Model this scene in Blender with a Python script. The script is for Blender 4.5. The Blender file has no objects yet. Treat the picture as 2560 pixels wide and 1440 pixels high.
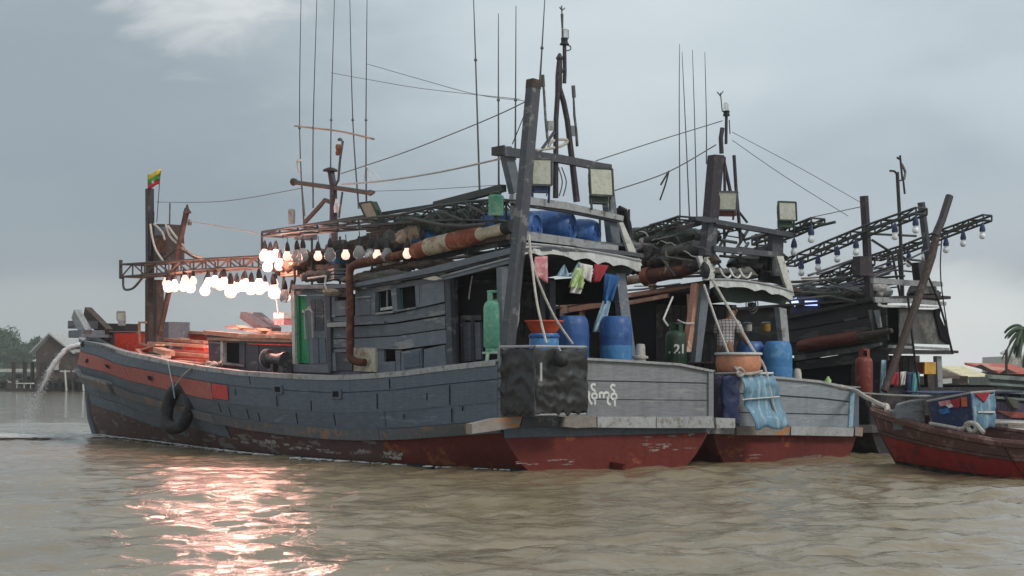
import bpy, bmesh, math, random
from mathutils import Vector as V, Matrix, noise
import numpy as np
random.seed(7)
SC = bpy.context.scene
COL = SC.collection
R = math.radians

# ------------------------------------------------------------------ camera
FPX, HZ, CH = 4200.0, 945.0, 1.6          # focal length in photo pixels, horizon row, eye height
cd = bpy.data.cameras.new('camera'); cam = bpy.data.objects.new('camera', cd); COL.objects.link(cam)
cam.location = (0, 0, CH); cam.rotation_euler = (R(90), 0, 0)
cd.sensor_width = 36.0; cd.lens = 36.0 * FPX / 2560.0
cd.shift_y = (HZ - 720.0) / 2560.0
cd.clip_start = .1; cd.clip_end = 6000
SC.camera = cam

# ------------------------------------------------------------------ sky, sun, exposure
SUN_EL, SUN_DIR = 42.0, V((.80, -.55, 0)).normalized()
w = bpy.data.worlds.new('World'); SC.world = w; w.use_nodes = True
nt = w.node_tree; nt.nodes.clear()
def N(t, typ, **kw):
    n = t.nodes.new(typ)
    for k, v in kw.items():
        if k in n.inputs.keys(): n.inputs[k].default_value = v
        else: setattr(n, k, v)
    return n
def ramp(t, stops, fac=None, interp='LINEAR'):
    n = t.nodes.new('ShaderNodeValToRGB'); n.color_ramp.interpolation = interp
    e = n.color_ramp.elements
    while len(e) < len(stops): e.new(.5)
    for i, (p, c) in enumerate(stops):
        e[i].position = p; e[i].color = (*c, 1) if len(c) == 3 else c
    if fac is not None: t.links.new(fac, n.inputs[0])
    return n
def math_n(t, op, a, b=None, clamp=False):
    n = t.nodes.new('ShaderNodeMath'); n.operation = op; n.use_clamp = clamp
    for i, q in enumerate((a, b)):
        if q is None: continue
        if isinstance(q, (int, float)): n.inputs[i].default_value = q
        else: t.links.new(q, n.inputs[i])
    return n.outputs[0]
def mixc(t, fac, a, b, mode='MIX'):
    n = t.nodes.new('ShaderNodeMix'); n.data_type = 'RGBA'; n.blend_type = mode
    for i, q in ((0, fac), (6, a), (7, b)):
        if isinstance(q, (int, float)): n.inputs[i].default_value = q
        elif isinstance(q, tuple): n.inputs[i].default_value = (*q, 1) if len(q) == 3 else q
        else: t.links.new(q, n.inputs[i])
    return n.outputs[2]
tc = N(nt, 'ShaderNodeTexCoord')
sep = N(nt, 'ShaderNodeSeparateXYZ'); nt.links.new(tc.outputs['Generated'], sep.inputs[0])
mp = N(nt, 'ShaderNodeMapping'); mp.inputs['Scale'].default_value = (1, 1, 2.6)
nt.links.new(tc.outputs['Generated'], mp.inputs[0])
n1 = N(nt, 'ShaderNodeTexNoise', Scale=5.5, Detail=5.0, Roughness=.5, Distortion=.5); nt.links.new(mp.outputs[0], n1.inputs[0])
n2 = N(nt, 'ShaderNodeTexNoise', Scale=2.9, Detail=4.0, Roughness=.5, Distortion=.2); nt.links.new(mp.outputs[0], n2.inputs[0])
el = math_n(nt, 'ADD', sep.outputs[2], math_n(nt, 'MULTIPLY', math_n(nt, 'SUBTRACT', n1.outputs[0], .5), .09))
lay = ramp(nt, [(0.0, (.62, .64, .63)), (.036, (.58, .605, .60)), (.060, (.37, .41, .44)), (.10, (.36, .41, .45)), (.17, (.44, .50, .535)), (.26, (.49, .555, .585)), (1.0, (.51, .56, .585))], el, 'EASE')
bri = ramp(nt, [(.30, (.80, .83, .86)), (.50, (.98, .99, 1)), (.70, (1.13, 1.12, 1.11))], n2.outputs[0], 'EASE')
clouds = mixc(nt, 1.0, lay.outputs[0], bri.outputs[0], 'MULTIPLY')
# a heavy cloud bank low on the port side and a ragged bright gap above it
nz = N(nt, 'ShaderNodeTexNoise', Scale=16.0, Detail=6.0, Roughness=.6, Distortion=.6); nt.links.new(mp.outputs[0], nz.inputs[0])
def bank_fac(d, lo, hi, amt):
    vm = nt.nodes.new('ShaderNodeVectorMath'); vm.operation = 'DOT_PRODUCT'; nt.links.new(tc.outputs['Generated'], vm.inputs[0]); vm.inputs[1].default_value = V(d).normalized()
    q = math_n(nt, 'MULTIPLY', math_n(nt, 'SUBTRACT', vm.outputs['Value'], lo), 1 / (hi - lo)); q = math_n(nt, 'ADD', q, math_n(nt, 'MULTIPLY', math_n(nt, 'SUBTRACT', nz.outputs[0], .5), amt), True); r = ramp(nt, [(0, (0, 0, 0)), (1, (1, 1, 1))], q, 'EASE'); return r.outputs[0]
clouds = mixc(nt, math_n(nt, 'MULTIPLY', bank_fac((-.32, 1, .105), .945, .997, .5), .70), clouds, (.17, .21, .245))
clouds = mixc(nt, math_n(nt, 'MULTIPLY', bank_fac((-.185, 1, .262), .9972, .9999, 2.2), .50), clouds, (.78, .79, .78))
sky = N(nt, 'ShaderNodeTexSky'); sky.sky_type = 'NISHITA'; sky.sun_disc = False
sky.sun_elevation = R(SUN_EL); sky.sun_rotation = math.atan2(SUN_DIR.x, SUN_DIR.y)
cl10 = mixc(nt, 1.0, clouds, (12.0, 11.9, 11.8), 'MULTIPLY')
tot = mixc(nt, .93, sky.outputs[0], cl10)
bg = N(nt, 'ShaderNodeBackground'); bg.inputs[1].default_value = .1
nt.links.new(tot, bg.inputs[0])
wo = N(nt, 'ShaderNodeOutputWorld'); nt.links.new(bg.outputs[0], wo.inputs[0])
sl = bpy.data.lights.new('sun', 'SUN'); sl.energy = 1.5; sl.angle = R(14); sl.color = (1, .95, .88)
so = bpy.data.objects.new('sun', sl); COL.objects.link(so)
sd = SUN_DIR * math.cos(R(SUN_EL)) + V((0, 0, math.sin(R(SUN_EL))))
so.rotation_euler = sd.to_track_quat('Z', 'Y').to_euler(); so.location = sd * 60
SC.view_settings.view_transform = 'Standard'; SC.view_settings.look = 'None'
SC.view_settings.exposure = .14; SC.view_settings.gamma = 1

# ------------------------------------------------------------------ frames: a boat's own axes (u forward, v starboard, z up)
class Frame:
    def __init__(s, o, th):
        t = R(th); s.a = V((-math.sin(t), math.cos(t), 0)); s.p = V((math.cos(t), math.sin(t), 0)); s.o = V((o[0], o[1], 0)); s.th = t
    def W(s, u, v, z): return s.o + s.a * u + s.p * v + V((0, 0, z))
    def _hit(s, x, y, n, val):
        d = V(((x - 1280) / FPX, 1, (HZ - y) / FPX)); t = (val + s.o.dot(n)) / d.dot(n)
        return V((0, 0, CH)) + d * t
    def pv(s, x, y, v): return s._hit(x, y, s.p, v)      # the point of a fore-and-aft plane seen at a photo pixel
    def pu(s, x, y, u): return s._hit(x, y, s.a, u)      # the same on an athwartships plane
    def cu(s, x, u, z): q = s.pu(x, HZ, u); q.z = z; return q
    def cv(s, x, v, z): q = s.pv(x, HZ, v); q.z = z; return q
def ray(x, y, Y):                                        # the same at a distance Y from the camera
    return V(((x - 1280) / FPX * Y, Y, CH + (HZ - y) / FPX * Y))
TH = 37.63
B1 = Frame((1.730, 29.281), TH)
def off(u, v): return (B1.o + B1.a * u + B1.p * v)
B2 = Frame(off(.6, 5.1)[:2], TH)
B3 = Frame(off(1.0, 10.1)[:2], TH)

# ------------------------------------------------------------------ mesh and object helpers
class MB:
    def __init__(s): s.v = []; s.f = []
    def add(s, vs, fs):
        k = len(s.v); s.v += [V(q) for q in vs]; s.f += [tuple(i + k for i in f) for f in fs]; return s
    def hexa(s, q):      # 8 points: bottom ring 0-3, top ring 4-7
        return s.add(q, [(3, 2, 1, 0), (4, 5, 6, 7), (0, 1, 5, 4), (1, 2, 6, 5), (2, 3, 7, 6), (3, 0, 4, 7)])
    def beam(s, p, q, w, h=None, up=None):
        h = h or w; p = V(p); q = V(q); d = (q - p).normalized(); up = V(up) if up else V((0, 0, 1))
        if abs(d.dot(up)) > .95: up = B1.p
        x = d.cross(up).normalized(); y = x.cross(d)
        x = x * w / 2; y = y * h / 2
        return s.hexa([p - x - y, p + x - y, p + x + y, p - x + y, q - x - y, q + x - y, q + x + y, q - x + y])
    def fbox(s, F, u0, u1, v0, v1, z0, z1):
        W = F.W
        return s.hexa([W(u0, v0, z0), W(u0, v1, z0), W(u1, v1, z0), W(u1, v0, z0), W(u0, v0, z1), W(u0, v1, z1), W(u1, v1, z1), W(u1, v0, z1)])
    def box(s, c, x, y, z):
        x0, y0, z0 = c
        return s.hexa([V((x0 + a * x / 2, y0 + b * y / 2, z0 + d)) for d in (0, z) for a, b in ((-1, -1), (1, -1), (1, 1), (-1, 1))])
    def tube(s, pts, r, n=6, caps=True):
        pts = [V(p) for p in pts]; m = len(pts); rs = r if isinstance(r, (list, tuple)) else [r] * m
        k = len(s.v); nx = None
        for i, p in enumerate(pts):
            d = (pts[min(i + 1, m - 1)] - pts[max(i - 1, 0)])
            d = d.normalized() if d.length > 1e-9 else V((0, 0, 1))
            if nx is None: nx = d.cross(V((0, 0, 1)) if abs(d.z) < .95 else V((1, 0, 0))).normalized()
            else: nx = (nx - d * nx.dot(d)).normalized()
            ny = d.cross(nx)
            for j in range(n):
                a = 2 * math.pi * j / n; s.v.append(p + (nx * math.cos(a) + ny * math.sin(a)) * rs[i])
        for i in range(m - 1):
            for j in range(n):
                a = k + i * n + j; b = k + i * n + (j + 1) % n; s.f.append((a, b, b + n, a + n))
        if caps:
            s.f.append(tuple(k + j for j in reversed(range(n)))); s.f.append(tuple(k + (m - 1) * n + j for j in range(n)))
        return s
    def lathe(s, base, prof, n=16, axis=None):
        base = V(base); ax = V(axis).normalized() if axis else V((0, 0, 1))
        q = ax.cross(V((0, 0, 1)) if abs(ax.z) < .9 else V((1, 0, 0))).normalized(); w_ = ax.cross(q); k = len(s.v); m = len(prof)
        for r, h in prof:
            for j in range(n):
                a = 2 * math.pi * j / n; s.v.append(base + ax * h + (q * math.cos(a) + w_ * math.sin(a)) * r)
        for i in range(m - 1):
            for j in range(n):
                a = k + i * n + j; b = k + i * n + (j + 1) % n; s.f.append((a, b, b + n, a + n))
        s.f.append(tuple(k + j for j in reversed(range(n)))); s.f.append(tuple(k + (m - 1) * n + j for j in range(n)))
        return s
    def prism(s, pts, ext):
        m = len(pts); ext = V(ext)
        vs = [V(p) for p in pts] + [V(p) + ext for p in pts]
        return s.add(vs, [tuple(range(m)), tuple(range(2 * m - 1, m - 1, -1))] + [(i, i + m, (i + 1) % m + m, (i + 1) % m) for i in range(m)])
    def sheet(s, g, th=None):   # grid of points, given a small thickness
        r = len(g); c = len(g[0]); k = len(s.v)
        for row in g: s.v += [V(p) for p in row]
        fs = [(k + i * c + j, k + i * c + j + 1, k + (i + 1) * c + j + 1, k + (i + 1) * c + j) for i in range(r - 1) for j in range(c - 1)]
        s.f += fs
        if th:
            th = V(th); k2 = len(s.v)
            for row in g: s.v += [V(p) + th for p in row]
            s.f += [tuple(q - k + k2 for q in reversed(f)) for f in fs]
            edge = [i * c for i in range(r)] + [(r - 1) * c + j for j in range(1, c)] + [i * c + c - 1 for i in range(r - 2, -1, -1)] + [j for j in range(c - 2, 0, -1)]
            for i in range(len(edge)):
                a, b = edge[i], edge[(i + 1) % len(edge)]; s.f.append((k + a, k + b, k2 + b, k2 + a))
        return s
    def build(s, name, mat, parent=None, smooth=False, kind=None, label=None, at=None):
        base = V(at) if at is not None else (WORLD(parent) if parent else V((0, 0, 0)))
        me = bpy.data.meshes.new(name); me.from_pydata([tuple(q - base) for q in s.v], [], s.f); me.validate()
        bm = bmesh.new(); bm.from_mesh(me); bmesh.ops.recalc_face_normals(bm, faces=bm.faces); bm.to_mesh(me); bm.free()
        if mat: me.materials.append(M[mat] if isinstance(mat, str) else mat)
        if smooth:
            me.polygons.foreach_set('use_smooth', [True] * len(me.polygons))
            if smooth is not True: me.set_sharp_from_angle(angle=R(smooth))
        o = bpy.data.objects.new(name, me); COL.objects.link(o)
        if parent: o.parent = parent; o['_b'] = tuple(base)
        else: o.location = base; o['_b'] = tuple(base)
        if kind: o['kind'] = kind
        if label: o['label'] = label
        return o
def WORLD(o): return V(o['_b'])
def thing(name, label, cat, loc=(0, 0, 0), group=None):
    o = bpy.data.objects.new(name, None); COL.objects.link(o); o.location = loc; o.empty_display_size = .1
    o['_b'] = tuple(loc); o['label'] = label; o['category'] = cat
    if group: o['group'] = group
    return o
def tag(o, label, cat, group=None):
    o['label'] = label; o['category'] = cat
    if group: o['group'] = group
    return o
def copy_tree(o, loc, rot=None, label=None, group=None, scale=None, name=None):
    def cp(q, par):
        c = q.copy(); COL.objects.link(c)
        if par: c.parent = par
        for ch in q.children: cp(ch, c)
        return c
    c = cp(o, None); c.location = loc
    if rot is not None: c.rotation_euler = rot
    if scale: c.scale = scale if isinstance(scale, (tuple, list)) else (scale,) * 3
    if label: c['label'] = label
    if group: c['group'] = group
    return c
def itp(T, x):
    if x <= T[0][0]: return T[0][1]
    for (a, b), (c, d) in zip(T, T[1:]):
        if x <= c: return b + (d - b) * (x - a) / (c - a)
    return T[-1][1]
def smooth_pts(P, k=4):       # Catmull-Rom through a list of points
    P = [V(p) for p in P]; out = []
    for i in range(len(P) - 1):
        a = P[max(i - 1, 0)]; b = P[i]; c = P[i + 1]; d = P[min(i + 2, len(P) - 1)]
        for j in range(k):
            t = j / k; out.append(.5 * ((2 * b) + (c - a) * t + (2 * a - 5 * b + 4 * c - d) * t * t + (3 * b - a - 3 * c + d) * t ** 3))
    return out + [P[-1]]
def sag(p, q, s, n=10):
    p = V(p); q = V(q); return [p.lerp(q, i / n) - V((0, 0, s * 4 * (i / n) * (1 - i / n))) for i in range(n + 1)]

# ------------------------------------------------------------------ materials
M = {}
def mat(name, col, rough=.6, wear=None, wamt=.35, wscale=3.0, var=.12, bump=.25, bscale=14.0, stretch=(1, 1, 1), metal=0.0, rot=True, streak=.35, spec=.35, wave=None):
    m = bpy.data.materials.new(name); m.use_nodes = True; t = m.node_tree; b = t.nodes['Principled BSDF']
    g = N(t, 'ShaderNodeNewGeometry'); mpn = N(t, 'ShaderNodeMapping'); mpn.inputs['Scale'].default_value = stretch
    if rot: 
        mpr = N(t, 'ShaderNodeMapping'); mpr.inputs['Rotation'].default_value = (0, 0, -(math.pi / 2 + R(TH)))
        t.links.new(g.outputs['Position'], mpr.inputs[0]); t.links.new(mpr.outputs[0], mpn.inputs[0])
    else: t.links.new(g.outputs['Position'], mpn.inputs[0])
    a = N(t, 'ShaderNodeTexNoise', Scale=wscale, Detail=7.0, Roughness=.65); t.links.new(mpn.outputs[0], a.inputs[0])
    f = N(t, 'ShaderNodeTexNoise', Scale=bscale, Detail=5.0, Roughness=.7); t.links.new(mpn.outputs[0], f.inputs[0])
    st = N(t, 'ShaderNodeMapping'); st.inputs['Scale'].default_value = (6, 6, .5); t.links.new(g.outputs['Position'], st.inputs[0])
    sn = N(t, 'ShaderNodeTexNoise', Scale=1.3, Detail=4.0, Roughness=.6); t.links.new(st.outputs[0], sn.inputs[0])
    oi = N(t, 'ShaderNodeObjectInfo')
    dark = tuple(q * .55 for q in col)
    sfac = ramp(t, [(.45, (0, 0, 0)), (.72, (streak,) * 3)], sn.outputs[0])
    c = mixc(t, sfac.outputs[0], col, dark)
    ffac = ramp(t, [(.35, (.80,) * 3), (.65, (1.12,) * 3)], f.outputs[0]); c = mixc(t, 1.0, c, ffac.outputs[0], 'MULTIPLY')
    if wear:
        wf = ramp(t, [(.62 - .24 * wamt, (0, 0, 0)), (.66 - .22 * wamt, (1, 1, 1))], a.outputs[0])
        c = mixc(t, wf.outputs[0], c, wear)
    vr = ramp(t, [(0, (1 - var,) * 3), (1, (1 + var,) * 3)], oi.outputs['Random']); c = mixc(t, 1.0, c, vr.outputs[0], 'MULTIPLY')
    t.links.new(c, b.inputs['Base Color'])
    b.inputs['Roughness'].default_value = rough; b.inputs['Metallic'].default_value = metal; b.inputs['Specular IOR Level'].default_value = spec
    rr = ramp(t, [(.3, (max(0, rough - .12),) * 3), (.7, (min(1, rough + .15),) * 3)], a.outputs[0]); t.links.new(rr.outputs[0], b.inputs['Roughness'])
    if bump:
        bn = N(t, 'ShaderNodeBump', Strength=bump, Distance=.02); t.links.new(f.outputs[0], bn.inputs['Height']); t.links.new(bn.outputs[0], b.inputs['Normal'])
    M[name] = m; return m
def emit(name, col, s):
    m = bpy.data.materials.new(name); m.use_nodes = True; b = m.node_tree.nodes['Principled BSDF']
    b.inputs['Base Color'].default_value = (*col, 1); b.inputs['Emission Color'].default_value = (*col, 1); b.inputs['Emission Strength'].default_value = s
    M[name] = m
WD = (.25, 1, 1)       # grain along the boat
mat('hull_grey', (.098, .124, .155), .62, (.15, .17, .185), .06, 2.6, stretch=(.35, 1, 2.4), var=.05)  # same paint as the boat 1 transom, darker for the shaded port side
mat('grey', (.140, .160, .184), .6, (.26, .26, .25), .12, 3.5, stretch=WD)
mat('grey_dark', (.066, .070, .082), .6, (.17, .165, .16), .2, 4, stretch=WD)
mat('grey_light', (.30, .31, .315), .6, (.18, .17, .15), .25, 4, stretch=WD)
mat('trans_blue', (.235, .262, .285), .58, (.30, .32, .33), .10, 3, stretch=(1, .3, 2.2))
mat('trans_grey_lit', (.20, .207, .216), .58, (.25, .25, .245), .10, 3, stretch=(1, .3, 2.2))  # same paint as the hull side, made lighter for the sunlit stern
mat('cap_grey', (.33, .335, .335), .6, (.21, .19, .165), .3, 5)
mat('rail_wood', (.24, .215, .19), .75, (.36, .155, .06), .32, 2.4, stretch=(1, .5, 1))
mat('wale', (.115, .122, .132), .7, (.22, .14, .10), .35, 2.2)
mat('antifoul', (.13, .017, .011), .7, (.22, .065, .02), .18, 1.7, streak=.5, stretch=(1, .6, 1))
mat('red_faded', (.40, .105, .085), .65, (.30, .17, .15), .2, 4)
mat('red_in', (.62, .065, .030), .6, (.45, .20, .14), .15, 4)
mat('red_bright', (.50, .03, .025), .5, var=.05)
mat('flake', (.30, .235, .215), .85, (.16, .07, .06), .4, 14, var=.25)
mat('crust', (.27, .245, .22), .85, (.12, .08, .07), .45, 9, var=.25)
mat('bottom_brown', (.080, .036, .031), .6, (.17, .155, .14), .28, 2.0, streak=.5, stretch=(.5, 1, 2))
mat('brown_timber', (.062, .043, .037), .75, (.10, .075, .064), .35, 5)
mat('pale_timber', (.42, .30, .215), .75, (.22, .15, .10), .3, 5, stretch=WD)
mat('pink_timber', (.46, .24, .165), .72, (.55, .40, .31), .3, 5, stretch=WD)
mat('rust', (.105, .036, .024), .8, (.19, .075, .035), .4, 6, stretch=(1, 1, 1), bump=.4)
mat('rust_red', (.24, .062, .035), .75, (.32, .15, .08), .35, 5)
mat('lagging', (.50, .44, .33), .85, (.32, .20, .12), .4, 5, bump=.5)
mat('door_green', (.022, .20, .085), .5, (.03, .10, .06), .2, 4)
mat('boom_steel', (.040, .050, .046), .5, (.075, .060, .050), .35, 9)
mat('boom_rust', (.075, .068, .058), .6, (.12, .075, .05), .4, 9)
mat('mast_purple', (.040, .032, .038), .55, (.08, .065, .065), .2, 7)
mat('dark_int', (.013, .012, .014), .9, var=.1, bump=.1, spec=.08)  # near-black: interior shade put into the colour; also openings and cracks
mat('black_tarp', (.020, .020, .020), .46, (.032, .032, .031), .3, 4, bump=.5, bscale=11, spec=.45)
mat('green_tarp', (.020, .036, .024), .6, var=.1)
mat('white_board', (.52, .52, .48), .65, (.33, .31, .27), .3, 4)
mat('awning', (.50, .51, .49), .7, (.34, .34, .32), .3, 3, bump=.35, bscale=6)
mat('pale_panel', (.52, .48, .38), .75, (.33, .25, .16), .35, 7)
mat('drum_blue', (.026, .095, .29), .45, (.075, .16, .32), .22, 5, var=.12, bump=.12, streak=.45, spec=.4)
mat('drum_light', (.055, .20, .42), .48, (.12, .27, .45), .22, 5, var=.05, bump=.12, streak=.4)
mat('blue_cloth', (.02, .10, .28), .7, (.03, .16, .36), .3, 6, bump=.5)
mat('tub_red', (.62, .085, .035), .4, var=.05, bump=.05, streak=.1, spec=.5)
mat('tan_tub', (.50, .22, .125), .55, (.36, .16, .10), .25, 5, bump=.1)
mat('gas_green', (.13, .38, .27), .5, (.25, .42, .28), .25, 7, var=.05)
mat('gas_dark', (.022, .055, .030), .5, (.05, .06, .035), .25, 7, var=.05)
mat('gas_red', (.20, .038, .026), .55, (.25, .09, .07), .3, 7, var=.05)
mat('stool', (.36, .50, .36), .6, var=.05)
mat('rope', (.48, .45, .40), .85, (.34, .31, .27), .4, 20, bump=.5, bscale=60)
mat('wire', (.10, .105, .11), .6, var=.1, bump=0)
mat('rubber', (.014, .014, .016), .62, (.04, .04, .04), .3, 5, bump=.2)
mat('net', (.13, .125, .11), .9, (.10, .10, .09), .5, 6, bump=.9, bscale=30)
mat('net_green', (.055, .075, .062), .85, (.10, .11, .095), .45, 6, bump=.9, bscale=26)
mat('net_brown', (.085, .062, .048), .9, (.05, .038, .03), .5, 6, bump=.9, bscale=26)
mat('lens', (.42, .43, .35), .35, (.33, .33, .26), .4, 8, bump=.25, bscale=40, spec=.5)
mat('white_paint', (.62, .62, .60), .55, var=.05)
mat('white_cloth', (.60, .58, .55), .8, (.45, .43, .42), .3, 8, bump=.4)
mat('pink', (.52, .20, .22), .6, (.60, .33, .34), .4, 6)
mat('red_cloth', (.30, .025, .035), .75, var=.05)
mat('lime', (.32, .45, .17), .7, (.45, .52, .33), .4, 10)
mat('ice_blue', (.26, .40, .50), .6, (.38, .48, .55), .3, 8)
mat('teal_cloth', (.10, .33, .34), .7, var=.05)
mat('navy_tarp', (.022, .034, .095), .6, (.05, .06, .12), .35, 4, bump=.5, bscale=8)
mat('purple_tarp', (.075, .060, .105), .6, (.13, .10, .14), .4, 3.5, bump=.4, bscale=8, stretch=(3, 3, .3))
mat('sky_tarp', (.14, .27, .37), .55, (.28, .38, .44), .4, 3.5, bump=.4, bscale=8, stretch=(3, 3, .3))
mat('orange_cloth', (.55, .12, .05), .7, var=.05)
mat('yellow_box', (.50, .29, .05), .55, (.35, .17, .05), .3, 6)
mat('skin', (.24, .12, .075), .5, var=0, bump=.05)
mat('hair', (.012, .011, .010), .6, var=0)
mat('shorts', (.03, .035, .06), .8, var=0)
mat('black_hull', (.022, .020, .023), .6, (.05, .045, .045), .3, 3)
mat('dark_cabin', (.040, .036, .036), .7, (.085, .075, .068), .3, 3.5, stretch=WD)
mat('canvas_dark', (.10, .10, .095), .85, (.16, .155, .14), .4, 3, bump=.4, bscale=8)
mat('red_log', (.15, .034, .023), .7, (.15, .06, .045), .35, 5, stretch=WD)
mat('longboat_red', (.27, .016, .015), .5, (.12, .02, .02), .3, 3)
mat('longboat_wood', (.13, .062, .052), .65, (.22, .13, .11), .3, 4)
mat('longboat_dark', (.035, .022, .020), .65, (.09, .05, .04), .3, 3)
mat('steel', (.10, .10, .105), .45, (.20, .19, .18), .3, 8, metal=.4)
mat('flag_yellow', (.75, .60, .03), .7, var=0); mat('flag_green', (.07, .33, .05), .7, var=0); mat('flag_red', (.55, .02, .03), .7, var=0)
mat('bleached_house', (.085, .060, .050), .85, (.13, .105, .092), .4, .6, rot=False, bscale=3)
mat('house_roof', (.36, .37, .37), .7, (.33, .32, .29), .35, .5, rot=False, bscale=3)
mat('house_dark', (.050, .038, .035), .85, var=.1, rot=False, bscale=2)
mat('roof_yellow', (.62, .56, .36), .75, (.48, .42, .27), .35, .5, rot=False, bscale=3)
mat('roof_red', (.50, .12, .085), .7, (.55, .26, .2), .35, .5, rot=False, bscale=3)
mat('far_boat', (.19, .225, .215), .8, (.28, .31, .29), .4, 1.2, rot=False, bscale=5)
mat('bank', (.19, .17, .13), .95, (.12, .14, .08), .4, .3, rot=False, bscale=1.5)
mat('leaf', (.055, .088, .040), .75, (.085, .12, .06), .5, .25, var=.2, bump=0, rot=False)
mat('leaf_palm', (.045, .075, .035), .6, var=.1, bump=0, rot=False)
mat('trunk', (.10, .08, .06), .9, var=.1, rot=False)
mat('foam', (.72, .73, .72), .7, var=0, rot=False)
emit('lamp_lit', (1.0, .66, .58), 1.9)
emit('lamp_warm', (1.0, .62, .48), 1.05)
emit('lamp_dim', (1.0, .68, .55), .9)
emit('lamp_violet', (.45, .55, 1.0), 1.6)
mat('lamp_white', (.78, .80, .82), .25, var=0, bump=0, spec=.6)
g = bpy.data.materials.new('bulb_glass'); g.use_nodes = True; b_ = g.node_tree.nodes['Principled BSDF']
b_.inputs['Base Color'].default_value = (.80, .80, .80, 1); b_.inputs['Transmission Weight'].default_value = .75; b_.inputs['Roughness'].default_value = .08; b_.inputs['IOR'].default_value = 1.15
M['bulb_glass'] = g
# plaid shirt
m = bpy.data.materials.new('plaid'); m.use_nodes = True; t = m.node_tree; b_ = t.nodes['Principled BSDF']; g_ = N(t, 'ShaderNodeTexCoord')
wv1 = N(t, 'ShaderNodeTexWave', Scale=5.2, Distortion=.6); wv1.bands_direction = 'Z'; wv2 = N(t, 'ShaderNodeTexWave', Scale=5.2, Distortion=.6); wv2.bands_direction = 'X'
for q in (wv1, wv2): t.links.new(g_.outputs['Object'], q.inputs[0])
r1 = ramp(t, [(.0, (.16, .13, .15)), (.28, (.46, .43, .42))], wv1.outputs[0]); r2 = ramp(t, [(.0, (.3, .25, .27)), (.28, (1, 1, 1))], wv2.outputs[0])
t.links.new(mixc(t, 1.0, r1.outputs[0], r2.outputs[0], 'MULTIPLY'), b_.inputs['Base Color']); b_.inputs['Roughness'].default_value = .85; M['plaid'] = m
# water: muddy river
m = bpy.data.materials.new('river_water'); m.use_nodes = True; t = m.node_tree; b_ = t.nodes['Principled BSDF']
g_ = N(t, 'ShaderNodeNewGeometry'); mpn = N(t, 'ShaderNodeMapping'); mpn.inputs['Scale'].default_value = (.7, 1.0, 1.0); mpn.inputs['Rotation'].default_value = (0, 0, R(-10)); t.links.new(g_.outputs['Position'], mpn.inputs[0])
wa = N(t, 'ShaderNodeTexNoise', Scale=5.0, Detail=5.0, Roughness=.62, Distortion=.7); t.links.new(mpn.outputs[0], wa.inputs[0])
wb = N(t, 'ShaderNodeTexNoise', Scale=.35, Detail=3.0, Roughness=.5); t.links.new(mpn.outputs[0], wb.inputs[0])
cc = ramp(t, [(.35, (.195, .152, .090)), (.65, (.25, .202, .130))], wb.outputs[0]); t.links.new(cc.outputs[0], b_.inputs['Base Color'])
b_.inputs['Roughness'].default_value = .045; b_.inputs['IOR'].default_value = 1.33; b_.inputs['Specular IOR Level'].default_value = .5
bn = N(t, 'ShaderNodeBump', Strength=.75, Distance=.035); t.links.new(wa.outputs[0], bn.inputs['Height']); t.links.new(bn.outputs[0], b_.inputs['Normal'])
M['river_water'] = m

# ================================================================== SETTING: water
def river():
    ys = [9.0]
    while ys[-1] < 60: ys.append(ys[-1] + .075 + max(0, ys[-1] - 18) * .0065)
    while ys[-1] < 640: ys.append(ys[-1] * 1.05)
    xs = [0]
    while xs[-1] < 15: xs.append(xs[-1] + .13)
    while xs[-1] < 640: xs.append(xs[-1] * 1.12)
    xs = [-q for q in reversed(xs[1:])] + xs
    X, Y = np.meshgrid(np.array(xs), np.array(ys)); Z = np.zeros_like(X)
    rng = np.random.RandomState(3); warp = .35 * np.sin(.9 * X + .31 * Y) + .3 * np.sin(.43 * Y - .6 * X + 1) + .5 * np.sin(.17 * X + .23 * Y)
    for k in range(60):
        lam = .34 * (1.058 ** k)
        th = rng.normal(math.radians(84), .85 if lam < 1.6 else .7); kx, ky = math.cos(th) * 2 * math.pi / lam, math.sin(th) * 2 * math.pi / lam
        slope = .062 * (1 if lam < .9 else (.9 / lam) ** 1.05) * rng.uniform(.5, 1.3); amp = slope * lam / (2 * math.pi)
        env = .30 + .80 * np.sin(X * rng.uniform(.15, .5) + Y * rng.uniform(.1, .35) + rng.uniform(0, 6.28)) ** 2
        ph = kx * X + ky * Y + rng.uniform(0, 6.28) + warp * rng.uniform(.5, 1.6)
        Z += amp * env * (np.sin(ph) + .28 * np.cos(2 * ph))
    calm = 1 - .45 / (1 + np.exp((X + 4.5 + (Y - 20) * .10) * 1.2))
    Z *= 1.15 * calm * np.clip(1.25 - Y / 160, .0, 1) * np.clip(1.4 - np.abs(X) / 40, 0, 1)
    r, c = X.shape
    co = np.stack([X, Y, Z], -1).reshape(-1, 3)
    idx = np.arange(r * c).reshape(r, c)
    f = np.stack([idx[:-1, :-1], idx[:-1, 1:], idx[1:, 1:], idx[1:, :-1]], -1).reshape(-1, 4)
    me = bpy.data.meshes.new('river_water'); me.from_pydata(co.tolist(), [], f.tolist()); me.materials.append(M['river_water'])
    me.polygons.foreach_set('use_smooth', [True] * len(me.polygons))
    o = bpy.data.objects.new('river_water', me); COL.objects.link(o); o['kind'] = 'structure'
river()

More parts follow.
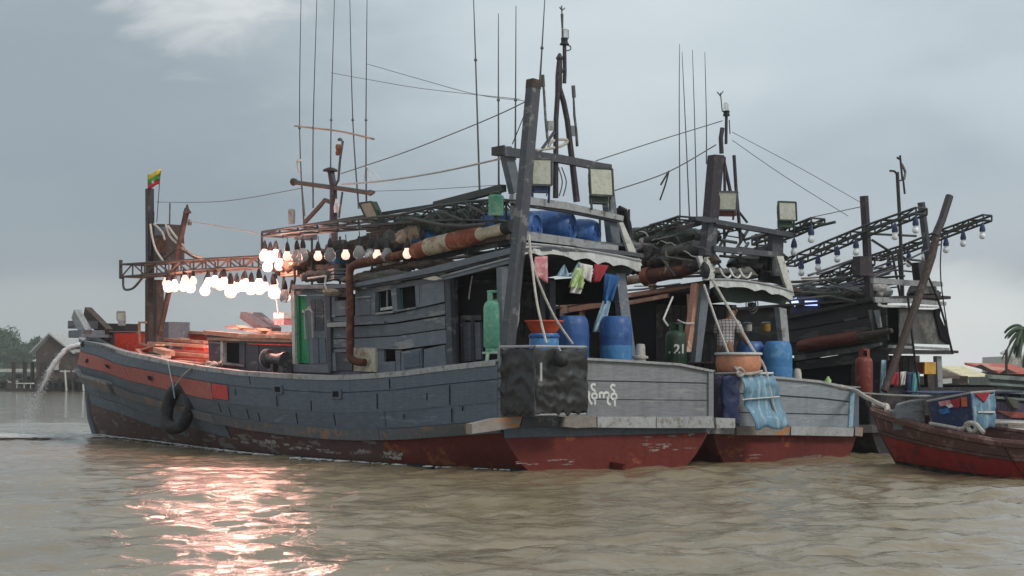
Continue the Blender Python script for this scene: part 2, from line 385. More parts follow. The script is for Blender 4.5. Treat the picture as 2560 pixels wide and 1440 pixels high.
# ================================================================== hulls
class Hull:
    """half-breadths and sheer of a wooden boat: BS at the rail, BW at the waterline, ZP / ZS rail height port / starboard, U stem profile"""
    def __init__(s, F, L, BS, BW, ZP, ZS, U, zk):
        s.F, s.L, s.BS, s.BW, s.ZP, s.ZS, s.U, s.zk = F, L, BS, BW, ZP, ZS, U, zk
    def b(s, u, z):
        bs, bw = itp(s.BS, u), itp(s.BW, u); zk = itp(s.zk, u)
        if z >= 0: return bw + (bs - bw) * min(1, z / zk) ** .75
        return max(.02, bw * (1 - (-z / .95) ** 2))
    def zs(s, u, side): return itp(s.ZP if side < 0 else s.ZS, u)
    def P(s, u, z, side, off=0):
        uu = u / s.L * itp(s.U, z); return s.F.W(uu, side * (s.b(u, z) + off), z)
    def D(s, u, d, side, off=0): return s.P(u, s.zs(u, side) - d, side, off)
    def shell(s, boat, m_low, m_up, deck_d, m_in, m_deck, m_cap, zsplit=None, us=None, inner_split=None):
        us = us or [s.L * q / 26 for q in range(27)]
        for side in (-1, 1):
            lowg, upg = [], []
            for u in us:
                z1 = s.zs(u, side) - 1.14; lowg.append([s.P(u, z, side) for z in [-.9, -.6, -.3, 0, z1 * .33, z1 * .66, z1]])
                upg.append([s.D(u, d, side) for d in (1.14, .85, .57, .28, 0.0)])
            if isinstance(m_low, tuple):
                ks = max(2, int(len(us) * .16)); MB().sheet(lowg[:ks + 1]).build('hull_bottom', m_low[0], boat, smooth=40); MB().sheet(lowg[ks:]).build('hull_bottom', m_low[1], boat, smooth=40)
            else: MB().sheet(lowg).build('hull_bottom', m_low, boat, smooth=40)
            MB().sheet(upg).build('hull_side', m_up, boat, smooth=40)
            ui = [u for u in us if u < s.L * .985]
            cuts = [0] + ([inner_split] if inner_split else []) + [s.L]
            for c0, c1 in zip(cuts, cuts[1:]):
                uu = sorted(set([u for u in ui if c0 <= u <= c1] + [c0, min(c1, ui[-1])]))
                MB().sheet([[s.D(u, d, side, -min(.11, s.b(u, s.zs(u, side)) * .6)) for d in (0, deck_d * .5, deck_d + .3)] for u in uu]).build('inner_bulwark', m_in[0] if c0 == 0 else m_in[-1], boat)
            cap = [[s.D(u, -.045, side, -.15 if s.b(u, 2) > .25 else -.02), s.D(u, -.045, side, .05), s.D(u, .03, side, .05)] for u in us]
            MB().sheet(cap, (0, 0, -.02)).build('cap_rail', m_cap, boat)
        MB().sheet([[s.F.W(u / s.L * itp(s.U, 1.2), v * s.b(u, 1.2) * .97, min(s.zs(u, -1), s.zs(u, 1)) - deck_d + .05 * (1 - v * v)) for v in (-1, -.5, 0, .5, 1)] for u in us if u < s.L * .99]).build('deck', m_deck, boat)
        # stern closing
        zz = [-.9, -.5, -.2, 0, .2, .4, .6, .8]
        zz = zz[:-1]; MB().prism([s.P(0, .605, -1), s.D(0, 0, -1), s.D(0, 0, 1), s.P(0, .605, 1)], s.F.a * .06).build('transom_upper', m_up, boat)
        pts = [s.P(0, z, -1) for z in zz] + [s.P(0, z, 1) for z in reversed(zz)]
        MB().prism(pts, s.F.a * .06).build('transom', m_low[0] if isinstance(m_low, tuple) else m_low, boat)
    def plank(s, boat, name, m, side, u0, u1, d0, d1, th=.03, off=.0, n=None):
        n = n or max(1, int((u1 - u0) / .7)); b = MB(); us = [u0 + (u1 - u0) * i / n for i in range(n + 1)]; k = 0
        for u in us: b.v += [s.D(u, d0, side, off), s.D(u, d0, side, off + th), s.D(u, d1, side, off + th), s.D(u, d1, side, off)]
        for i in range(n):
            for j in range(4): b.f.append((i * 4 + j, i * 4 + (j + 1) % 4, i * 4 + 4 + (j + 1) % 4, i * 4 + 4 + j))
        b.f += [(3, 2, 1, 0), tuple(n * 4 + j for j in range(4))]
        return b.build(name, m, boat)

def pp(F, name, m, par, pts, v=None, u=None, th=.04, label=None):
    """a flat piece: outline measured on a plane of the boat, given a thickness inwards"""
    if v is not None: P = [F.pv(x, y, v) for x, y in pts]; e = F.p * th
    else: P = [F.pu(x, y, u) for x, y in pts]; e = F.a * th
    return MB().prism(P, e).build(name, m, par, label=label)
def bar(x0, y0, x1, y1, w): # a straight strip of pixel width w as an outline
    dx, dy = x1 - x0, y1 - y0; l = math.hypot(dx, dy); nx, ny = -dy / l * w / 2, dx / l * w / 2
    return [(x0 + nx, y0 + ny), (x1 + nx, y1 + ny), (x1 - nx, y1 - ny), (x0 - nx, y0 - ny)]
def rect(x0, y0, x1, y1): return [(x0, y0), (x1, y0), (x1, y1), (x0, y1)]

# ------------------------------------------------------------------ boat 1
boat1 = thing('fishing_boat', 'big dark grey wooden fishing boat with faded red bow stripe and rows of lit lamps', 'fishing boat', B1.W(9, 0, 0), 'fishing boats rafted side by side')
H1 = Hull(B1, 22.2,
    [(0, 2.475), (3.5, 2.62), (7, 2.65), (10, 2.55), (13.5, 2.2), (16, 1.82), (18.5, 1.32), (20.3, .88), (21.5, .50), (22.2, .10)],
    [(0, 1.78), (3, 2.40), (6.5, 2.45), (9, 2.2), (12.3, 1.65), (15.8, .95), (18.9, .5), (21, .15), (22.2, .03)],
    [(0, 1.86), (1.57, 1.76), (2.74, 1.67), (4.7, 1.60), (6.5, 1.635), (8.5, 1.70), (10.3, 1.81), (12, 1.93), (13.4, 2.05), (15.7, 2.20), (18, 2.43), (21.2, 2.62), (22.2, 2.80)],
    [(0, 1.70), (1.57, 1.66), (2.74, 1.64), (4.7, 1.60), (8.5, 1.75), (10.3, 1.95), (12, 2.2), (14, 2.5), (17.7, 2.72), (20.5, 2.84), (22.2, 2.86)],
    [(-.9, 19.8), (-.3, 21.1), (0, 21.54), (.5, 21.9), (1.4, 22.1), (1.75, 22.35), (1.95, 22.6), (2.2, 22.3), (2.8, 22.3)],
    [(0, .8), (10, 1.2), (22, 2.4)])
H1.shell(boat1, ('antifoul', 'bottom_brown'), 'hull_grey', .62, ('grey', 'red_in'), 'brown_timber', 'cap_grey', inner_split=11.4)
# bow bottom painted grey above the wet band: second skin of planks over the forward lower hull
rnd = random.Random(5)
for (d0, d1, th, rowm, cuts) in [
    (.03, .27, .030, 'hull_grey', [0, 4.3, 9.2, 15.4, 21.9]),
    (.282, .655, .034, 'hull_grey', [0, 6.1, 9.9]),
    (.29, .655, .034, 'red_faded', [9.95, 15.5, 21.9]),
    (.664, .965, .030, 'hull_grey', [0, 3.2, 10.0, 15.2, 21.9]),
    (.97, 1.17, .085, 'wale', [0, 3.4, 6.9, 10.2, 14.0, 17.6]), (.95, 1.19, .17, 'wale', [17.62, 21.95]), (.90, .96, .20, 'cap_grey', [17.62, 21.95]),
    (1.18, 1.45, .020, 'hull_grey', [9.8, 12.1, 14.9, 17.6, 19.8, 21.7]),
    (1.46, 1.74, .020, 'hull_grey', [12.9, 15.6, 18.3, 21.3])]:
    for a, b in zip(cuts, cuts[1:]):
        j = rnd.uniform(-.012, .012)
        if rowm == 'hull_grey' and th < .03: nm = 'plank'
        else: nm = 'wale_timber' if rowm == 'wale' else 'plank'
        H1.plank(boat1, nm, rowm, -1, a + .003, b - .003, d0 + j * .6, d1 + j * .3, th + rnd.uniform(-.006, .008))
# dark splits and joints in the planking
for u, d0, d1 in [(9.7, .70, .90), (9.25, .74, .93), (8.8, .33, .47), (8.4, .72, .94), (7.9, .78, .95), (7.0, .40, .62), (6.3, .70, .92), (5.7, .45, .64), (4.9, .68, .90), (3.4, .33, .60), (2.6, .72, .80), (1.9, .40, .52), (1.25, .30, .64), (1.2, .70, .94), (.9, .68, .76), (8.1, .05, .22), (3.0, .08, .25)]:
    H1.plank(boat1, 'seam_crack', 'dark_int', -1, u - .014, u + .014, d0, d1, .003, .040, n=1)
H1.plank(boat1, 'paint_patch', 'red_bright', -1, 9.15, 9.88, .30, .60, .008, .040)
for u, d in [(19.6, .47), (17.0, .44), (13.6, .47)]:   # scuppers in the red stripe
    H1.plank(boat1, 'scupper', 'dark_int', -1, u - .13, u + .13, d - .05, d + .05, .006, .042, n=1)
for u, d in [(6.9, .27), (4.75, .30)]:
    H1.plank(boat1, 'scupper_frame', 'hull_grey', -1, u - .17, u + .17, d - .09, d + .09, .04, .03, n=1); H1.plank(boat1, 'scupper', 'dark_int', -1, u - .10, u + .10, d - .05, d + .055, .006, .071, n=1)
# stained white scum along the waterline and flaking paint
for k in range(46):
    u = rnd.uniform(2.6, 14.5); z = .16 + .014 * u + rnd.uniform(-.05, .06); l = rnd.uniform(.12, .6); h = rnd.uniform(.012, .055)
    n = 9; up = [H1.P(u + l * i / n, z + h * rnd.uniform(.3, 1), -1, .006) for i in range(n + 1)]; lo = [H1.P(u + l * i / n, z - h * rnd.uniform(.2, 1), -1, .006) for i in range(n + 1)]
    MB().sheet([up, lo]).build('salt_crust', 'crust', boat1)
for F_u in [i * .55 for i in range(39)]:      # wet band left by the ripples
    uu = [F_u + .55 * k / 3 for k in range(4)]
    MB().sheet([[H1.P(u, -.05, -1, .008) for u in uu], [H1.P(u, .075 + .035 * noise.noise(V((u * 2.1, 0, 0))), -1, .008) for u in uu]]).build('wet_band', 'black_hull', boat1)
# stem post
MB().tube([B1.W(19.9, 0, -.8), B1.W(21.15, 0, -.3), B1.W(21.62, 0, 0), B1.W(21.98, 0, .5), B1.W(22.18, 0, 1.4), B1.W(22.42, 0, 1.75), B1.W(22.66, 0, 1.95), B1.W(22.36, 0, 2.2), B1.W(22.36, 0, 2.88)], .12, 8).build('stem_post', 'hull_grey', boat1)
# bow block and catheads
MB().fbox(B1, 21.6, 22.5, -.45, .45, 2.72, 2.92).build('bow_block', 'grey', boat1)
MB().beam(B1.W(21.6, -.28, 2.80), B1.pv(190, 785, -.28), .20, .30).build('cathead', 'grey_light', boat1)
MB().beam(B1.W(21.6, .34, 2.80), B1.pv(218, 782, .34), .20, .34).build('cathead', 'brown_timber', boat1)
MB().beam(B1.pv(182, 812, .0), B1.pv(232, 812, .0), .3, .22).build('bow_roller', 'grey_dark', boat1)
# raised washboard along the starboard bow
pp(B1, 'washboard', 'brown_timber', boat1, [(252, 808), (345, 810), (345, 832), (252, 832)], v=.75, th=.08)
pp(B1, 'washboard_rail', 'pale_timber', boat1, [(250, 828), (345, 829), (345, 835), (250, 834)], v=.70, th=.05)

MB().sheet([[B1.W(u, v * (H1.b(u, 2.0) - .16), H1.zs(u, -1) - .50 + .25 * (v + 1) * .5) for v in (-1, -.5, 0, .5, 1)] for u in (11.9, 13.5, 15.5, 17.5, 19.5, 20.8)]).build('fore_deck', 'red_in', boat1)
# transom
def tr1(name, m, pts, u=-.03, th=.05, label=None): return pp(B1, name, m, boat1, pts, u=u, th=th, label=label)
tr1('plank', 'trans_grey_lit', [(1248, 868), (1330, 890), (1440, 899), (1560, 905), (1700, 914), (1780, 931), (1780, 957), (1700, 955), (1560, 952), (1440, 950), (1330, 948), (1248, 944)])
tr1('plank', 'trans_grey_lit', [(1248, 947), (1330, 950), (1440, 953), (1560, 955), (1700, 958), (1780, 960), (1780, 1000), (1560, 998), (1248, 996)], u=-.025)
tr1('plank', 'trans_grey_lit', [(1248, 998), (1560, 1000), (1780, 1002), (1780, 1042), (1560, 1044), (1248, 1046)], u=-.028)
tr1('corner_post', 'trans_grey_lit', [(1772, 925), (1784, 928), (1784, 1044), (1772, 1044)], u=-.07, th=.1)
tr1('cap_board', 'cap_grey', [(1440, 893), (1560, 899), (1700, 908), (1784, 925), (1784, 931), (1700, 914), (1560, 905), (1440, 899)], u=-.09, th=.25)
tr1('rail_timber', 'rail_wood', [(1180, 1060), (1240, 1046), (1306, 1041), (1298, 1068), (1180, 1085)], u=-.17, th=.17)
tr1('rail_timber', 'grey_dark', [(1308, 1043), (1408, 1045), (1404, 1066), (1302, 1066)], u=-.14, th=.13)
tr1('rail_timber', 'rail_wood', [(1410, 1042), (1490, 1041), (1492, 1068), (1440, 1070), (1405, 1066)], u=-.20, th=.2)
tr1('rail_timber', 'cap_grey', [(1494, 1042), (1640, 1042), (1640, 1070), (1494, 1069)], u=-.19, th=.19)
tr1('rail_timber', 'cap_grey', [(1642, 1043), (1782, 1041), (1786, 1070), (1642, 1070)], u=-.19, th=.19)
tr1('rail_timber', 'cap_grey', [(1790, 1044), (1838, 1046), (1838, 1070), (1792, 1070)], u=-.16, th=.19)
# flaked patch and pale scrapes on the red bottom of the transom
rnd = random.Random(11)
for k in range(22):
    x = rnd.uniform(1600, 1735); y = rnd.uniform(1092, 1130) - (x - 1600) * .06; w_, h_ = rnd.uniform(5, 20), rnd.uniform(1, 3.2)
    tr1('paint_flake', 'flake', [(x + w_ * math.cos(t) * rnd.uniform(.35, 1), y + h_ * math.sin(t) * rnd.uniform(.25, 1)) for t in [i * .449 for i in range(14)]], u=-.006, th=.004)
for k in range(14):
    x = rnd.uniform(1275, 1440); y = rnd.uniform(1148, 1163) ; w_, h_ = rnd.uniform(6, 20), rnd.uniform(1, 2.6)
    tr1('paint_flake', 'flake', [(x + w_ * math.cos(t) * rnd.uniform(.35, 1), y + h_ * math.sin(t) * rnd.uniform(.25, 1)) for t in [i * .449 for i in range(14)]], u=-.006, th=.004)
# painted letters of the home port
def letters(paths, sx=1 / 3.6, ox=1180, oy=840):
    b = MB()
    for path in paths:
        P = [B1.pu(ox + x * sx, oy + y * sx, -.034) for x, y in path]; P = smooth_pts(P, 3); up = V((0, 0, 1)); r = []
        for i, p in enumerate(P):
            d = (P[min(i + 1, len(P) - 1)] - P[max(i - 1, 0)]).normalized(); nrm = d.cross(B1.a); r.append((p - nrm * .021, p + nrm * .021))
        b.sheet([[q[0] for q in r], [q[1] for q in r]], B1.a * .004)
    return b.build('painted_lettering', 'white_paint', boat1)
circ = lambda cx, cy, r: [(cx + r * math.cos(t * .5236), cy + r * math.sin(t * .5236)) for t in range(13)]
letters([[(1112, 440), (1088, 434), (1074, 454), (1086, 480), (1106, 492), (1100, 514)], circ(1102, 540, 23), [(1106, 562), (1108, 590), (1108, 620)],
         [(1036, 500), (1056, 514), (1052, 548), (1064, 590), (1082, 614)], [(1152, 558), (1148, 524), (1168, 508), (1186, 528), (1182, 558)], [(1186, 530), (1204, 508), (1228, 516), (1230, 546), (1212, 560)],
         [(1232, 546), (1220, 585), (1232, 612), (1248, 612)], [(1290, 450), (1266, 440), (1250, 458), (1262, 482), (1282, 494), (1276, 516)], circ(1278, 544, 25), [(1284, 568), (1286, 600), (1286, 632)]])
# rudder head and propeller cheeks under the stern
MB().prism([B1.W(-.1, -.03, -.6), B1.W(.9, -.03, -.6), B1.W(.9, -.03, .2), B1.W(-.35, -.03, .12)], B1.p * .07).build('rudder', 'antifoul', boat1)

# ================================================================== BOAT 1: cabin
VW = -1.6
cabin = MB().fbox(B1, 2.8, 8.05, -1.05, .95, 1.3, 3.30).build('cabin', 'dark_int', boat1)
def c1(name, m, pts, v=VW, th=.05, par=None): return pp(B1, name, m, par or cabin, pts, v=v, th=th)
MB().fbox(B1, 2.75, 8.1, -1.56, 1.56, 1.1, 1.75).build('cabin_plinth', 'grey', boat1)
c1('plank', 'grey', [(826, 721), (864, 722), (864, 742), (826, 742)]); c1('plank', 'grey', [(888, 722), (930, 719), (930, 738), (888, 741)])
c1('header', 'grey', [(930, 719), (1000, 706), (1110, 690), (1110, 701), (1045, 712), (985, 722), (930, 732)])
for pts in ([(927, 733), (938, 731), (937, 786), (928, 787)], [(977, 724), (990, 721), (994, 778), (982, 780)], [(1037, 714), (1047, 712), (1049, 768), (1040, 769)], [(1049, 711), (1053, 711), (1054, 768), (1050, 768)]):
    c1('window_post', 'grey', pts, v=VW - .03, th=.09)
c1('window_sill', 'grey_light', [(938, 782), (982, 777), (982, 782), (938, 787)], v=VW - .06, th=.12); c1('window_sill', 'grey', [(992, 775), (1040, 767), (1040, 771), (992, 779)], v=VW - .06, th=.12)
for pts in ([(940, 735), (950, 733), (950, 781), (940, 782)], [(992, 725), (1004, 722), (1006, 773), (993, 775)]): c1('curtain', 'teal_cloth', pts, v=VW + .12, th=.02)
for pts in ([(938, 731), (978, 724), (982, 779), (938, 785)], [(990, 722), (1037, 714), (1040, 768), (992, 776)]): c1('window_pane', 'dark_int', pts, v=VW + .16, th=.02)
c1('window_bar', 'grey_light', [(966, 728), (968, 728), (968, 772), (966, 772)], v=VW + .05, th=.02); c1('window_ledge', 'white_board', [(951, 770), (981, 765), (981, 772), (951, 777)], v=VW + .04, th=.04)
c1('shutter', 'grey', [(1054, 711), (1110, 702), (1111, 754), (1054, 767)], v=VW - .04, th=.06)
c1('shutter', 'grey', [(888, 745), (926, 742), (926, 786), (888, 789)], v=VW - .02); c1('shutter_rail', 'grey_light', [(888, 742), (926, 739), (926, 743), (888, 746)], v=VW - .05)
c1('shutter', 'grey', [(838, 752), (864, 751), (864, 788), (838, 790)], v=VW - .03); c1('window_post', 'grey', [(829, 742), (837, 742), (837, 792), (829, 793)], v=VW - .03, th=.06)
# strakes of the cabin side
for x0, x1, r in ((826, 866, 0), (886, 1113, 1)):
    if r:
        c1('plank', 'grey', [(886, 789), (985, 786), (1112, 758), (1113, 785), (985, 806), (886, 813)]); c1('plank', 'grey', [(886, 817), (990, 810), (1113, 790), (1113, 821), (990, 838), (886, 844)])
        c1('plank', 'grey', [(886, 847), (990, 841), (1113, 824), (1117, 858), (1000, 873), (886, 872)])
        c1('plank', 'grey_dark', [(888, 873), (960, 872), (960, 878), (888, 878)])
    else:
        c1('plank', 'grey', [(828, 793), (866, 791), (866, 803), (828, 804)]); c1('plank', 'grey', [(826, 820), (866, 818), (866, 845), (826, 846)]); c1('plank', 'grey', [(826, 849), (866, 848), (866, 868), (826, 870)])
        c1('plank', 'grey', [(826, 873), (866, 871), (866, 880), (826, 882)])
c1('ledge', 'grey_light', [(817, 807), (866, 804), (866, 816), (817, 818)], v=VW - .14, th=.16)
c1('ledge', 'grey', [(886, 806), (960, 803), (960, 809), (886, 812)], v=VW - .08, th=.1)
c1('panel', 'grey_dark', [(838, 883), (880, 883), (880, 926), (838, 926)]); c1('panel_frame', 'grey', [(828, 882), (838, 882), (840, 928), (830, 928)], v=VW - .03)
c1('pale_panel', 'pale_panel', [(884, 869), (910, 869), (910, 929), (884, 927)], v=VW - .05, th=.06); c1('pale_panel', 'pale_panel', [(911, 869), (938, 870), (939, 930), (911, 929)], v=VW - .055, th=.06)
c1('panel', 'grey', [(941, 875), (960, 876), (960, 930), (941, 930)]); c1('panel', 'grey', [(960, 905), (988, 903), (988, 930), (960, 931)]); c1('window_post', 'grey', [(988, 877), (1000, 876), (1001, 930), (990, 930)], v=VW - .03)
c1('shutter', 'grey', [(1003, 880), (1052, 870), (1054, 920), (1003, 929)], v=VW - .03); c1('shutter_panel', 'hull_grey', [(1009, 885), (1048, 877), (1049, 916), (1009, 922)], v=VW - .045)
c1('shutter', 'grey', [(1060, 873), (1112, 862), (1116, 915), (1060, 921)], v=VW - .02)
c1('window_post', 'grey_dark', [(1113, 695), (1124, 694), (1132, 914), (1116, 915)], v=VW - .04, th=.1)
# door, side passage and green inner door
c1('door_post', 'white_board', [(727, 724), (735, 724), (738, 910), (731, 910)], v=VW - .05, th=.1)
c1('door_lintel', 'grey', [(735, 723), (815, 722), (815, 737), (735, 738)], v=VW - .02)
door = c1('green_door', 'door_green', [(741, 739), (766, 740), (775, 909), (744, 907)], v=VW + .04, par=boat1)
c1('door_rail', 'door_green', [(741, 739), (746, 739), (749, 907), (744, 907)], v=VW, th=.06, par=door); c1('door_handle', 'white_paint', rect(756, 775, 758, 782), v=VW + .0, th=.04, par=door)
leaf = c1('grey_door', 'grey', [(766, 738), (811, 738), (822, 912), (776, 910)], v=VW, par=boat1)
for pts in ([(776, 754), (781, 748), (787, 748), (788, 786), (778, 786)], [(791, 748), (800, 748), (807, 754), (808, 785), (792, 786)], [(779, 792), (788, 792), (789, 826), (781, 827)], [(792, 792), (808, 791), (809, 826), (793, 826)]):
    c1('door_pane', 'grey_dark', pts, v=VW - .015, th=.02, par=leaf)
for pts in ([(781, 844), (795, 844), (797, 908), (783, 908)], [(798, 844), (812, 843), (816, 908), (800, 908)]): c1('door_panel', 'hull_grey', pts, v=VW - .02, th=.03, par=leaf)
MB().tube([B1.pv(765, 848, VW - .1), B1.pv(762, 790, VW - .1), B1.pv(766, 776, VW - .1), B1.pv(775, 773, VW - .1), B1.pv(781, 780, VW - .1), B1.pv(783, 845, VW - .1)], .03).build('grab_rail', 'grey_light', leaf)
c1('door_post', 'grey_dark', [(811, 735), (824, 735), (828, 928), (821, 928)], v=VW - .06, th=.12)
c1('door_sill', 'grey', [(732, 910), (822, 912), (825, 932), (733, 930)], v=VW - .04, th=.1)
# recessed wall aft of the cabin; roof shade is put into its near-black colour
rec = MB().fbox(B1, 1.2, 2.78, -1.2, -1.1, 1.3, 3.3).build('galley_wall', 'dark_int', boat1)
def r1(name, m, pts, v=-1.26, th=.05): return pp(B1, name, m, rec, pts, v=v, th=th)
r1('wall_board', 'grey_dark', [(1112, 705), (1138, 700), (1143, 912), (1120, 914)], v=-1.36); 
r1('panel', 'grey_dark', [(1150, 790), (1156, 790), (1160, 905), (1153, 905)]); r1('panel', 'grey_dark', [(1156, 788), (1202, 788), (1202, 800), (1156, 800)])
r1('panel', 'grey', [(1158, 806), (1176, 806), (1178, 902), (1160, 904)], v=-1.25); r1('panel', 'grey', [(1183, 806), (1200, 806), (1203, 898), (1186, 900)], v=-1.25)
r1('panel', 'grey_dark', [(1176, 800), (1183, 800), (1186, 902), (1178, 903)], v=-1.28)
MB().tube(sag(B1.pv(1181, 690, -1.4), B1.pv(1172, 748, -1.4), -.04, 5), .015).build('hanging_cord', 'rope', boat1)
# back wall seen from astern, near-black to stand for the galley's shade
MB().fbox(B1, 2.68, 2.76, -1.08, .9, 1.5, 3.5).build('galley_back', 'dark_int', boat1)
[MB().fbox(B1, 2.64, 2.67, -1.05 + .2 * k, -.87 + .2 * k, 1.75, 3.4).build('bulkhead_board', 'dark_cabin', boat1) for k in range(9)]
MB().beam(B1.W(1.6, -.3, 1.75), B1.W(1.6, -.3, 3.5), .12).build('galley_post', 'grey_dark', boat1); MB().beam(B1.W(2.0, .25, 1.75), B1.W(2.0, .25, 3.4), .14).build('galley_post', 'grey', boat1); MB().fbox(B1, 2.2, 2.6, -.9, .8, 1.75, 2.35).build('galley_bench', 'brown_timber', boat1); MB().beam(B1.W(2.5, -1, 2.7), B1.W(2.5, .9, 2.7), .25, .04).build('galley_shelf', 'brown_timber', boat1); MB().fbox(B1, .95, 6.5, 1.16, 1.2, 3.0, 3.5).build('galley_sky_block', 'dark_int', boat1)  # last piece: dark sheet added under the roof to block the bright sky
MB().sheet([[B1.W(u, v, 1.735) for v in (-2.42, 0, 2.42)] for u in (.02, 1.2, 2.6)], (0, 0, -.06)).build('poop_deck', 'brown_timber', boat1)

# ------------------------------------------------------------------ roof of boat 1
FTOP = [(729, 711), (818, 713), (890, 707), (1001, 685), (1112, 659), (1200, 637), (1281, 618)]
FBOT = [(729, 722), (818, 722), (890, 717), (1001, 697), (1112, 676), (1200, 653), (1281, 633)]
VR = -1.78
roof_p = [B1.pv(x, y, VR) for x, y in FTOP]
def onroof(u, v):      # height of the roof over the deck
    T = sorted([((q - B1.o).dot(B1.a), q.z) for q in roof_p]); return itp(T, u) + .09 * (1 - (v / 1.78) ** 2)
us_ = [(q - B1.o).dot(B1.a) for q in roof_p]
roof = MB().sheet([[B1.W(u, v, onroof(u, v) - .02) for v in (-1.74, -1, 0, .8, 1.22)] for u in us_], (0, 0, -.07)).build('roof', 'grey_dark', boat1)
for i in range(len(FTOP) - 1):
    pp(B1, 'fascia_board', 'grey', roof, [FTOP[i], FTOP[i + 1], FBOT[i + 1], FBOT[i]], v=VR, th=.05)
    pp(B1, 'fascia_shadow_strip', 'grey_dark', roof, [(FBOT[i][0], FBOT[i][1]), FBOT[i + 1], (FBOT[i + 1][0], FBOT[i + 1][1] + 9), (FBOT[i][0], FBOT[i][1] + 5)], v=VR + .06, th=.04)  # dark strip stands in for the shadow under each fascia board
pp(B1, 'fascia_board', 'grey', roof, [(1098, 690), (1190, 665), (1281, 641), (1281, 656), (1190, 680), (1109, 700)], v=VR - .02, th=.06)
pp(B1, 'fascia_board', 'grey_light', roof, [(1098, 690), (1190, 665), (1281, 641), (1281, 645), (1190, 669), (1099, 694)], v=VR - .05, th=.05)
pp(B1, 'bargeboard', 'grey_dark', roof, [(1009, 640), (1130, 611), (1270, 577), (1275, 610), (1130, 640), (1009, 668)], v=-1.45, th=.06)
MB().lathe(B1.pv(832, 738, -1.75), [(.015, -.02), (.14, 0), (.20, .06), (.20, .11), (.02, .13)], 14, axis=(0, 0, 1)).build('cabin_lamp_shade', 'pale_panel', boat1, smooth=40)
MB().tube([B1.pv(770, 696, -1.7), B1.pv(815, 690, -1.8), B1.pv(812, 712, -1.85), B1.pv(820, 733, -1.8)], .02).build('lamp_cable', 'white_cloth', boat1)
pp(B1, 'weather_cover', 'pale_panel', boat1, [(1055, 697), (1085, 690), (1105, 697), (1085, 701)], v=-1.86, th=.05)

# ------------------------------------------------------------------ exhaust
ex = MB().tube(smooth_pts([B1.pv(912, 906, -1.72), B1.pv(890, 904, -1.80), B1.pv(875, 890, -1.85), B1.pv(875, 860, -1.85), B1.pv(875, 760, -1.85), B1.pv(874, 690, -1.85), B1.pv(880, 668, -1.84), B1.pv(900, 657, -1.82), B1.pv(960, 646, -1.78), B1.pv(1030, 630, -1.72)], 4), .073, 12).build('exhaust_pipe', 'rust', boat1, smooth=60)
mu = [B1.pv(x, y, -1.7) for x, y in ((1030, 630), (1040, 628), (1072, 617), (1130, 603), (1160, 597), (1200, 586), (1212, 583), (1262, 571), (1283, 565))]
MB().tube(mu[0:3], [.09, .15, .16], 12).build('muffler_end', 'rust_red', ex, smooth=60); MB().tube(mu[2:4], .165, 12).build('muffler_lagging', 'lagging', ex, smooth=60)
MB().tube(mu[3:6], [.165, .17, .13], 12).build('muffler_body', 'rust_red', ex, smooth=60); MB().tube(mu[5:8], [.12, .10, .105], 12).build('tail_pipe', 'lagging', ex, smooth=60); MB().tube(mu[7:9], [.115, .12], 12).build('tail_pipe_mouth', 'rubber', ex, smooth=60)
MB().beam(B1.pv(870, 668, -1.6), B1.pv(1270, 590, -1.6), .10, .12).build('pipe_cradle', 'brown_timber', boat1)
MB().tube([B1.pv(1040, 652, -1.5), B1.pv(1010, 662, -1.55), B1.pv(930, 676, -1.6)], .05).build('pipe_prop', 'brown_timber', boat1)

# ------------------------------------------------------------------ gallows frame and masts aft
UF = .95
def f1(name, m, pts, u=UF, th=.16): return pp(B1, name, m, boat1, pts, u=u, th=th)
f1('frame_post', 'grey', [(1258, 365), (1280, 366), (1306, 478), (1286, 484)]); f1('frame_post', 'grey_light', [(1285, 484), (1312, 488), (1302, 570), (1292, 634), (1284, 600)], th=.1)
f1('frame_post', 'grey', [(1509, 408), (1528, 410), (1552, 610), (1530, 606)])
f1('frame_beam', 'grey_dark', [(1255, 366), (1400, 386), (1530, 412), (1530, 430), (1400, 406), (1255, 388)], u=UF - .08, th=.1)
f1('frame_beam', 'grey_light', [(1284, 486), (1420, 506), (1560, 540), (1558, 552), (1420, 524), (1284, 506)], u=UF - .12, th=.12)
f1('frame_beam', 'grey_dark', [(1284, 506), (1420, 524), (1558, 552), (1558, 558), (1420, 531), (1284, 512)], u=UF - .08, th=.1)
f1('frame_beam', 'grey_light', [(1316, 578), (1430, 594), (1546, 614), (1546, 634), (1430, 614), (1316, 600)], u=UF - .3, th=.07)
f1('beam_end', 'black_tarp', [(1246, 365), (1262, 362), (1262, 388), (1246, 386)], u=UF - .1, th=.2)
f1('side_board', 'white_board', [(1548, 556), (1558, 556), (1600, 650), (1606, 664), (1584, 668), (1572, 630)], u=UF - .25, th=.06)
f1('side_curtain', 'dark_int', [(1538, 520), (1560, 520), (1578, 580), (1582, 650), (1545, 640)], u=UF + .1, th=.08)
MB().tube([B1.pu(1548, 520, UF), B1.pu(1562, 526, UF), B1.pu(1572, 560, UF), B1.pu(1578, 600, UF)], .05).build('rubber_edge', 'rubber', boat1)
MB().beam(B1.pu(1334, 207, .15), B1.pu(1310, 480, .15), .18, .18).build('tall_post', 'grey_dark', boat1); MB().beam(B1.pu(1310, 480, .15), B1.pu(1268, 875, .15), .18, .18).build('tall_post', 'grey_dark', boat1)
MB().beam(B1.pu(1335, 200, .15), B1.pu(1333, 222, .15), .19, .19).build('post_cap', 'brown_timber', boat1)
f1('rear_post', 'grey', [(1253, 668), (1278, 664), (1270, 870), (1258, 870)], u=.6, th=.14)
f1('rear_post', 'grey', [(1540, 684), (1563, 684), (1592, 905), (1568, 905)], u=.7, th=.14); f1('rear_post', 'dark_int', [(1512, 690), (1540, 684), (1568, 905), (1552, 905)], u=.9, th=.1)
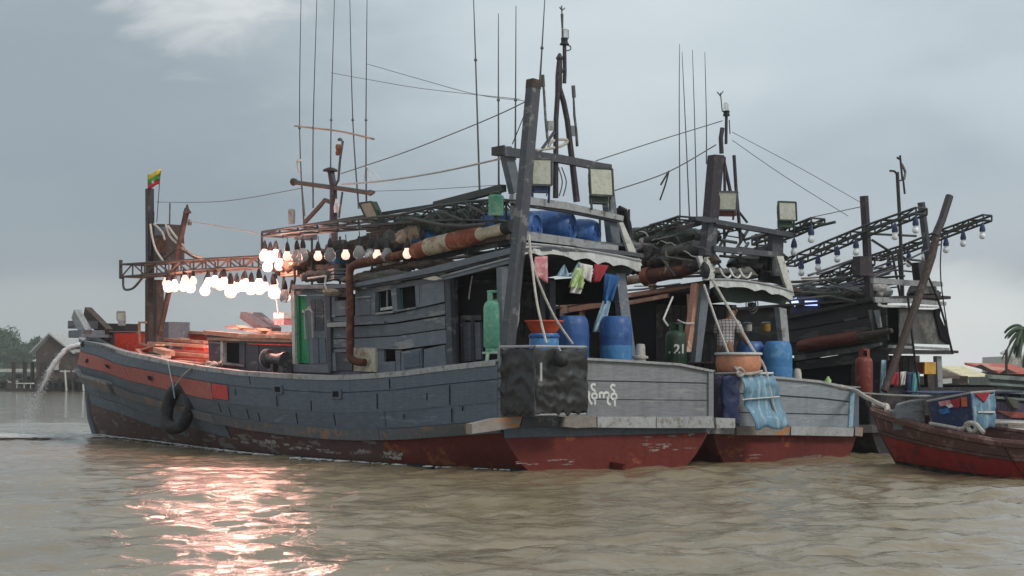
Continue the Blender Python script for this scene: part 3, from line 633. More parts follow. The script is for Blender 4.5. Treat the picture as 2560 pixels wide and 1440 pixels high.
f1('wing_board', 'grey_light', [(1290, 748), (1300, 755), (1298, 800), (1285, 860), (1280, 850)], u=.5, th=.05)
# A-frame signal mast
MB().tube([B1.pu(1389, 495, UF), B1.pu(1390, 300, UF), B1.pu(1394, 236, UF), B1.pu(1396, 190, UF), B1.pu(1399, 145, UF)], [.05, .045, .045, .055, .045], 8).build('signal_mast', 'mast_purple', boat1)
MB().tube([B1.pu(1442, 505, UF), B1.pu(1430, 400, UF), B1.pu(1418, 300, UF), B1.pu(1409, 255, UF), B1.pu(1399, 220, UF), B1.pu(1399, 150, UF)], [.06, .055, .05, .05, .045, .05], 8).build('signal_mast', 'mast_purple', boat1)
MB().lathe(B1.pu(1399, 150, UF), [(.05, 0), (.07, .03), (.02, .12)], 8).build('mast_tip', 'mast_purple', boat1)
tp = MB().tube([B1.pu(1411, 208, UF), B1.pu(1412, 180, UF), B1.pu(1411, 100, UF)], .035, 8).build('topmast', 'mast_purple', boat1)
MB().tube([B1.pu(1397, 186, UF), B1.pu(1411, 172, UF)], .03).build('topmast_strap', 'rubber', tp); MB().lathe(B1.pu(1411, 112, UF), [(.09, 0), (.06, .05), (.065, .12)], 10).build('lamp_foot', 'rubber', tp)
MB().lathe(B1.pu(1413, 98, UF), [(.055, 0), (.06, .05), (.055, .15), (.03, .18)], 10).build('masthead_light', 'bulb_glass', tp, smooth=True)
MB().tube([B1.pu(1414, 73, UF), B1.pu(1421, 75, UF), B1.pu(1421, 97, UF)], .008).build('lamp_guard', 'steel', tp)
MB().tube([B1.pu(1407, 110, UF), B1.pu(1406, 70, UF), B1.pu(1405, 35, UF)], [.022, .02, .03], 6).build('topmast_rod', 'steel', tp)
for a, b in (((1405, 35), (1404, 14)), ((1405, 26), (1399, 18)), ((1405, 26), (1412, 20))): MB().tube([B1.pu(*a, UF), B1.pu(*b, UF)], .012, 5).build('antenna_fork', 'steel', tp)
MB().tube(smooth_pts([B1.pu(1418, 113, UF), B1.pu(1426, 116, UF), B1.pu(1426, 124, UF), B1.pu(1415, 127, UF)], 3), .012, 5).build('cable_loop', 'wire', tp)
for P in (((1356, 195), (1360, 230), (1364, 300), (1369, 348)), ((1433, 222), (1436, 290), (1440, 320), (1443, 366))):
    wl_ = MB().tube([B1.pu(*q, UF) for q in P], [.018, .026, .026, .03], 6).build('light_staff', 'steel', boat1)
    MB().tube([B1.pu(P[0][0], P[0][1] - 8, UF), B1.pu(P[0][0] + 2, P[0][1] + 22, UF)], .035, 8).build('staff_lamp', 'net', wl_)
f1('nav_box', 'grey_light', rect(1371, 302, 1389, 326), th=.05); f1('nav_box', 'grey', rect(1423, 314, 1440, 340), th=.05)
MB().beam(B1.pu(1386, 330, UF), B1.pu(1342, 390, UF), .05, .04).build('mast_brace', 'grey_dark', boat1)
MB().tube(smooth_pts([B1.pu(1372, 368, UF), B1.pu(1378, 355, UF), B1.pu(1400, 348, UF), B1.pu(1420, 352, UF), B1.pu(1405, 364, UF), B1.pu(1382, 370, UF), B1.pu(1340, 376, UF)], 3), .03, 6).build('rope_coil', 'rope', boat1)
for x0, x1 in ((1396, 1402), (1404, 1412), (1372, 1370)): MB().tube(smooth_pts([B1.pu(x0, 418, UF - .05), B1.pu(x1 + 4, 455, UF - .1), B1.pu(x1 - 4, 490, UF - .1)], 3), .012, 5).build('cable', 'wire', boat1)
# awning over the stern: scalloped canvas edge, dark green underside
def awning(F, boat, L, R_, u, drop, nsc, arch, m='awning', under='green_tarp', udeep=2.2, amp=.34):
    n = nsc * 6; top, bot = [], []
    for i in range(n + 1):
        t = i / n; x = L[0] + (R_[0] - L[0]) * t; y = L[1] + (R_[1] - L[1]) * t - arch * 4 * t * (1 - t)
        sc = drop * (1 - amp * abs(math.sin(math.pi * (t + .05 * math.sin(9 * t)) * nsc)) + .16 * noise.noise(V((t * 7, nsc, 0))))
        top.append(F.pu(x, y, u)); bot.append(F.pu(x, y + sc, u - .03 + .02 * math.sin(t * 40)))
    o = MB().sheet([top, bot], F.a * .012).build('awning_valance', m, boat)
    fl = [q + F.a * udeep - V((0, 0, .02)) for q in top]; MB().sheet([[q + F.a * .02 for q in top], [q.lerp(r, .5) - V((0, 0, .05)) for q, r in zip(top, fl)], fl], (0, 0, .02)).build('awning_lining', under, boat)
    tr = MB().tube([q + V((0, 0, .02)) for q in top], .025, 6).build('awning_pole', 'grey_light', boat)
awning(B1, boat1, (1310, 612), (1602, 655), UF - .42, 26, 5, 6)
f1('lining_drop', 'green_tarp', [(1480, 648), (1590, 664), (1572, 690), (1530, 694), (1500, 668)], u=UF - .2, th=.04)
MB().sheet([[B1.W(u, v, 4.02 - .02 * v + .05 * u) for v in (-1.35, 1.35)] for u in (.75, 2.6)], (0, 0, -.05)).build('drum_shelf', 'grey_dark', boat1)

# ------------------------------------------------------------------ mid mast with crossbar, and whip antennas
UM = 6.6
mm = MB().tube([B1.cv(838, -.2, 3.7), B1.pv(834, 470, -.2), B1.pv(826, 422, -.2)], .075, 8).build('mid_mast', 'mast_purple', boat1)
MB().lathe(B1.pv(826, 428, -.2), [(.17, 0), (.15, .04), (.05, .08)], 10).build('mast_cap', 'brown_timber', mm)
MB().tube([B1.pv(733, 455, -.2), B1.pv(760, 459, -.2), B1.pv(812, 466, -.2), B1.pv(870, 474, -.2), B1.pv(922, 482, -.2)], .05, 8).build('crossbar', 'boom_rust', mm)
MB().lathe(B1.pv(733, 455, -.2), [(.02, -.07), (.09, 0), (.06, .12)], 8, axis=B1.a * -1).build('crossbar_lamp', 'brown_timber', mm); MB().lathe(B1.pv(925, 482, -.2), [(.05, -.05), (.07, 0), (.03, .16)], 8, axis=B1.a * -1).build('crossbar_lamp', 'steel', mm)
MB().tube([B1.pv(836, 468, -.2), B1.pv(846, 450, -.2), B1.pv(850, 400, -.2), B1.pv(857, 352, -.2)], .03, 6).build('lantern_staff', 'steel', mm)
for y in (368, 382): MB().lathe(B1.pv(846, y + 6, -.2), [(.06, 0), (.065, .06), (.05, .11)], 10).build('red_lantern', 'rust_red', mm)
MB().lathe(B1.pv(850, 352, -.2), [(.05, 0), (.055, .04), (.01, .07)], 8).build('masthead_cap', 'steel', mm)
MB().tube([B1.pv(763, 555, -.2), B1.pv(800, 515, -.2), B1.pv(812, 500, -.2), B1.pv(834, 508, -.2)], .05, 6).build('mast_brace', 'boom_rust', mm); MB().tube([B1.pv(847, 545, -.2), B1.pv(856, 480, -.2)], .025, 6).build('mast_brace', 'steel', mm)
MB().lathe(B1.pv(842, 532, -.2), [(.06, 0), (.07, .12), (.05, .2), (.03, .3)], 10).build('horn', 'white_paint', mm)
MB().tube([B1.pv(755, 470, -.2), B1.pv(762, 540, -.2)], .018, 5).build('aerial_bracket', 'net', mm); MB().tube([B1.pv(753, 400, -.2), B1.pv(743, 402, -.2), B1.pv(747, 430, -.2)], .03, 6).build('aerial_lamp', 'white_paint', mm)
ANT = [((753, -30), (749, 320), (760, 562)), ((793, -30), (783, 320), (783, 520)), ((837, -30), (828, 300), (826, 560)), ((874, -30), (882, 300), (897, 522)), ((918, -30), (915, 300), (916, 512)),
       ((1183, -30), (1189, 150), (1199, 475)), ((1246, 34), (1246, 250), (1247, 470)), ((1290, 15), (1289, 250), (1288, 400)), ((1363, -20), (1355, 120), (1350, 200))]
for i, P in enumerate(ANT):
    v = -.2 if i < 5 else -.9
    pts = [B1.pv(*q, v) for q in P]; o = MB().tube(smooth_pts(pts, 4), [.007 + .014 * k / 8 for k in range(9)], 5).build('whip_antenna', 'wire', boat1)
    MB().lathe(pts[1], [(.03, -.02), (.035, 0), (.02, .03)], 6).build('antenna_joint', 'wire', o)
    if i in (4,):
        for dx in (-6, 14, 36): MB().tube([B1.pv(916, 415, v), B1.pv(916 + dx, 452, v)], .012, 5).build('antenna_stay', 'white_paint', o)
MB().tube(smooth_pts([B1.pv(737, 315, -.2), B1.pv(800, 322, -.2), B1.pv(860, 330, -.2), B1.pv(935, 348, -.2)], 3), .022, 6).build('antenna_spreader', 'pale_timber', boat1)
MB().lathe(B1.pv(729, 560, -.6), [(.07, 0), (.08, .1), (.08, .30), (.05, .33)], 10).build('radio_can', 'grey_light', boat1); MB().fbox(B1, 9.3, 9.6, -.75, -.35, 4.6, 4.75).build('radio_base', 'grey', boat1)

# ------------------------------------------------------------------ lamp booms (welded trusses)
def truss(boat, name, m, P, Q, dv, r=.022, nb=9, F=B1):
    """box truss: P upper chord, Q lower chord, both doubled sideways by dv, with posts and diagonals"""
    b = MB()
    def along(C, t):
        k = t * (len(C) - 1); i = min(int(k), len(C) - 2); return C[i].lerp(C[i + 1], k - i)
    e = F.p * dv
    for C in (P, Q):
        for s in (0, 1): b.tube([q + e * s for q in C], r, 6)
    for i in range(nb + 1):
        t = i / nb; a0, b0 = along(P, t), along(Q, t)
        for s in (0, 1): b.tube([a0 + e * s, b0 + e * s], r * .8, 5)
        b.tube([a0, a0 + e], r * .8, 5); b.tube([b0, b0 + e], r * .8, 5)
        if i < nb:
            a1, b1 = along(P, (i + 1) / nb), along(Q, (i + 1) / nb)
            for s in (0, 1): b.tube([(a0 if i % 2 else b0) + e * s, (b1 if i % 2 else a1) + e * s], r * .7, 5)
    return b.build(name, m, boat)
VB = -1.45
bp = [B1.pv(*q, VB) for q in ((303, 661), (400, 655), (500, 648), (600, 643), (725, 637))]; bq = [B1.pv(*q, VB) for q in ((303, 692), (400, 684), (500, 674), (600, 668), (725, 672))]
boomF = truss(boat1, 'lamp_boom', 'boom_rust', bp, bq, .55, .028, 13)
MB().tube([B1.pv(302, 650, VB), B1.pv(302, 697, VB)], .045, 6).build('boom_end_bar', 'boom_steel', boomF)
MB().tube(smooth_pts([B1.pv(308, 693, VB), B1.pv(310, 722, VB), B1.pv(330, 722, VB), B1.pv(345, 708, VB), B1.pv(356, 694, VB)], 3), .03, 6).build('boom_hook', 'boom_steel', boomF)
MB().tube(smooth_pts([B1.pv(712, 672, VB), B1.pv(706, 730, VB), B1.pv(710, 746, VB), B1.pv(724, 732, VB), B1.pv(730, 700, VB)], 3), .03, 6).build('boom_hook', 'boom_steel', boomF)
up_ = [B1.pv(*q, -1.85) for q in ((655, 580), (760, 564), (880, 549), (1000, 537), (1090, 516), (1160, 505), (1245, 498))]; uq_ = [B1.pv(*q, -1.85) for q in ((656, 590), (760, 577), (880, 567), (1000, 557), (1090, 552), (1160, 550), (1245, 552))]
boomA = truss(boat1, 'lamp_boom', 'boom_steel', up_, uq_, .5, .026, 14)
MB().beam(B1.pv(1090, 513, -1.5), B1.pv(1258, 470, -1.5), .14, .12).build('roof_rail', 'boom_steel', boat1); MB().beam(B1.pv(760, 565, -1.2), B1.pv(1092, 513, -1.2), .06, .06).build('roof_rail', 'boom_steel', boat1)
bl = [(655, 582), (655, 640), (662, 668)], [(735, 640), (737, 700), (730, 740)], [(1050, 560), (1052, 640), (1055, 690)], [(1180, 505), (1185, 560), (1190, 610)]
for P in bl: MB().tube([B1.pv(*q, -1.6) for q in P], .028, 6).build('boom_strut', 'boom_steel', boat1)
for xx in (780, 850, 930, 1010, 1090, 1170, 1240):
    t = B1.cv(xx, -1.55, 0); u = (t - B1.o).dot(B1.a); MB().tube([B1.W(u, -1.55, onroof(u, -1.55) - .05), B1.W(u, -1.55, onroof(u, -1.55) + .95)], .025, 6).build('roof_stanchion', 'boom_steel', boat1)
    MB().tube([B1.W(u, 1.55, onroof(u, 1.55) - .05), B1.W(u, 1.55, onroof(u, 1.55) + .95)], .025, 6).build('roof_stanchion', 'boom_steel', boat1)
MB().tube([B1.pv(1025, 545, -1.9), B1.pv(1110, 563, -1.9), B1.pv(1160, 565, -1.9), B1.pv(1215, 561, -1.9)], .035, 6).build('boom_pipe', 'boom_steel', boat1); MB().tube([B1.pv(1100, 528, -1.9), B1.pv(1160, 552, -1.9)], .028, 6).build('boom_pipe', 'boom_steel', boat1)
MB().tube([B1.pv(1166, 510, -1.9), B1.pv(1215, 536, -1.9)], .028, 6).build('boom_pipe', 'boom_steel', boat1)
# ------------------------------------------------------------------ bow mast
bm_ = MB().beam(B1.cv(376, -.35, 2.0), B1.pv(374, 472, -.35), .165, .165).build('bow_mast', 'mast_purple', boat1)
MB().beam(B1.cv(376, -.35, 2.0), B1.pv(376, 700, -.35), .20, .20).build('mast_foot', 'brown_timber', bm_); MB().beam(B1.cv(397, -.45, 2.0), B1.pv(396, 700, -.45), .19, .2).build('mast_foot', 'brown_timber', bm_)
MB().beam(B1.pv(381, 530, -.4), B1.pv(379, 640, -.4), .08, .08).build('mast_fish', 'mast_purple', bm_)
lean = MB().beam(B1.pv(398, 838, -.9), B1.pv(468, 522, -.9), .10, .10).build('derrick_pole', 'brown_timber', boat1)
MB().lathe(B1.pv(468, 530, -.9), [(.10, -.03), (.10, .0), (.05, .06), (.02, .18)], 8).build('pole_cap', 'brown_timber', lean); MB().lathe(B1.pv(474, 563, -.9), [(.05, 0), (.055, .08), (.03, .14)], 8).build('pulley_block', 'steel', lean)
box_ = pp(B1, 'mast_box', 'brown_timber', boat1, [(382, 560), (414, 560), (416, 660), (384, 660)], v=-.5, th=.5)
pp(B1, 'box_panel', 'grey', box_, [(387, 566), (412, 566), (412, 588), (387, 588)], v=-.52, th=.02); pp(B1, 'box_panel', 'rust', box_, [(388, 596), (412, 596), (413, 632), (389, 632)], v=-.52, th=.02)
MB().tube([B1.pv(*q, -.8) for q in ((392, 660), (418, 640), (446, 618), (480, 640), (505, 650))], .035, 6).build('boom_bridle', 'boom_rust', boomF); MB().tube([B1.pv(*q, -.8) for q in ((426, 630), (438, 655))], .03, 6).build('boom_bridle', 'boom_rust', boomF)
for P in (((376, 560), (380, 590), (390, 625), (410, 655)), ((414, 560), (424, 590), (446, 612), (462, 625)), ((385, 560), (405, 580), (412, 600)), ((455, 610), (480, 635), (520, 648)), ((420, 565), (438, 590), (450, 605))):
    MB().tube(smooth_pts([B1.pv(*q, -.85) for q in P], 3), .028, 6).build('rope_lashing', 'rope', bm_)
MB().tube([B1.pv(425, 508, -.4), B1.pv(424, 566, -.4)], .02, 5).build('staff', 'steel', bm_)
# ------------------------------------------------------------------ foredeck house
VF = -1.5
fh = MB().fbox(B1, 8.4, 11.75, VF + .1, 1.3, 1.4, 2.25).build('fore_house', 'grey_dark', boat1)
def d1(name, m, pts, v=VF, th=.05): return pp(B1, name, m, fh, pts, v=v, th=th)
d1('roof_board', 'pink_timber', [(508, 826), (600, 834), (726, 838), (726, 846), (600, 846), (510, 836)], v=VF - .12, th=.12)
d1('fascia_board', 'grey_dark', [(512, 836), (600, 847), (726, 848), (726, 862), (600, 858), (516, 848)], v=VF - .06, th=.06)
MB().sheet([[B1.W(u, v, 2.42 + .10 * (1 - v * v / 2) + .03 * (u - 8)) for v in (-1.6, -.8, 0, .8, 1.5)] for u in (8.15, 9.5, 11, 12.0)], (0, 0, -.06)).build('house_roof', 'pink_timber', fh)
d1('wall_panel', 'grey_dark', [(520, 846), (551, 850), (551, 925), (524, 918)]); d1('window_frame', 'grey_light', [(524, 853), (551, 856), (551, 860), (524, 857)], v=VF - .03); d1('window_frame', 'white_board', [(551, 852), (557, 853), (557, 910), (551, 910)], v=VF - .05, th=.1)
d1('window_frame', 'grey_light', [(553, 905), (606, 912), (606, 917), (553, 911)], v=VF - .05, th=.1); d1('window_pane', 'dark_int', [(557, 855), (606, 858), (606, 912), (557, 906)], v=VF + .05); d1('window_post', 'grey_dark', [(598, 857), (612, 858), (612, 930), (598, 928)], v=VF - .02)
d1('wall_panel', 'grey_dark', [(612, 860), (646, 862), (646, 932), (612, 930)]); d1('wall_panel', 'grey_dark', [(648, 862), (728, 864), (730, 936), (648, 934)], v=VF + .01)
for P in ([(558, 815), (588, 813), (602, 820), (598, 826), (566, 820)], [(605, 823), (640, 820), (655, 826), (650, 832), (612, 828)], [(670, 828), (726, 830), (726, 838), (664, 836)]):
    pp(B1, 'hatch_coaming', 'pale_timber', boat1, P, v=-1.2, th=.25)
for P in ([(568, 819), (590, 819), (592, 823), (570, 823)], [(612, 826), (642, 826), (642, 830), (614, 830)], [(685, 832), (724, 833), (724, 837), (685, 836)]): pp(B1, 'hatch_light', 'white_board', boat1, P, v=-1.22, th=.02)
MB().beam(B1.pv(612, 788, -.6), B1.pv(668, 826, -.6), .24, .15).build('roof_timber', 'grey_dark', boat1); MB().beam(B1.pv(642, 788, -.2), B1.pv(692, 826, -.2), .22, .14).build('roof_timber', 'grey_dark', boat1)

# ================================================================== THINGS ON BOAT 1
# ---- hanging lamps: one lit, one dark, copied
def lamp_proto(name, label, bulb_mat, group, r=.13, cord=.25, socket='rubber'):
    t = thing(name, label, 'lamp', (0, 0, 0), group)
    MB().tube([(0, 0, 0), (.01, 0, -cord)], .010, 5).build('cord', 'wire', t, at=(0, 0, 0))
    MB().lathe((0, 0, -cord - .18), [(.055, 0), (.06, .05), (.045, .12), (.02, .19)], 10).build('socket', socket, t, at=(0, 0, 0), smooth=50)
    MB().lathe((0, 0, -cord - .18 - 2.3 * r), [(.01, 0), (r * .6, r * .12), (r * .93, r * .55), (r, r), (r * .9, r * 1.45), (r * .6, r * 1.95), (.05, r * 2.35)], 14).build('bulb', bulb_mat, t, at=(0, 0, 0), smooth=True)
    return t
LIT = lamp_proto('hanging_lamp', 'glowing pinkish white bulb in the lit row under the bow truss boom', 'lamp_lit', 'lit lamps under the bow boom', .112, .03)
lit_spots = []
for i, x in enumerate((414, 424, 433, 442, 451, 462, 474, 486, 512, 523, 533, 543, 553, 562, 571, 580, 589, 598, 607, 615, 624, 632, 641, 650)): lit_spots.append((x + 3 * (-1) ** i, 672 + 4 * ((i * 7) % 3), VB + (.0 if i % 2 else .5)))
lit_spots += [(682, 672, VB), (690, 676, VB + .5), (662, 676, VB + .25)]
first = True
for x, y, v in lit_spots:
    p = B1.pv(x, y, v)
    if first: LIT.location = p; first = False
    else: copy_tree(LIT, p + V((0, 0, random.uniform(-.10, .10))), (random.uniform(-.15, .15), random.uniform(-.15, .15), random.uniform(0, 6)), scale=random.uniform(.75, 1.3))
for x, y in ((662, 600), (676, 604), (690, 600), (700, 622), (670, 626)):
    copy_tree(LIT, B1.pv(x, y, -1.6), (random.uniform(-.2, .2), 0, 0), 'glowing bulb in the bright cluster at the cabin boom tip', 'lit lamps at the cabin boom tip')
kk = 0
for o_ in list(COL.objects):
    if o_.name.startswith('hanging_lamp') and o_.get('group', '').startswith('lit lamps'):
        kk += 1
        if kk % 5 in (1, 3):
            for ch in o_.children:
                if ch.name.startswith('bulb'): ch.data = ch.data.copy(); ch.data.materials[0] = M['lamp_warm']
pl = bpy.data.lights.new('bulb_glow', 'POINT'); pl.energy = 150; pl.color = (1, .43, .34); pl.shadow_soft_size = .35
for (x, y, v) in ((450, 715, VB), (560, 722, VB), (625, 728, VB), (680, 640, -1.9)):
    o = bpy.data.objects.new('bulb_glow', pl); COL.objects.link(o); o.location = B1.pv(x, y, v)
DIM = lamp_proto('hanging_lamp', 'faintly glowing bulb half lit along the cabin roof boom', 'lamp_dim', 'half lit lamps along the cabin roof', .085, .12)
OFFL = lamp_proto('hanging_lamp', 'unlit clear glass bulb hanging along the cabin roof boom', 'bulb_glass', 'unlit lamps along the cabin roof', .12, .10)
fd, fo = True, True
for x, y in ((718, 592), (795, 590), (864, 586), (943, 585), (1018, 580)):
    p = B1.pv(x, y, -1.8)
    if fd: DIM.location = p; fd = False
    else: copy_tree(DIM, p)
for x, y in ((742, 590), (757, 586), (825, 584), (898, 578), (712, 690), (925, 585), (968, 583)):
    p = B1.pv(x, y, -1.75)
    if fo: OFFL.location = p; fo = False
    else: copy_tree(OFFL, p, (0, 0, x))
# ---- blue drums
def drum_proto(name, label, m='drum_blue', low=None, h=.93, r=.29):
    t = thing(name, label, 'drum', (0, 0, 0))
    MB().lathe((0, 0, 0), [(r * .86, 0), (r * .96, .03), (r, .09), (r, h * .36), (r * 1.015, h * .40), (r, h * .44)], 28).build('lower_body', low or m, t, at=(0, 0, 0), smooth=50)
    MB().lathe((0, 0, 0), [(r * .998, h * .441), (r * 1.0, h * .60), (r * 1.015, h * .63), (r, h * .66), (r * .975, h * .82), (r * .90, h * .92), (r * .80, h * .975), (r * .72, h), (r * .66, h * .985), (r * .64, h * .965)], 28).build('upper_body', m, t, at=(0, 0, 0), smooth=50)
    for s in (-1, 1): MB().lathe((s * r * .4, 0, h * .96), [(.04, 0), (.04, .03), (.03, .035)], 10).build('bung', m, t, at=(0, 0, 0))
    return t
DR = drum_proto('plastic_drum', 'two-tone blue plastic drum beside the mooring bollard on the grey transom', 'drum_blue', 'drum_light')
DR.location = B1.cu(1540, .45, 1.77)
d2 = copy_tree(DR, B1.cu(1432, .62, 1.76), (0, 0, 1), 'blue drum behind the black tarp enclosure on the stern deck')
for ch in d2.children:
    if ch.name.startswith('lower'): ch.data = ch.data.copy(); ch.data.materials[0] = M['drum_blue']
def lying(x, y, u, label, ang, sc=1, m=None):
    p = B1.pu(x, y, u); d = copy_tree(DR, p, None, label, None, sc); ax = (B1.a * -math.cos(ang) + B1.p * math.sin(ang)); d.rotation_euler = ax.to_track_quat('Z', 'Y').to_euler(); d.location = p - ax * .9 * sc
    for ch in d.children:
        if ch.name.startswith('lower'): ch.data = bpy.data.meshes[d2.children[0].data.name] if False else ch.data.copy(); ch.data.materials[0] = M['drum_blue']
    return d
lying(1428, 568, 1.1, 'blue drum lying in the middle of the three on the roof shelf', .55, 1.1); lying(1490, 584, 1.1, 'blue drum lying beside the white side board on the roof shelf', .5, .95); lying(1338, 570, 1.0, 'blue drum lying behind the tall grey post on the roof shelf', .45, 1.1)
# open blue barrel with red basin
bb = thing('plastic_barrel', 'open blue barrel under the red basin on the stern', 'barrel', B1.cu(1360, .25, 1.76))
p = B1.cu(1360, .25, 1.76); MB().lathe(p, [(.20, 0), (.25, .1), (.26, .35), (.25, .58), (.235, .6), (.235, .5)], 22).build('barrel_body', 'drum_light', bb, smooth=50); MB().lathe(p, [(.262, .52), (.275, .55), (.262, .58)], 22).build('barrel_rim', 'drum_blue', bb, smooth=50)
rb = thing('plastic_basin', 'round red plastic basin resting on the blue barrel', 'basin', p + V((0, 0, .58)))
MB().lathe(p + V((0, 0, .60)), [(.20, 0), (.26, .08), (.31, .19), (.335, .20), (.335, .22), (.30, .21), (.24, .08), (.05, .04)], 26).build('basin_bowl', 'tub_red', rb, smooth=50)
# gas cylinders
def cylinder(F, x, u, z0, m, name, label, r=.165, h=1.0, parts=True):
    b0 = F.cu(x, u, z0); t = thing(name, label, 'gas cylinder', b0)
    MB().lathe(b0, [(r * .8, 0), (r * .85, .03), (r * .80, .05), (r, .10), (r, h * .72), (r * .9, h * .79), (r * .6, h * .84), (r * .2, h * .86)], 22).build('cylinder_body', m, t, smooth=50)
    b = MB()
    for k in range(10):
        if k in (2, 3, 7): continue
        a0, a1 = k * .628, (k + 1) * .628
        b.hexa([b0 + V((r * .66 * q * math.cos(a), r * .66 * q * math.sin(a), z)) for z in (h * .82, h * .96) for a, q in ((a0, .93), (a1, .93), (a1, 1), (a0, 1))])
    b.lathe(b0, [(r * .66, h * .96), (r * .69, h * .97), (r * .69, h), (r * .60, h), (r * .60, h * .96)], 16)
    b.build('collar', m, t); MB().lathe(b0, [(.03, h * .85), (.03, h * .93), (.05, h * .94), (.05, h * .96)], 8).build('valve', 'steel', t)
    MB().lathe(b0, [(r * 1.012, h * .40), (r * 1.02, h * .405), (r * 1.012, h * .41)], 22).build('weld_seam', m, t)
    return t
cylinder(B1, 1237, .85, 2.05, 'gas_green', 'gas_cylinder', 'mint green gas cylinder standing on a pale stool by the grey post', .195, 1.05)
sp = B1.cu(1237, .85, 1.74); st = thing('wooden_stool', 'small pale green stool under the mint gas cylinder', 'stool', sp)
MB().lathe(sp, [(.21, .27), (.22, .28), (.22, .30), (.20, .31)], 4).build('stool_seat', 'stool', st)
for a, b in ((-1, -1), (1, -1), (1, 1), (-1, 1)): MB().beam(sp + V((a * .15, b * .15, 0)), sp + V((a * .12, b * .12, .275)), .045).build('stool_leg', 'stool', st)
for a, b, c, d in ((-1, -1, 1, -1), (1, -1, 1, 1)): MB().beam(sp + V((a * .135, b * .135, .12)), sp + V((c * .135, d * .135, .12)), .03).build('stool_rung', 'stool', st)
# mooring bollard on the transom deck
bo = B1.cu(1601, .22, 1.78); bt = thing('mooring_bollard', 'pale mooring bollard wound with rope beside the blue drum', 'bollard', bo)
MB().lathe(bo, [(.15, 0), (.16, .05), (.12, .07), (.10, .1), (.10, .16), (.14, .17), (.14, .21), (.09, .22), (.085, .37), (.075, .42), (.03, .43)], 16).build('bollard_post', 'rope', bt, smooth=50)
# ---- black tarp enclosure hung off the stern
te = thing('tarp_enclosure', 'box-shaped enclosure of black tarpaulin hung outside the grey transom', 'enclosure', B1.W(-.4, -2.0, 1.0))
def wrinkled(F, A, B, z0, z1, n, k, amp, seed, nrm):
    g = []
    for i in range(n + 1):
        row = []
        for j in range(k + 1):
            p = A.lerp(B, j / k); zb_ = z0 + .06 * noise.noise(V((j * .25, seed, 0))) + .03 * math.sin(j * .9 + seed); zt_ = z1 - .035 * abs(math.sin(j / k * 9.4)); z = zb_ + (zt_ - zb_) * i / n; q = V((p.x, p.y, z))
            a_, b_ = i / n * 18, j / k * 14; rid = 1 - abs(noise.noise(V((b_ * .16 + a_ * .13, a_ * .17 - b_ * .05, seed)))) * 2.2
            e = amp * (rid * 1.5 + .35 * noise.noise(V((b_ * .5, a_ * .5, seed + 5))) + .22 * (1 - 2 * abs(noise.noise(V((b_ * .5 + a_ * .42, a_ * .5 - b_ * .2, seed + 9)))))) * (.25 + .75 * math.sin(math.pi * min(1, max(0, .05 + .9 * i / n))))
            row.append(q + nrm * e)
        g.append(row)
    return g
def wpt(F, x, u): q = F.pu(x, HZ, u); q.z = 0; return q
cA, cB, cC = B1.W(0, -2.44, 0), wpt(B1, 1337, -.72), wpt(B1, 1466, -.72); 
MB().sheet(wrinkled(B1, cA, cB, 1.02, 2.10, 40, 32, .034, 1, B1.p * -1), B1.p * .02).build('tarp_side', 'black_tarp', te, smooth=True)
MB().sheet(wrinkled(B1, cB, cC, 1.02, 2.10, 40, 36, .040, 3, B1.a * -1), B1.a * .02).build('tarp_front', 'black_tarp', te, smooth=True)
cD = cC + B1.a * .72; MB().sheet(wrinkled(B1, cC, cD, 1.02, 2.10, 10, 10, .03, 8, B1.p), B1.p * -.02).build('tarp_side', 'black_tarp', te, smooth=True)
for q in (cB, cC): MB().tube([q + V((0, 0, .98)), q + V((0, 0, 2.12))], .02, 6).build('corner_pole', 'grey_dark', te)
for a, b in ((cA, cB), (cB, cC)): MB().tube([a + V((0, 0, 2.115)), b + V((0, 0, 2.115))], .026, 6).build('top_rail', 'grey_light', te)
MB().tube([cB + V((0, 0, 1.0)), cC + V((0, 0, 1.0))], .018, 6).build('bottom_rail', 'grey_light', te)
MB().beam(cB + V((.10, -.05, 1.55)), cB + V((.10, -.05, 1.85)), .045, .01).build('white_strip', 'white_paint', te)
fb = thing('float_ball', 'round black float ball hung in front of the tarp enclosure', 'float', B1.pu(1403, 898, -.92))
MB().lathe(B1.pu(1403, 898, -.92) - V((0, 0, .135)), [(.01, 0), (.06, .012), (.1, .04), (.128, .09), (.135, .135), (.128, .18), (.1, .23), (.06, .258), (.02, .27)], 18).build('ball', 'rubber', fb, smooth=True); MB().tube([B1.pu(1403, 880, -.92), B1.pu(1395, 866, -.76)], .015).build('lanyard', 'rope', fb)
def rope(name, label, pts, r=.014, m='rope', group=None, cat='rope', k=4):
    o = MB().tube(smooth_pts(pts, k) if len(pts) > 2 else pts, r, 6).build(name, m); tag(o, label, cat, group); return o
rope('stay_rope', 'pale rope running from the tall post down to the black tarp corner', [B1.pu(1322, 585, -.05), B1.pu(1330, 660, -.2), B1.pu(1343, 760, -.45), B1.pu(1366, 858, -.72)], .022)
rope('stay_rope', 'pale rope running from the tall post to the tarp rail end', [B1.pu(1322, 625, -.05), B1.pu(1345, 700, -.2), B1.pu(1385, 790, -.45), B1.pu(1432, 860, -.70)], .022)
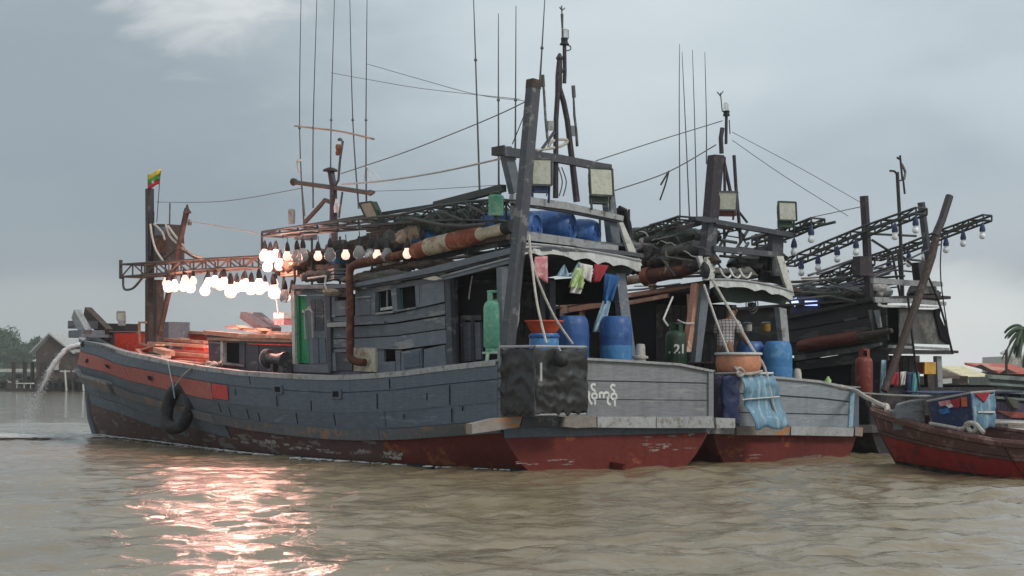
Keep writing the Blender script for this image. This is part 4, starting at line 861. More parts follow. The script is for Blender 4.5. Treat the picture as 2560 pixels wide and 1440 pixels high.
# ---- washing and bags under the awning
def cloth(name, label, cat, m, F, pts, u, group=None, amp=.03, extra=None):
    """hanging cloth from an outline (pixels on an athwartships plane), folded and given thickness"""
    n = 9; L_, R__ = pts[0], pts[1]; g = []
    for i in range(n + 1):
        a = i / n; row = []
        lx, ly = L_[0][0] + (L_[1][0] - L_[0][0]) * a, L_[0][1] + (L_[1][1] - L_[0][1]) * a; rx, ry = R__[0][0] + (R__[1][0] - R__[0][0]) * a, R__[0][1] + (R__[1][1] - R__[0][1]) * a
        for j in range(9):
            b = j / 8; row.append(F.pu(lx + (rx - lx) * b, ly + (ry - ly) * b, u + amp * math.sin(b * 11 + a * 2) * (.3 + a)))
        g.append(row)
    o = MB().sheet(g, F.a * .015).build(name, m, smooth=True); return tag(o, label, cat, group)
cloth('hanging_bag', 'pink sack hanging beside the two stay ropes', 'bag', 'pink', B1, [((1338, 642), (1332, 685)), ((1369, 640), (1370, 708))], .35)
cloth('hanging_cloth', 'small pale blue cloth peaked like a tent under the awning', 'cloth', 'ice_blue', B1, [((1410, 662), (1391, 690)), ((1413, 662), (1425, 692))], .5)
cloth('hanging_cloth', 'pale blue rag hanging against the lime green bag', 'cloth', 'ice_blue', B1, [((1447, 655), (1424, 692)), ((1450, 655), (1446, 690))], .45)
cloth('hanging_bag', 'lime green striped bag hanging under the awning', 'bag', 'lime', B1, [((1440, 668), (1422, 718)), ((1462, 672), (1458, 722))], .4, amp=.06)
cloth('hanging_bag', 'white printed bag hanging beside the red cloth', 'bag', 'white_cloth', B1, [((1448, 657), (1452, 692)), ((1482, 664), (1478, 706))], .42, amp=.05)
cloth('hanging_cloth', 'dull white rag below the lime green bag', 'cloth', 'white_cloth', B1, [((1430, 712), (1425, 732)), ((1462, 705), (1452, 735))], .45)
cloth('hanging_cloth', 'dark red cloth hanging at the green awning lining', 'cloth', 'red_cloth', B1, [((1486, 660), (1482, 705)), ((1522, 664), (1500, 704))], .5)
cloth('rolled_curtain', 'bunched blue plastic curtain tied against the grey post', 'curtain', 'blue_cloth', B1, [((1512, 682), (1508, 762)), ((1550, 690), (1532, 752))], .62, amp=.06)
cloth('rolled_curtain', 'pale grey plastic curtain gathered beneath the blue one', 'curtain', 'ice_blue', B1, [((1508, 752), (1480, 830)), ((1528, 752), (1510, 830))], .6, amp=.05)
# ---- tyre fender
tc_ = H1.D(11.95, .98, -1, .19); tyre = thing('tyre_fender', 'black rubber tyre hung as a fender on the grey hull', 'tyre', tc_)
b = MB(); nu = 28
axis = (B1.p * -.93 + V((0, 0, .25)) + B1.a * -.15).normalized(); e1 = axis.cross(V((0, 0, 1))).normalized(); e2 = axis.cross(e1)
for i in range(nu):
    a = 2 * math.pi * i / nu; c = e1 * math.cos(a) + e2 * math.sin(a)
    for j in range(10):
        t = 2 * math.pi * j / 10; b.v.append(tc_ + c * (.41 + .14 * math.cos(t)) * (1.12 if abs(c.z) > .5 else 1) + axis * .15 * math.sin(t))
for i in range(nu):
    for j in range(10): b.f.append((i * 10 + j, ((i + 1) % nu) * 10 + j, ((i + 1) % nu) * 10 + (j + 1) % 10, i * 10 + (j + 1) % 10))
b.build('tyre_ring', 'rubber', tyre, smooth=True)
MB().tube([H1.D(10.6, -.06, -1, .02), H1.D(11.2, .2, -1, .12), tc_ + V((0, 0, .45)) + axis * .1], .02).build('fender_rope', 'rope', tyre); MB().tube([tc_ + V((0, 0, .55)) + axis * .17, tc_ + V((.08, -.02, .15)) + axis * .2], .016).build('fender_rope', 'ice_blue', tyre)
rope('fender_line', 'thin white line hanging over the red bow stripe', [H1.D(12.15, -.05, -1, .06), H1.D(12.15, .42, -1, .06)], .014, 'white_paint')
# ---- flag
fp = B1.pv(372, 470, -.35); fl = thing('flag', 'small yellow green and red flag flying from the bow mast', 'flag', fp)
for k, mm_ in enumerate(('flag_yellow', 'flag_green', 'flag_red')):
    g = []
    for i in range(4):
        row = []
        for j in range(8):
            t = j / 7; y = 434 + 12.5 * (k + i / 3) + (-9 * t) + 3 * math.sin(t * 5 + .6); x = 369 + 34 * t - 5 * (k + i / 3) * t * .35
            row.append(B1.pv(x, y, -.35 + .06 * math.sin(t * 7 + k * .4)))
        g.append(row)
    MB().sheet(g, B1.p * .008).build('stripe', mm_, fl, smooth=True)
st_ = [B1.pv(382 + 5 * math.cos(a * .628 - 1.57) * (1 if a % 2 == 0 else .42), 455 + 6 * math.sin(a * .628 - 1.57) * (1 if a % 2 == 0 else .42), -.43) for a in range(10)]
MB().prism(st_, B1.p * .005).build('star', 'white_paint', fl); MB().tube([B1.pv(401, 428, -.35), B1.pv(398, 470, -.35), B1.pv(392, 556, -.35)], .012, 5).build('halyard', 'wire', fl)
# ---- loose planks and gear on the foredeck
PL = [((360, 876), (400, 862), -1.2, 5, 'pale_timber'), ((380, 858), (520, 866), -.6, 8, 'pink_timber'), ((405, 874), (522, 880), -.7, 6, 'red_faded'), ((420, 882), (522, 890), -.9, 9, 'pink_timber'), ((372, 846), (520, 856), .1, 8, 'pink_timber'),
      ((400, 842), (462, 848), .5, 6, 'pale_timber'), ((405, 826), (520, 833), .9, 8, 'pale_timber'), ((338, 882), (352, 892), -1.0, 5, 'pale_timber'), ((350, 874), (364, 888), -1.3, 5, 'pink_timber'), ((440, 898), (500, 902), -1.2, 6, 'red_faded'), ((352, 888), (415, 892), -1.5, 7, 'white_board'), ((395, 874), (425, 884), -1.4, 14, 'pale_timber'), ((440, 903), (512, 912), -1.55, 7, 'pale_timber'), ((470, 868), (522, 873), -.2, 12, 'red_in')]
PLAB = ['short pale plank propped on the foredeck pile', 'pinkish plank lying uppermost across the foredeck pile', 'pinkish plank second in the foredeck pile', 'broad pinkish plank low in the foredeck pile', 'long pinkish plank behind the bow mast foot', 'short pale plank tilted beside the mast foot', 'long pale plank along the far rail of the foredeck', 'short crossed pale plank end in the bow', 'short pinkish plank end sticking up in the bow', 'pinkish plank resting near the port rail', 'white painted board inside the bow rail', 'pale board offcut on top of the plank pile', 'pale plank beside the fore house window', 'red painted plank against the fore house']
for (a, b, v, w_, m_), lb in zip(PL, PLAB):
    p, q = B1.pv(*a, v), B1.pv(*b, v); o = MB().beam(p, q, .26, w_ * .0085).build('loose_plank', m_); tag(o, lb, 'plank', 'loose planks on the foredeck')
pf = thing('pipe_frame', 'bent pale pipe frame standing in the red bow', 'frame', B1.pv(350, 858, -.6)); MB().tube([B1.pv(348, 804, -.6), B1.pv(349, 855, -.6), B1.pv(352, 860, -.6), B1.pv(384, 868, -.6)], .035, 6).build('upright', 'pink_timber', pf); MB().tube([B1.pv(348, 806, -.6), B1.pv(366, 806, -.6)], .03, 6).build('top_bar', 'pale_timber', pf)
o = MB().fbox(B1, 17.6, 18.6, .2, .8, 2.3, 3.05).build('gear_box', 'grey'); tag(o, 'plain grey box standing behind the bow mast', 'box')
wn = thing('anchor_winch', 'dark steel winch drum lying on the side deck by the fore house', 'winch', B1.pv(692, 915, -1.75))
ws, we = B1.pv(672, 897, -1.8), B1.pv(716, 899, -1.8); d = (we - ws).normalized()
MB().lathe(ws, [(.19, -.03), (.19, .03), (.12, .05), (.11, .35), (.13, .5), (.16, .66), (.16, .72)], 18, axis=d).build('winch_barrel', 'steel', wn, smooth=50); MB().lathe(ws, [(.10, -.05), (.21, -.05), (.21, -.02), (.10, -.02)], 20, axis=d).build('winch_flange', 'grey_light', wn)
MB().beam(ws.lerp(we, .3) - V((0, 0, .1)), ws.lerp(we, .3) - V((0, 0, .42)), .12).build('winch_leg', 'steel', wn); MB().beam(ws.lerp(we, .85) - V((0, 0, .1)), ws.lerp(we, .85) - V((0, 0, .42)), .12).build('winch_leg', 'steel', wn)
nb_ = thing('rope_heap', 'tangled pale rope heap on the bulwark before the fore house', 'rope', B1.pv(535, 915, -2.2)); b = MB(); rr_ = random.Random(4)
b.tube(smooth_pts([B1.pv(535 + rr_.uniform(-22, 22), 912 + rr_.uniform(-8, 7), -2.15 + rr_.uniform(-.2, .2)) for _ in range(22)], 3), .03, 6); b.build('rope_strands', 'rope', nb_)
# ---- floodlights
def flood(F, name, label, c, n, w_, h_, m='grey_dark', foot='gas_dark', arm=.3, deep=.16):
    """floodlight with housing, lens, cooling box and bracket; c centre of the lens, n where it looks"""
    n = V(n).normalized(); x = n.cross(V((0, 0, 1))).normalized(); y = x.cross(n); t = thing(name, label, 'floodlight', c - V((0, 0, h_ / 2 + arm)))
    fr = [c + x * a * w_ / 2 + y * b_ * h_ / 2 for a, b_ in ((-1, -1), (1, -1), (1, 1), (-1, 1))]; bk = [c - n * deep + x * a * w_ * .32 + y * b_ * h_ * .32 for a, b_ in ((-1, -1), (1, -1), (1, 1), (-1, 1))]
    MB().hexa(bk + fr).build('housing', m, t)
    MB().hexa([q - n * .005 + (c - q) * .09 for q in fr] + [q + n * .012 + (c - q) * .09 for q in fr]).build('lens', 'lens', t)
    for i in range(4): MB().beam(fr[i] + n * .01, fr[(i + 1) % 4] + n * .01, .03, .03).build('bezel', m, t)
    MB().beam(c - n * deep * .6 - y * h_ * .42, c - n * deep * .6 - y * (h_ * .42 + .16), w_ * .7, .13, up=n).build('ballast_box', foot, t)
    for s in (-1, 1): MB().beam(c - n * .06 + x * s * w_ * .46, c - n * .06 + x * s * w_ * .40 - y * (h_ / 2 + arm), .03, .03).build('bracket', foot, t)
    return t
flood(B1, 'floodlight', 'square floodlight against the tall post on the stern frame', B1.pu(1354, 430, .75), (.25, -1, .0), .36, .46, 'grey_dark', 'navy_tarp')
flood(B1, 'floodlight', 'big green-backed floodlight at the far end of the stern frame', B1.pu(1503, 455, .75), (.45, -1, .12), .46, .50, 'net_green', 'net_green', .25, .22)
flood(B1, 'floodlight', 'greenish floodlight tipped flat on the roof boom', B1.pv(925, 530, -1.5), (-.75, -.6, -.55), .42, .42, 'gas_dark', 'gas_dark', .12)
flood(B1, 'floodlight', 'pale floodlight standing on the washboard at the bow', B1.pv(303, 790, .2), (-.1, -1, 0), .22, .24, 'grey_light', 'grey_light', .12, .08)
o = thing('lamp_box', 'white and pink lamp box on a pale stick above the fore house', 'lamp', B1.pv(697, 812, -.9)); pp(B1, 'box_case', 'white_paint', o, rect(684, 782, 710, 796), v=-.9, th=.22); pp(B1, 'box_front', 'pink', o, rect(685, 796, 709, 812), v=-.9, th=.2); MB().tube([B1.pv(686, 712, -.9), B1.pv(696, 784, -.9)], .02).build('stick', 'white_paint', o)
# ---- gear on the roof
def bundle(name, label, cat, m, F, x, y, v, L, r, seed, ax=None, group=None, flat=.7):
    c = F.pv(x, y, v); b = MB(); rr_ = random.Random(seed); ax = (ax or F.a); n, k = 12, 10
    q = ax.cross(V((0, 0, 1))).normalized(); z = V((0, 0, 1)); g = []; n, k = 26, 16
    for i in range(n + 1):
        t = i / n; w_ = r * (max(.02, 1 - abs(2 * t - 1) ** 3)) ** .6; row = []
        for j in range(k + 1):
            a = 2 * math.pi * (j % k) / k; ca, sa = math.cos(a), math.sin(a); e = 1 + .75 * noise.noise(V((i * .22 + seed, ca * 1.1, sa * 1.1 + seed * 1.7))) + .5 * noise.noise(V((i * .7 + seed, ca * 2.6, sa * 2.6))) + .22 * noise.noise(V((i * 1.9, ca * 5, sa * 5 + seed)))
            row.append(c + ax * L * (t - .5) + (q * math.cos(a) + z * flat * math.sin(a)) * w_ * e)
        g.append(row)
    o = b.sheet(g).build(name, m, smooth=True); return tag(o, label, cat, group)
bundle('net_bundle', 'grey-green fishing net heaped under the roof boom', 'net', 'net_green', B1, 1090, 568, -1.2, 2.6, .34, 1)
bundle('net_bundle', 'brown net roll lying forward on the cabin roof', 'net', 'net_brown', B1, 900, 622, -1.2, 2.6, .26, 2)
bundle('net_bundle', 'dull brown net heap beneath the lamp cluster', 'net', 'net_brown', B1, 765, 655, -1.3, 2.2, .28, 3)
bundle('net_bundle', 'dark net heap against the aft boom canister', 'net', 'net_green', B1, 1190, 550, -1.0, 2.2, .34, 4)
bundle('tarp_bundle', 'blue tarp roll peeking over the exhaust pipe', 'tarp', 'blue_cloth', B1, 1080, 600, -1.3, 1.3, .22, 5)
bundle('tarp_bundle', 'pale grey canvas roll on the cabin roof', 'tarp', 'net', B1, 1000, 600, -1.25, 1.5, .24, 6)
bundle('net_bundle', 'grey net heap beside the cabin lamp', 'net', 'net', B1, 805, 690, -1.5, 1.7, .16, 7)
bundle('net_bundle', 'grey rope and net heap along the roof edge', 'net', 'net', B1, 940, 692, -1.6, 2.6, .13, 8)
bundle('net_bundle', 'brown sacking heap along the roof edge aft', 'net', 'net_brown', B1, 1060, 662, -1.6, 2.0, .12, 9)
o = thing('roof_drum', 'blue barrel lying on the roof under the clear bulbs', 'barrel', B1.pv(857, 645, -1.3)); MB().lathe(B1.pv(857, 645, -1.3), [(.16, 0), (.19, .05), (.19, .6), (.15, .66)], 18, axis=B1.p * .3 + B1.a).build('barrel_body', 'drum_light', o, smooth=50); MB().lathe(B1.pv(857, 645, -1.3), [(.192, .2), (.2, .22), (.192, .24)], 18, axis=B1.p * .3 + B1.a).build('barrel_hoop', 'drum_blue', o)
for k, (x0, y0, x1, y1, v) in enumerate(((1000, 590, 1060, 578, -1.0), (830, 640, 960, 618, -.9), (780, 668, 860, 668, -1.4), (920, 655, 1010, 640, -1.4), (880, 695, 960, 690, -1.55), (740, 640, 830, 632, -1.0))):
    o = MB().beam(B1.pv(x0, y0, v), B1.pv(x1, y1, v), .25, .10).build('roof_plank', 'grey' if k % 2 else 'brown_timber'); tag(o, ['brown box board on the roof before the tarp roll', 'grey plank on the roof behind the clear bulbs', 'brown board under the bent lamp cable', 'grey board beside the exhaust bend', 'brown board low at the roof edge', 'grey board below the bright lamp cluster'][k], 'plank', 'boards stowed on the cabin roof')
cn = thing('canister', 'green steel canister strapped at the aft end of the roof boom', 'canister', B1.pv(1240, 540, -1.85)); MB().lathe(B1.pv(1240, 540, -1.85), [(.12, 0), (.13, .02), (.13, .30), (.14, .31), (.14, .34), (.10, .36)], 14).build('can_body', 'gas_green', cn, smooth=50); MB().lathe(B1.pv(1240, 540, -1.85), [(.09, .36), (.10, .40), (.04, .42)], 12).build('can_lid', 'gas_dark', cn)
# ---- wires
WIRES = [('thin stay wire from the bow flag mast to the crossbar mast', [B1.pv(390, 505, -.35), B1.pv(560, 503, -.3), B1.pv(757, 470, -.2)], .008), ('white line from the derrick pole down to the boom tip', [B1.pv(476, 553, -.9), B1.pv(560, 567, -1.1), B1.pv(652, 585, -1.6)], .014),
         ('wire rising from the crossbar mast to the tall stern post', [B1.pv(853, 434, -.2), B1.pv(1000, 385, -.5), B1.pv(1130, 335, -1), B1.pv(1245, 287, -1.5), B1.pu(1322, 250, .15)], .010), ('ochre rope from the mid mast to the stern frame', [B1.pv(855, 461, -.2), B1.pv(960, 452, -.5), B1.pv(1100, 430, -.9), B1.pu(1250, 397, .95)], .018),
         ('thin wire from the crossbar end to the stern frame', [B1.pv(930, 478, -.2), B1.pv(1060, 474, -.6), B1.pu(1260, 462, .95)], .006), ('thin wire fanning from the whip antennas to the tall post', [B1.pv(918, 160, -.2), B1.pv(1040, 195, -.5), B1.pv(1190, 236, -.9), B1.pu(1318, 253, .15)], .006),
         ('second thin wire fanning from the antennas to the tall post', [B1.pv(828, 182, -.2), B1.pv(916, 198, -.4), B1.pv(1060, 222, -.7), B1.pu(1300, 248, .15)], .006), ('short wire from the tall post down to the frame corner', [B1.pu(1320, 265, .15), B1.pu(1281, 360, .9)], .010),
         ('wire from the stern frame across to the next boat mast', [B1.pu(1490, 402, .95), B2.pu(1650, 350, 1.2), B2.pu(1806, 302, 1.2)], .010), ('slack wire from the far floodlight to the next boat mast', [B1.pu(1538, 476, .95), B2.pu(1670, 430, 1.2), B2.pu(1790, 362, 1.2)], .012)]
for lb, P, r in WIRES: rope('rigging_wire', lb, P, r, 'rope' if 'ochre' in lb or 'white' in lb else 'wire', cat='wire', k=5)
# ---- discharge hose and the water it pumps
hz_ = rope('discharge_hose', 'dark hose lying over the bow rail pumping water overboard', [B1.pv(300, 880, -1.35), B1.pv(265, 862, -1.2), B1.pv(240, 850, -1.0), B1.pv(220, 852, -.9), B1.pv(206, 862, -.9)], .07, 'rubber', cat='hose')
m = bpy.data.materials.new('jet_water'); m.use_nodes = True; t = m.node_tree; bb_ = t.nodes['Principled BSDF']; bb_.inputs['Base Color'].default_value = (.90, .91, .91, 1); bb_.inputs['Roughness'].default_value = .35; bb_.inputs['Alpha'].default_value = .8; M['jet_water'] = m
j0 = B1.pv(206, 862, -.9); j1 = V((-13.2, 45.5, 0)); b = MB(); rr_ = random.Random(2); path = []
jet = thing('water_jet', 'arc of white water pouring from the hose at the bow', 'water jet', j1)
for i in range(46):
    t_ = i / 45; p = j0.lerp(j1, t_); p.z = j0.z + .30 * t_ - (j0.z + .30) * t_ ** 2; path.append(p)
for s_ in range(5):
    ph = rr_.uniform(0, 6); e_ = 34 - s_ * 3
    b.tube([p + V((math.sin(i * .5 + ph) * .010, 0, math.cos(i * .43 + ph) * .012)) * (1 + i * .13) for i, p in enumerate(path[:e_])], [(.046 + .0009 * i) * rr_.uniform(.7, 1.2) * (1 if i < e_ - 8 else (e_ - i) / 8.5) for i in range(e_)], 6)
    b.build('stream', 'jet_water', jet, smooth=True); b = MB()
for k in range(2200):
    t_ = rr_.uniform(.35, 1); p = j0.lerp(j1, t_); p.z = j0.z + .30 * t_ - (j0.z + .30) * t_ ** 2; s_ = .05 + .22 * (t_ - .3); c = p + V((rr_.gauss(0, s_ * .5), rr_.gauss(0, s_ * .5), rr_.gauss(0, s_ * .5))); r = rr_.uniform(.004, .013)
    if c.z < .02: continue
    b.add([c + V((r, 0, 0)), c + V((-r * .5, r, 0)), c + V((-r * .5, -r, 0)), c + V((0, 0, r * 1.8))], [(0, 1, 2), (0, 1, 3), (1, 2, 3), (2, 0, 3)])
b.build('droplets', 'jet_water', jet, smooth=True, kind='stuff')
b = MB()
for k in range(700):
    x = rr_.gauss(-13.6, 1.1); y = rr_.gauss(45.0, .55) - (x + 13.6) * .35; w_ = rr_.uniform(.03, .26); h_ = w_ * rr_.uniform(.25, .5); z = .05 + rr_.uniform(0, .03)
    b.prism([V((x + w_ * math.cos(a) * rr_.uniform(.6, 1), y + h_ * math.sin(a) * rr_.uniform(.6, 1), z)) for a in [i * 1.047 for i in range(6)]], (0, 0, .012))
for k in range(420):      # froth along the waterline of the near boat
    u = rr_.uniform(.3, 21.3); c = H1.P(u, 0, -1, .06 + abs(rr_.gauss(0, .10))); w_ = rr_.uniform(.015, .07); b.prism([V((c.x + w_ * math.cos(a) * rr_.uniform(.6, 1.6), c.y + w_ * .6 * math.sin(a), .035 + rr_.uniform(0, .02))) for a in [i * 1.257 for i in range(5)]], (0, 0, .008))
o = b.build('foam', 'foam'); o['kind'] = 'stuff'

# ================================================================== BOAT 2
boat2 = thing('fishing_boat', 'grey wooden fishing boat with pinkish timber roof edge moored between two other boats', 'fishing boat', B2.W(8, 0, 0), 'fishing boats rafted side by side')
H2 = Hull(B2, 20.0, [(0, 2.08), (3, 2.25), (8, 2.28), (12, 2.0), (16, 1.3), (19, .45), (20, .1)], [(0, 1.75), (3, 2.05), (8, 2.05), (12, 1.5), (16, .7), (20, .03)],
    [(0, 1.66), (3, 1.58), (7, 1.6), (12, 1.95), (20, 2.7)], [(0, 1.38), (3, 1.5), (7, 1.6), (12, 1.95), (20, 2.7)], [(-.9, 17.8), (0, 19.3), (1, 19.9), (2.8, 20.1)], [(0, .6), (20, 2.4)])
H2.shell(boat2, 'antifoul', 'hull_grey', .40, ('grey', 'grey'), 'brown_timber', 'cap_grey')
def t2(name, m, pts, u=-.03, th=.05, label=None): return pp(B2, name, m, boat2, pts, u=u, th=th, label=label)
t2('plank', 'trans_blue', [(1768, 938), (1960, 948), (2050, 957), (2137, 975), (2136, 1004), (2050, 994), (1960, 988), (1768, 978)]); t2('plank', 'trans_blue', [(1768, 981), (1960, 992), (2050, 998), (2135, 1008), (2132, 1036), (1960, 1032), (1768, 1028)], u=-.025)
t2('plank', 'trans_blue', [(1768, 1031), (1960, 1035), (2131, 1039), (2128, 1068), (1768, 1064)], u=-.03); t2('corner_post', 'ice_blue', [(2128, 975), (2137, 977), (2132, 1068), (2122, 1068)], u=-.06, th=.1)
t2('cap_board', 'cap_grey', [(1768, 932), (1960, 942), (2050, 951), (2137, 969), (2137, 975), (2050, 957), (1960, 948), (1768, 938)], u=-.08, th=.22)
for a, b, m_ in (((1765, 1062), (1838, 1064), 'cap_grey'), ((1842, 1066), (1975, 1066), 'rail_wood'), ((1978, 1066), (2135, 1069), 'cap_grey'), ((2138, 1067), (2158, 1069), 'rail_wood')):
    t2('rail_timber', m_, [a, b, (b[0] - 2, b[1] + 22), (a[0], a[1] + 22)], u=-.16, th=.16)
for k in range(12):
    x = random.uniform(1850, 2090); y = 1142 + random.uniform(-5, 4); w_, h_ = random.uniform(6, 20), random.uniform(1, 3)
    t2('paint_flake', 'flake', [(x + w_ * math.cos(t) * random.uniform(.5, 1), y + h_ * math.sin(t) * random.uniform(.5, 1)) for t in [i * .628 for i in range(10)]], u=-.006, th=.004)
MB().sheet([[B2.W(u, v, 1.32) for v in (-2.0, 0, 2.0)] for u in (.02, 1.5, 3.2)], (0, 0, -.06)).build('poop_deck', 'brown_timber', boat2)
cab2 = MB().fbox(B2, 2.6, 9, -1.15, 1.2, 1.2, 3.15).build('cabin', 'dark_int', boat2)
VR2 = -1.4
for k in range(11): MB().fbox(B2, 2.5, 2.56, -1.14 + .21 * k, -.95 + .21 * k, 1.35, 3.1).build('bulkhead_board', 'dark_cabin', boat2)
for z in (1.9, 2.55): MB().fbox(B2, 2.2, 2.49, -.6, 1.1, z, z + .04).build('galley_shelf', 'brown_timber', boat2)
def k2(name, m, pts, v=VR2, th=.05, par=None): return pp(B2, name, m, par or boat2, pts, v=v, th=th)
for i, pts in enumerate(([(1400, 757), (1510, 736), (1510, 747), (1400, 769)], [(1402, 772), (1510, 752), (1510, 767), (1402, 784)], [(1440, 722), (1512, 707), (1512, 715), (1440, 730)], [(1440, 736), (1512, 722), (1512, 730), (1440, 744)],
             [(1566, 733), (1660, 719), (1756, 702), (1756, 713), (1660, 730), (1566, 744)], [(1570, 752), (1668, 734), (1668, 744), (1570, 762)])): k2('roof_slat', 'pink_timber' if i not in (2, 3) else 'rust_red', pts, v=VR2 + (.1 if i in (2, 3) else 0))
k2('slat_end', 'pale_timber', [(1404, 745), (1412, 744), (1416, 782), (1408, 784)], v=VR2 - .05); k2('wall_post', 'pink_timber', [(1448, 772), (1458, 770), (1458, 812), (1450, 812)], v=VR2 + .1); k2('wall_rail', 'pale_timber', [(1412, 790), (1450, 788), (1450, 795), (1412, 797)], v=VR2 + .15)
k2('wall_panel', 'pale_timber', [(1520, 768), (1548, 764), (1550, 800), (1520, 802)], v=VR2 + .2); k2('side_post', 'grey', [(1400, 768), (1412, 766), (1414, 830), (1400, 832)], v=VR2 + .05)
k2('roof_block', 'pale_timber', [(1620, 712), (1632, 710), (1632, 722), (1622, 724)], v=VR2 - .05, th=.1)
MB().sheet([[B2.W(u, v, 3.42 - .06 * max(0, u - 1.2) + .08 * (1 - v * v / 2)) for v in (-1.38, 0, 1.38)] for u in (.9, 3, 5, 8)], (0, 0, -.07)).build('roof', 'brown_timber', boat2)
ex2 = MB().tube([B2.pv(x, y, VR2 + .1) for x, y in ((1568, 702), (1600, 697), (1625, 692))], .09, 12).build('exhaust_pipe', 'pale_timber', boat2, smooth=60)
MB().tube([B2.pv(x, y, VR2 + .1) for x, y in ((1614, 692), (1630, 689))], .19, 14).build('pipe_flange', 'rust_red', ex2, smooth=60); MB().tube([B2.pv(x, y, VR2 + .1) for x, y in ((1628, 690), (1700, 678), (1738, 668))], [.15, .13, .10], 12).build('muffler', 'rust', ex2, smooth=60)
MB().tube(smooth_pts([B2.pv(x, y, VR2 + .05) for x, y in ((1730, 670), (1752, 662), (1764, 674), (1760, 692))], 3), [.09] * 10, 10).build('tail_pipe', 'rubber', ex2, smooth=60)
MB().tube([B2.pv(x, y, VR2) for x, y in ((1668, 628), (1668, 662), (1664, 684))], .04).build('vent_pipe', 'pale_timber', boat2)
U2 = 1.0
def q2(name, m, pts, u=U2, th=.14): return pp(B2, name, m, boat2, pts, u=u, th=th)
q2('brown_post', 'pink_timber', [(1740, 708), (1756, 712), (1742, 800), (1728, 880), (1716, 880), (1730, 790)]); q2('grey_post', 'grey', [(1757, 716), (1776, 712), (1766, 800), (1752, 905), (1738, 905), (1748, 790)], u=U2 - .1); q2('pale_board', 'pink_timber', [(1721, 735), (1733, 735), (1738, 800), (1724, 800)], u=U2 + .3, th=.05)
q2('fore_post', 'grey_light', [(1948, 768), (1966, 772), (1974, 860), (1958, 860)], u=U2 - .2); q2('white_post', 'white_board', [(1768, 642), (1790, 644), (1786, 702), (1762, 700)], u=U2 - .1, th=.08); q2('white_strip', 'white_board', [(1745, 640), (1756, 640), (1770, 705), (1764, 706)], u=U2 - .05, th=.06)
q2('side_board', 'white_board', [(1942, 640), (1958, 640), (1982, 720), (1986, 740), (1972, 740), (1960, 700)], u=U2 - .2, th=.06); q2('side_curtain', 'dark_int', [(1905, 630), (1945, 640), (1968, 715), (1900, 700)], u=U2 + .1, th=.06)
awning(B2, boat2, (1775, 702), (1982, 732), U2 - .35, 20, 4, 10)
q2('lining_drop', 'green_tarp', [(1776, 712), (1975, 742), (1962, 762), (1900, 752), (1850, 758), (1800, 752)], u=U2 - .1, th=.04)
mast2 = q2('mast_post', 'mast_purple', [(1787, 386), (1811, 388), (1797, 545), (1774, 543)], u=U2 - .05, th=.2); q2('mast_post', 'grey_dark', [(1774, 546), (1796, 548), (1789, 640), (1764, 638)], u=U2 - .05, th=.2)
for P, r in (((( 1808, 395), (1824, 470), (1838, 540)), .035), (((1835, 388), (1840, 470), (1852, 605)), .035), (((1811, 392), (1812, 480)), .03), (((1804, 384), (1802, 345), (1806, 320)), .045), (((1815, 360), (1816, 285)), .03), (((1840, 520), (1868, 556)), .025)):
    MB().tube([B2.pu(*q, U2) for q in P], r, 8).build('mast_leg', 'mast_purple', boat2)
MB().lathe(B2.pu(1816, 290, U2), [(.07, 0), (.06, .06), (.07, .1)], 10).build('lamp_foot', 'rubber', boat2); MB().lathe(B2.pu(1815, 278, U2), [(.05, 0), (.055, .06), (.05, .14), (.02, .17)], 10).build('masthead_light', 'bulb_glass', boat2, smooth=True)
for a, b in (((1806, 280), (1801, 232)), ((1801, 240), (1793, 230)), ((1801, 238), (1808, 228)), ((1823, 300), (1825, 335))): MB().tube([B2.pu(*a, U2), B2.pu(*b, U2)], .012, 5).build('antenna_rod', 'steel', boat2)
for P in (((1699, 110), (1698, 270), (1700, 545)), ((1705, 130), (1713, 300), (1724, 550)), ((1731, 125), (1737, 320), (1742, 545)), ((1762, 130), (1766, 300), (1766, 410))):
    MB().tube(smooth_pts([B2.pu(*q, 3.5) for q in P], 3), [.006, .008, .010, .011, .013, .015, .016], 5).build('whip_antenna', 'wire', boat2)
q2('frame_beam', 'grey_dark', [(1738, 541), (1760, 541), (1790, 545), (1790, 556), (1762, 556), (1740, 550)], u=U2 - .15, th=.2); q2('frame_beam', 'grey_dark', [(1790, 548), (1985, 582), (1985, 594), (1790, 560)], u=U2 - .12, th=.12); q2('frame_beam', 'grey_dark', [(1786, 614), (1950, 630), (1950, 644), (1786, 628)], u=U2 - .12, th=.12)
q2('frame_post', 'grey_dark', [(1932, 580), (1960, 576), (1956, 690), (1930, 690)], u=U2 + .05); q2('frame_beam', 'mast_purple', [(1700, 566), (1765, 550), (1765, 560), (1700, 578)], u=U2 + .3, th=.1)
for P in (((1800, 615), (1830, 560), (1860, 590)), ((1870, 575), (1830, 640)), ((1860, 600), (1960, 570)), ((1800, 640), (1960, 652)), ((1810, 560), (1812, 640)), ((1890, 585), (1895, 640))): MB().tube([B2.pu(*q, U2 + .2) for q in P], .03, 6).build('frame_tube', 'boom_steel', boat2)
bA = truss(boat2, 'lamp_boom', 'boom_steel', [B2.pv(*q, -1.3) for q in ((1575, 582), (1640, 560), (1697, 541))], [B2.pv(*q, -1.3) for q in ((1575, 596), (1640, 576), (1700, 556))], .5, .026, 6, B2)
truss(boat2, 'lamp_boom', 'boom_steel', [B2.pv(*q, 1.2) for q in ((1880, 600), (1960, 572), (2028, 545))], [B2.pv(*q, 1.2) for q in ((1880, 612), (1960, 586), (2028, 556))], .4, .026, 5, B2); MB().tube([B2.pv(1960, 585, 1.3), B2.pv(2088, 555, 1.3)], .03, 6).build('boom_pipe', 'boom_steel', boat2)
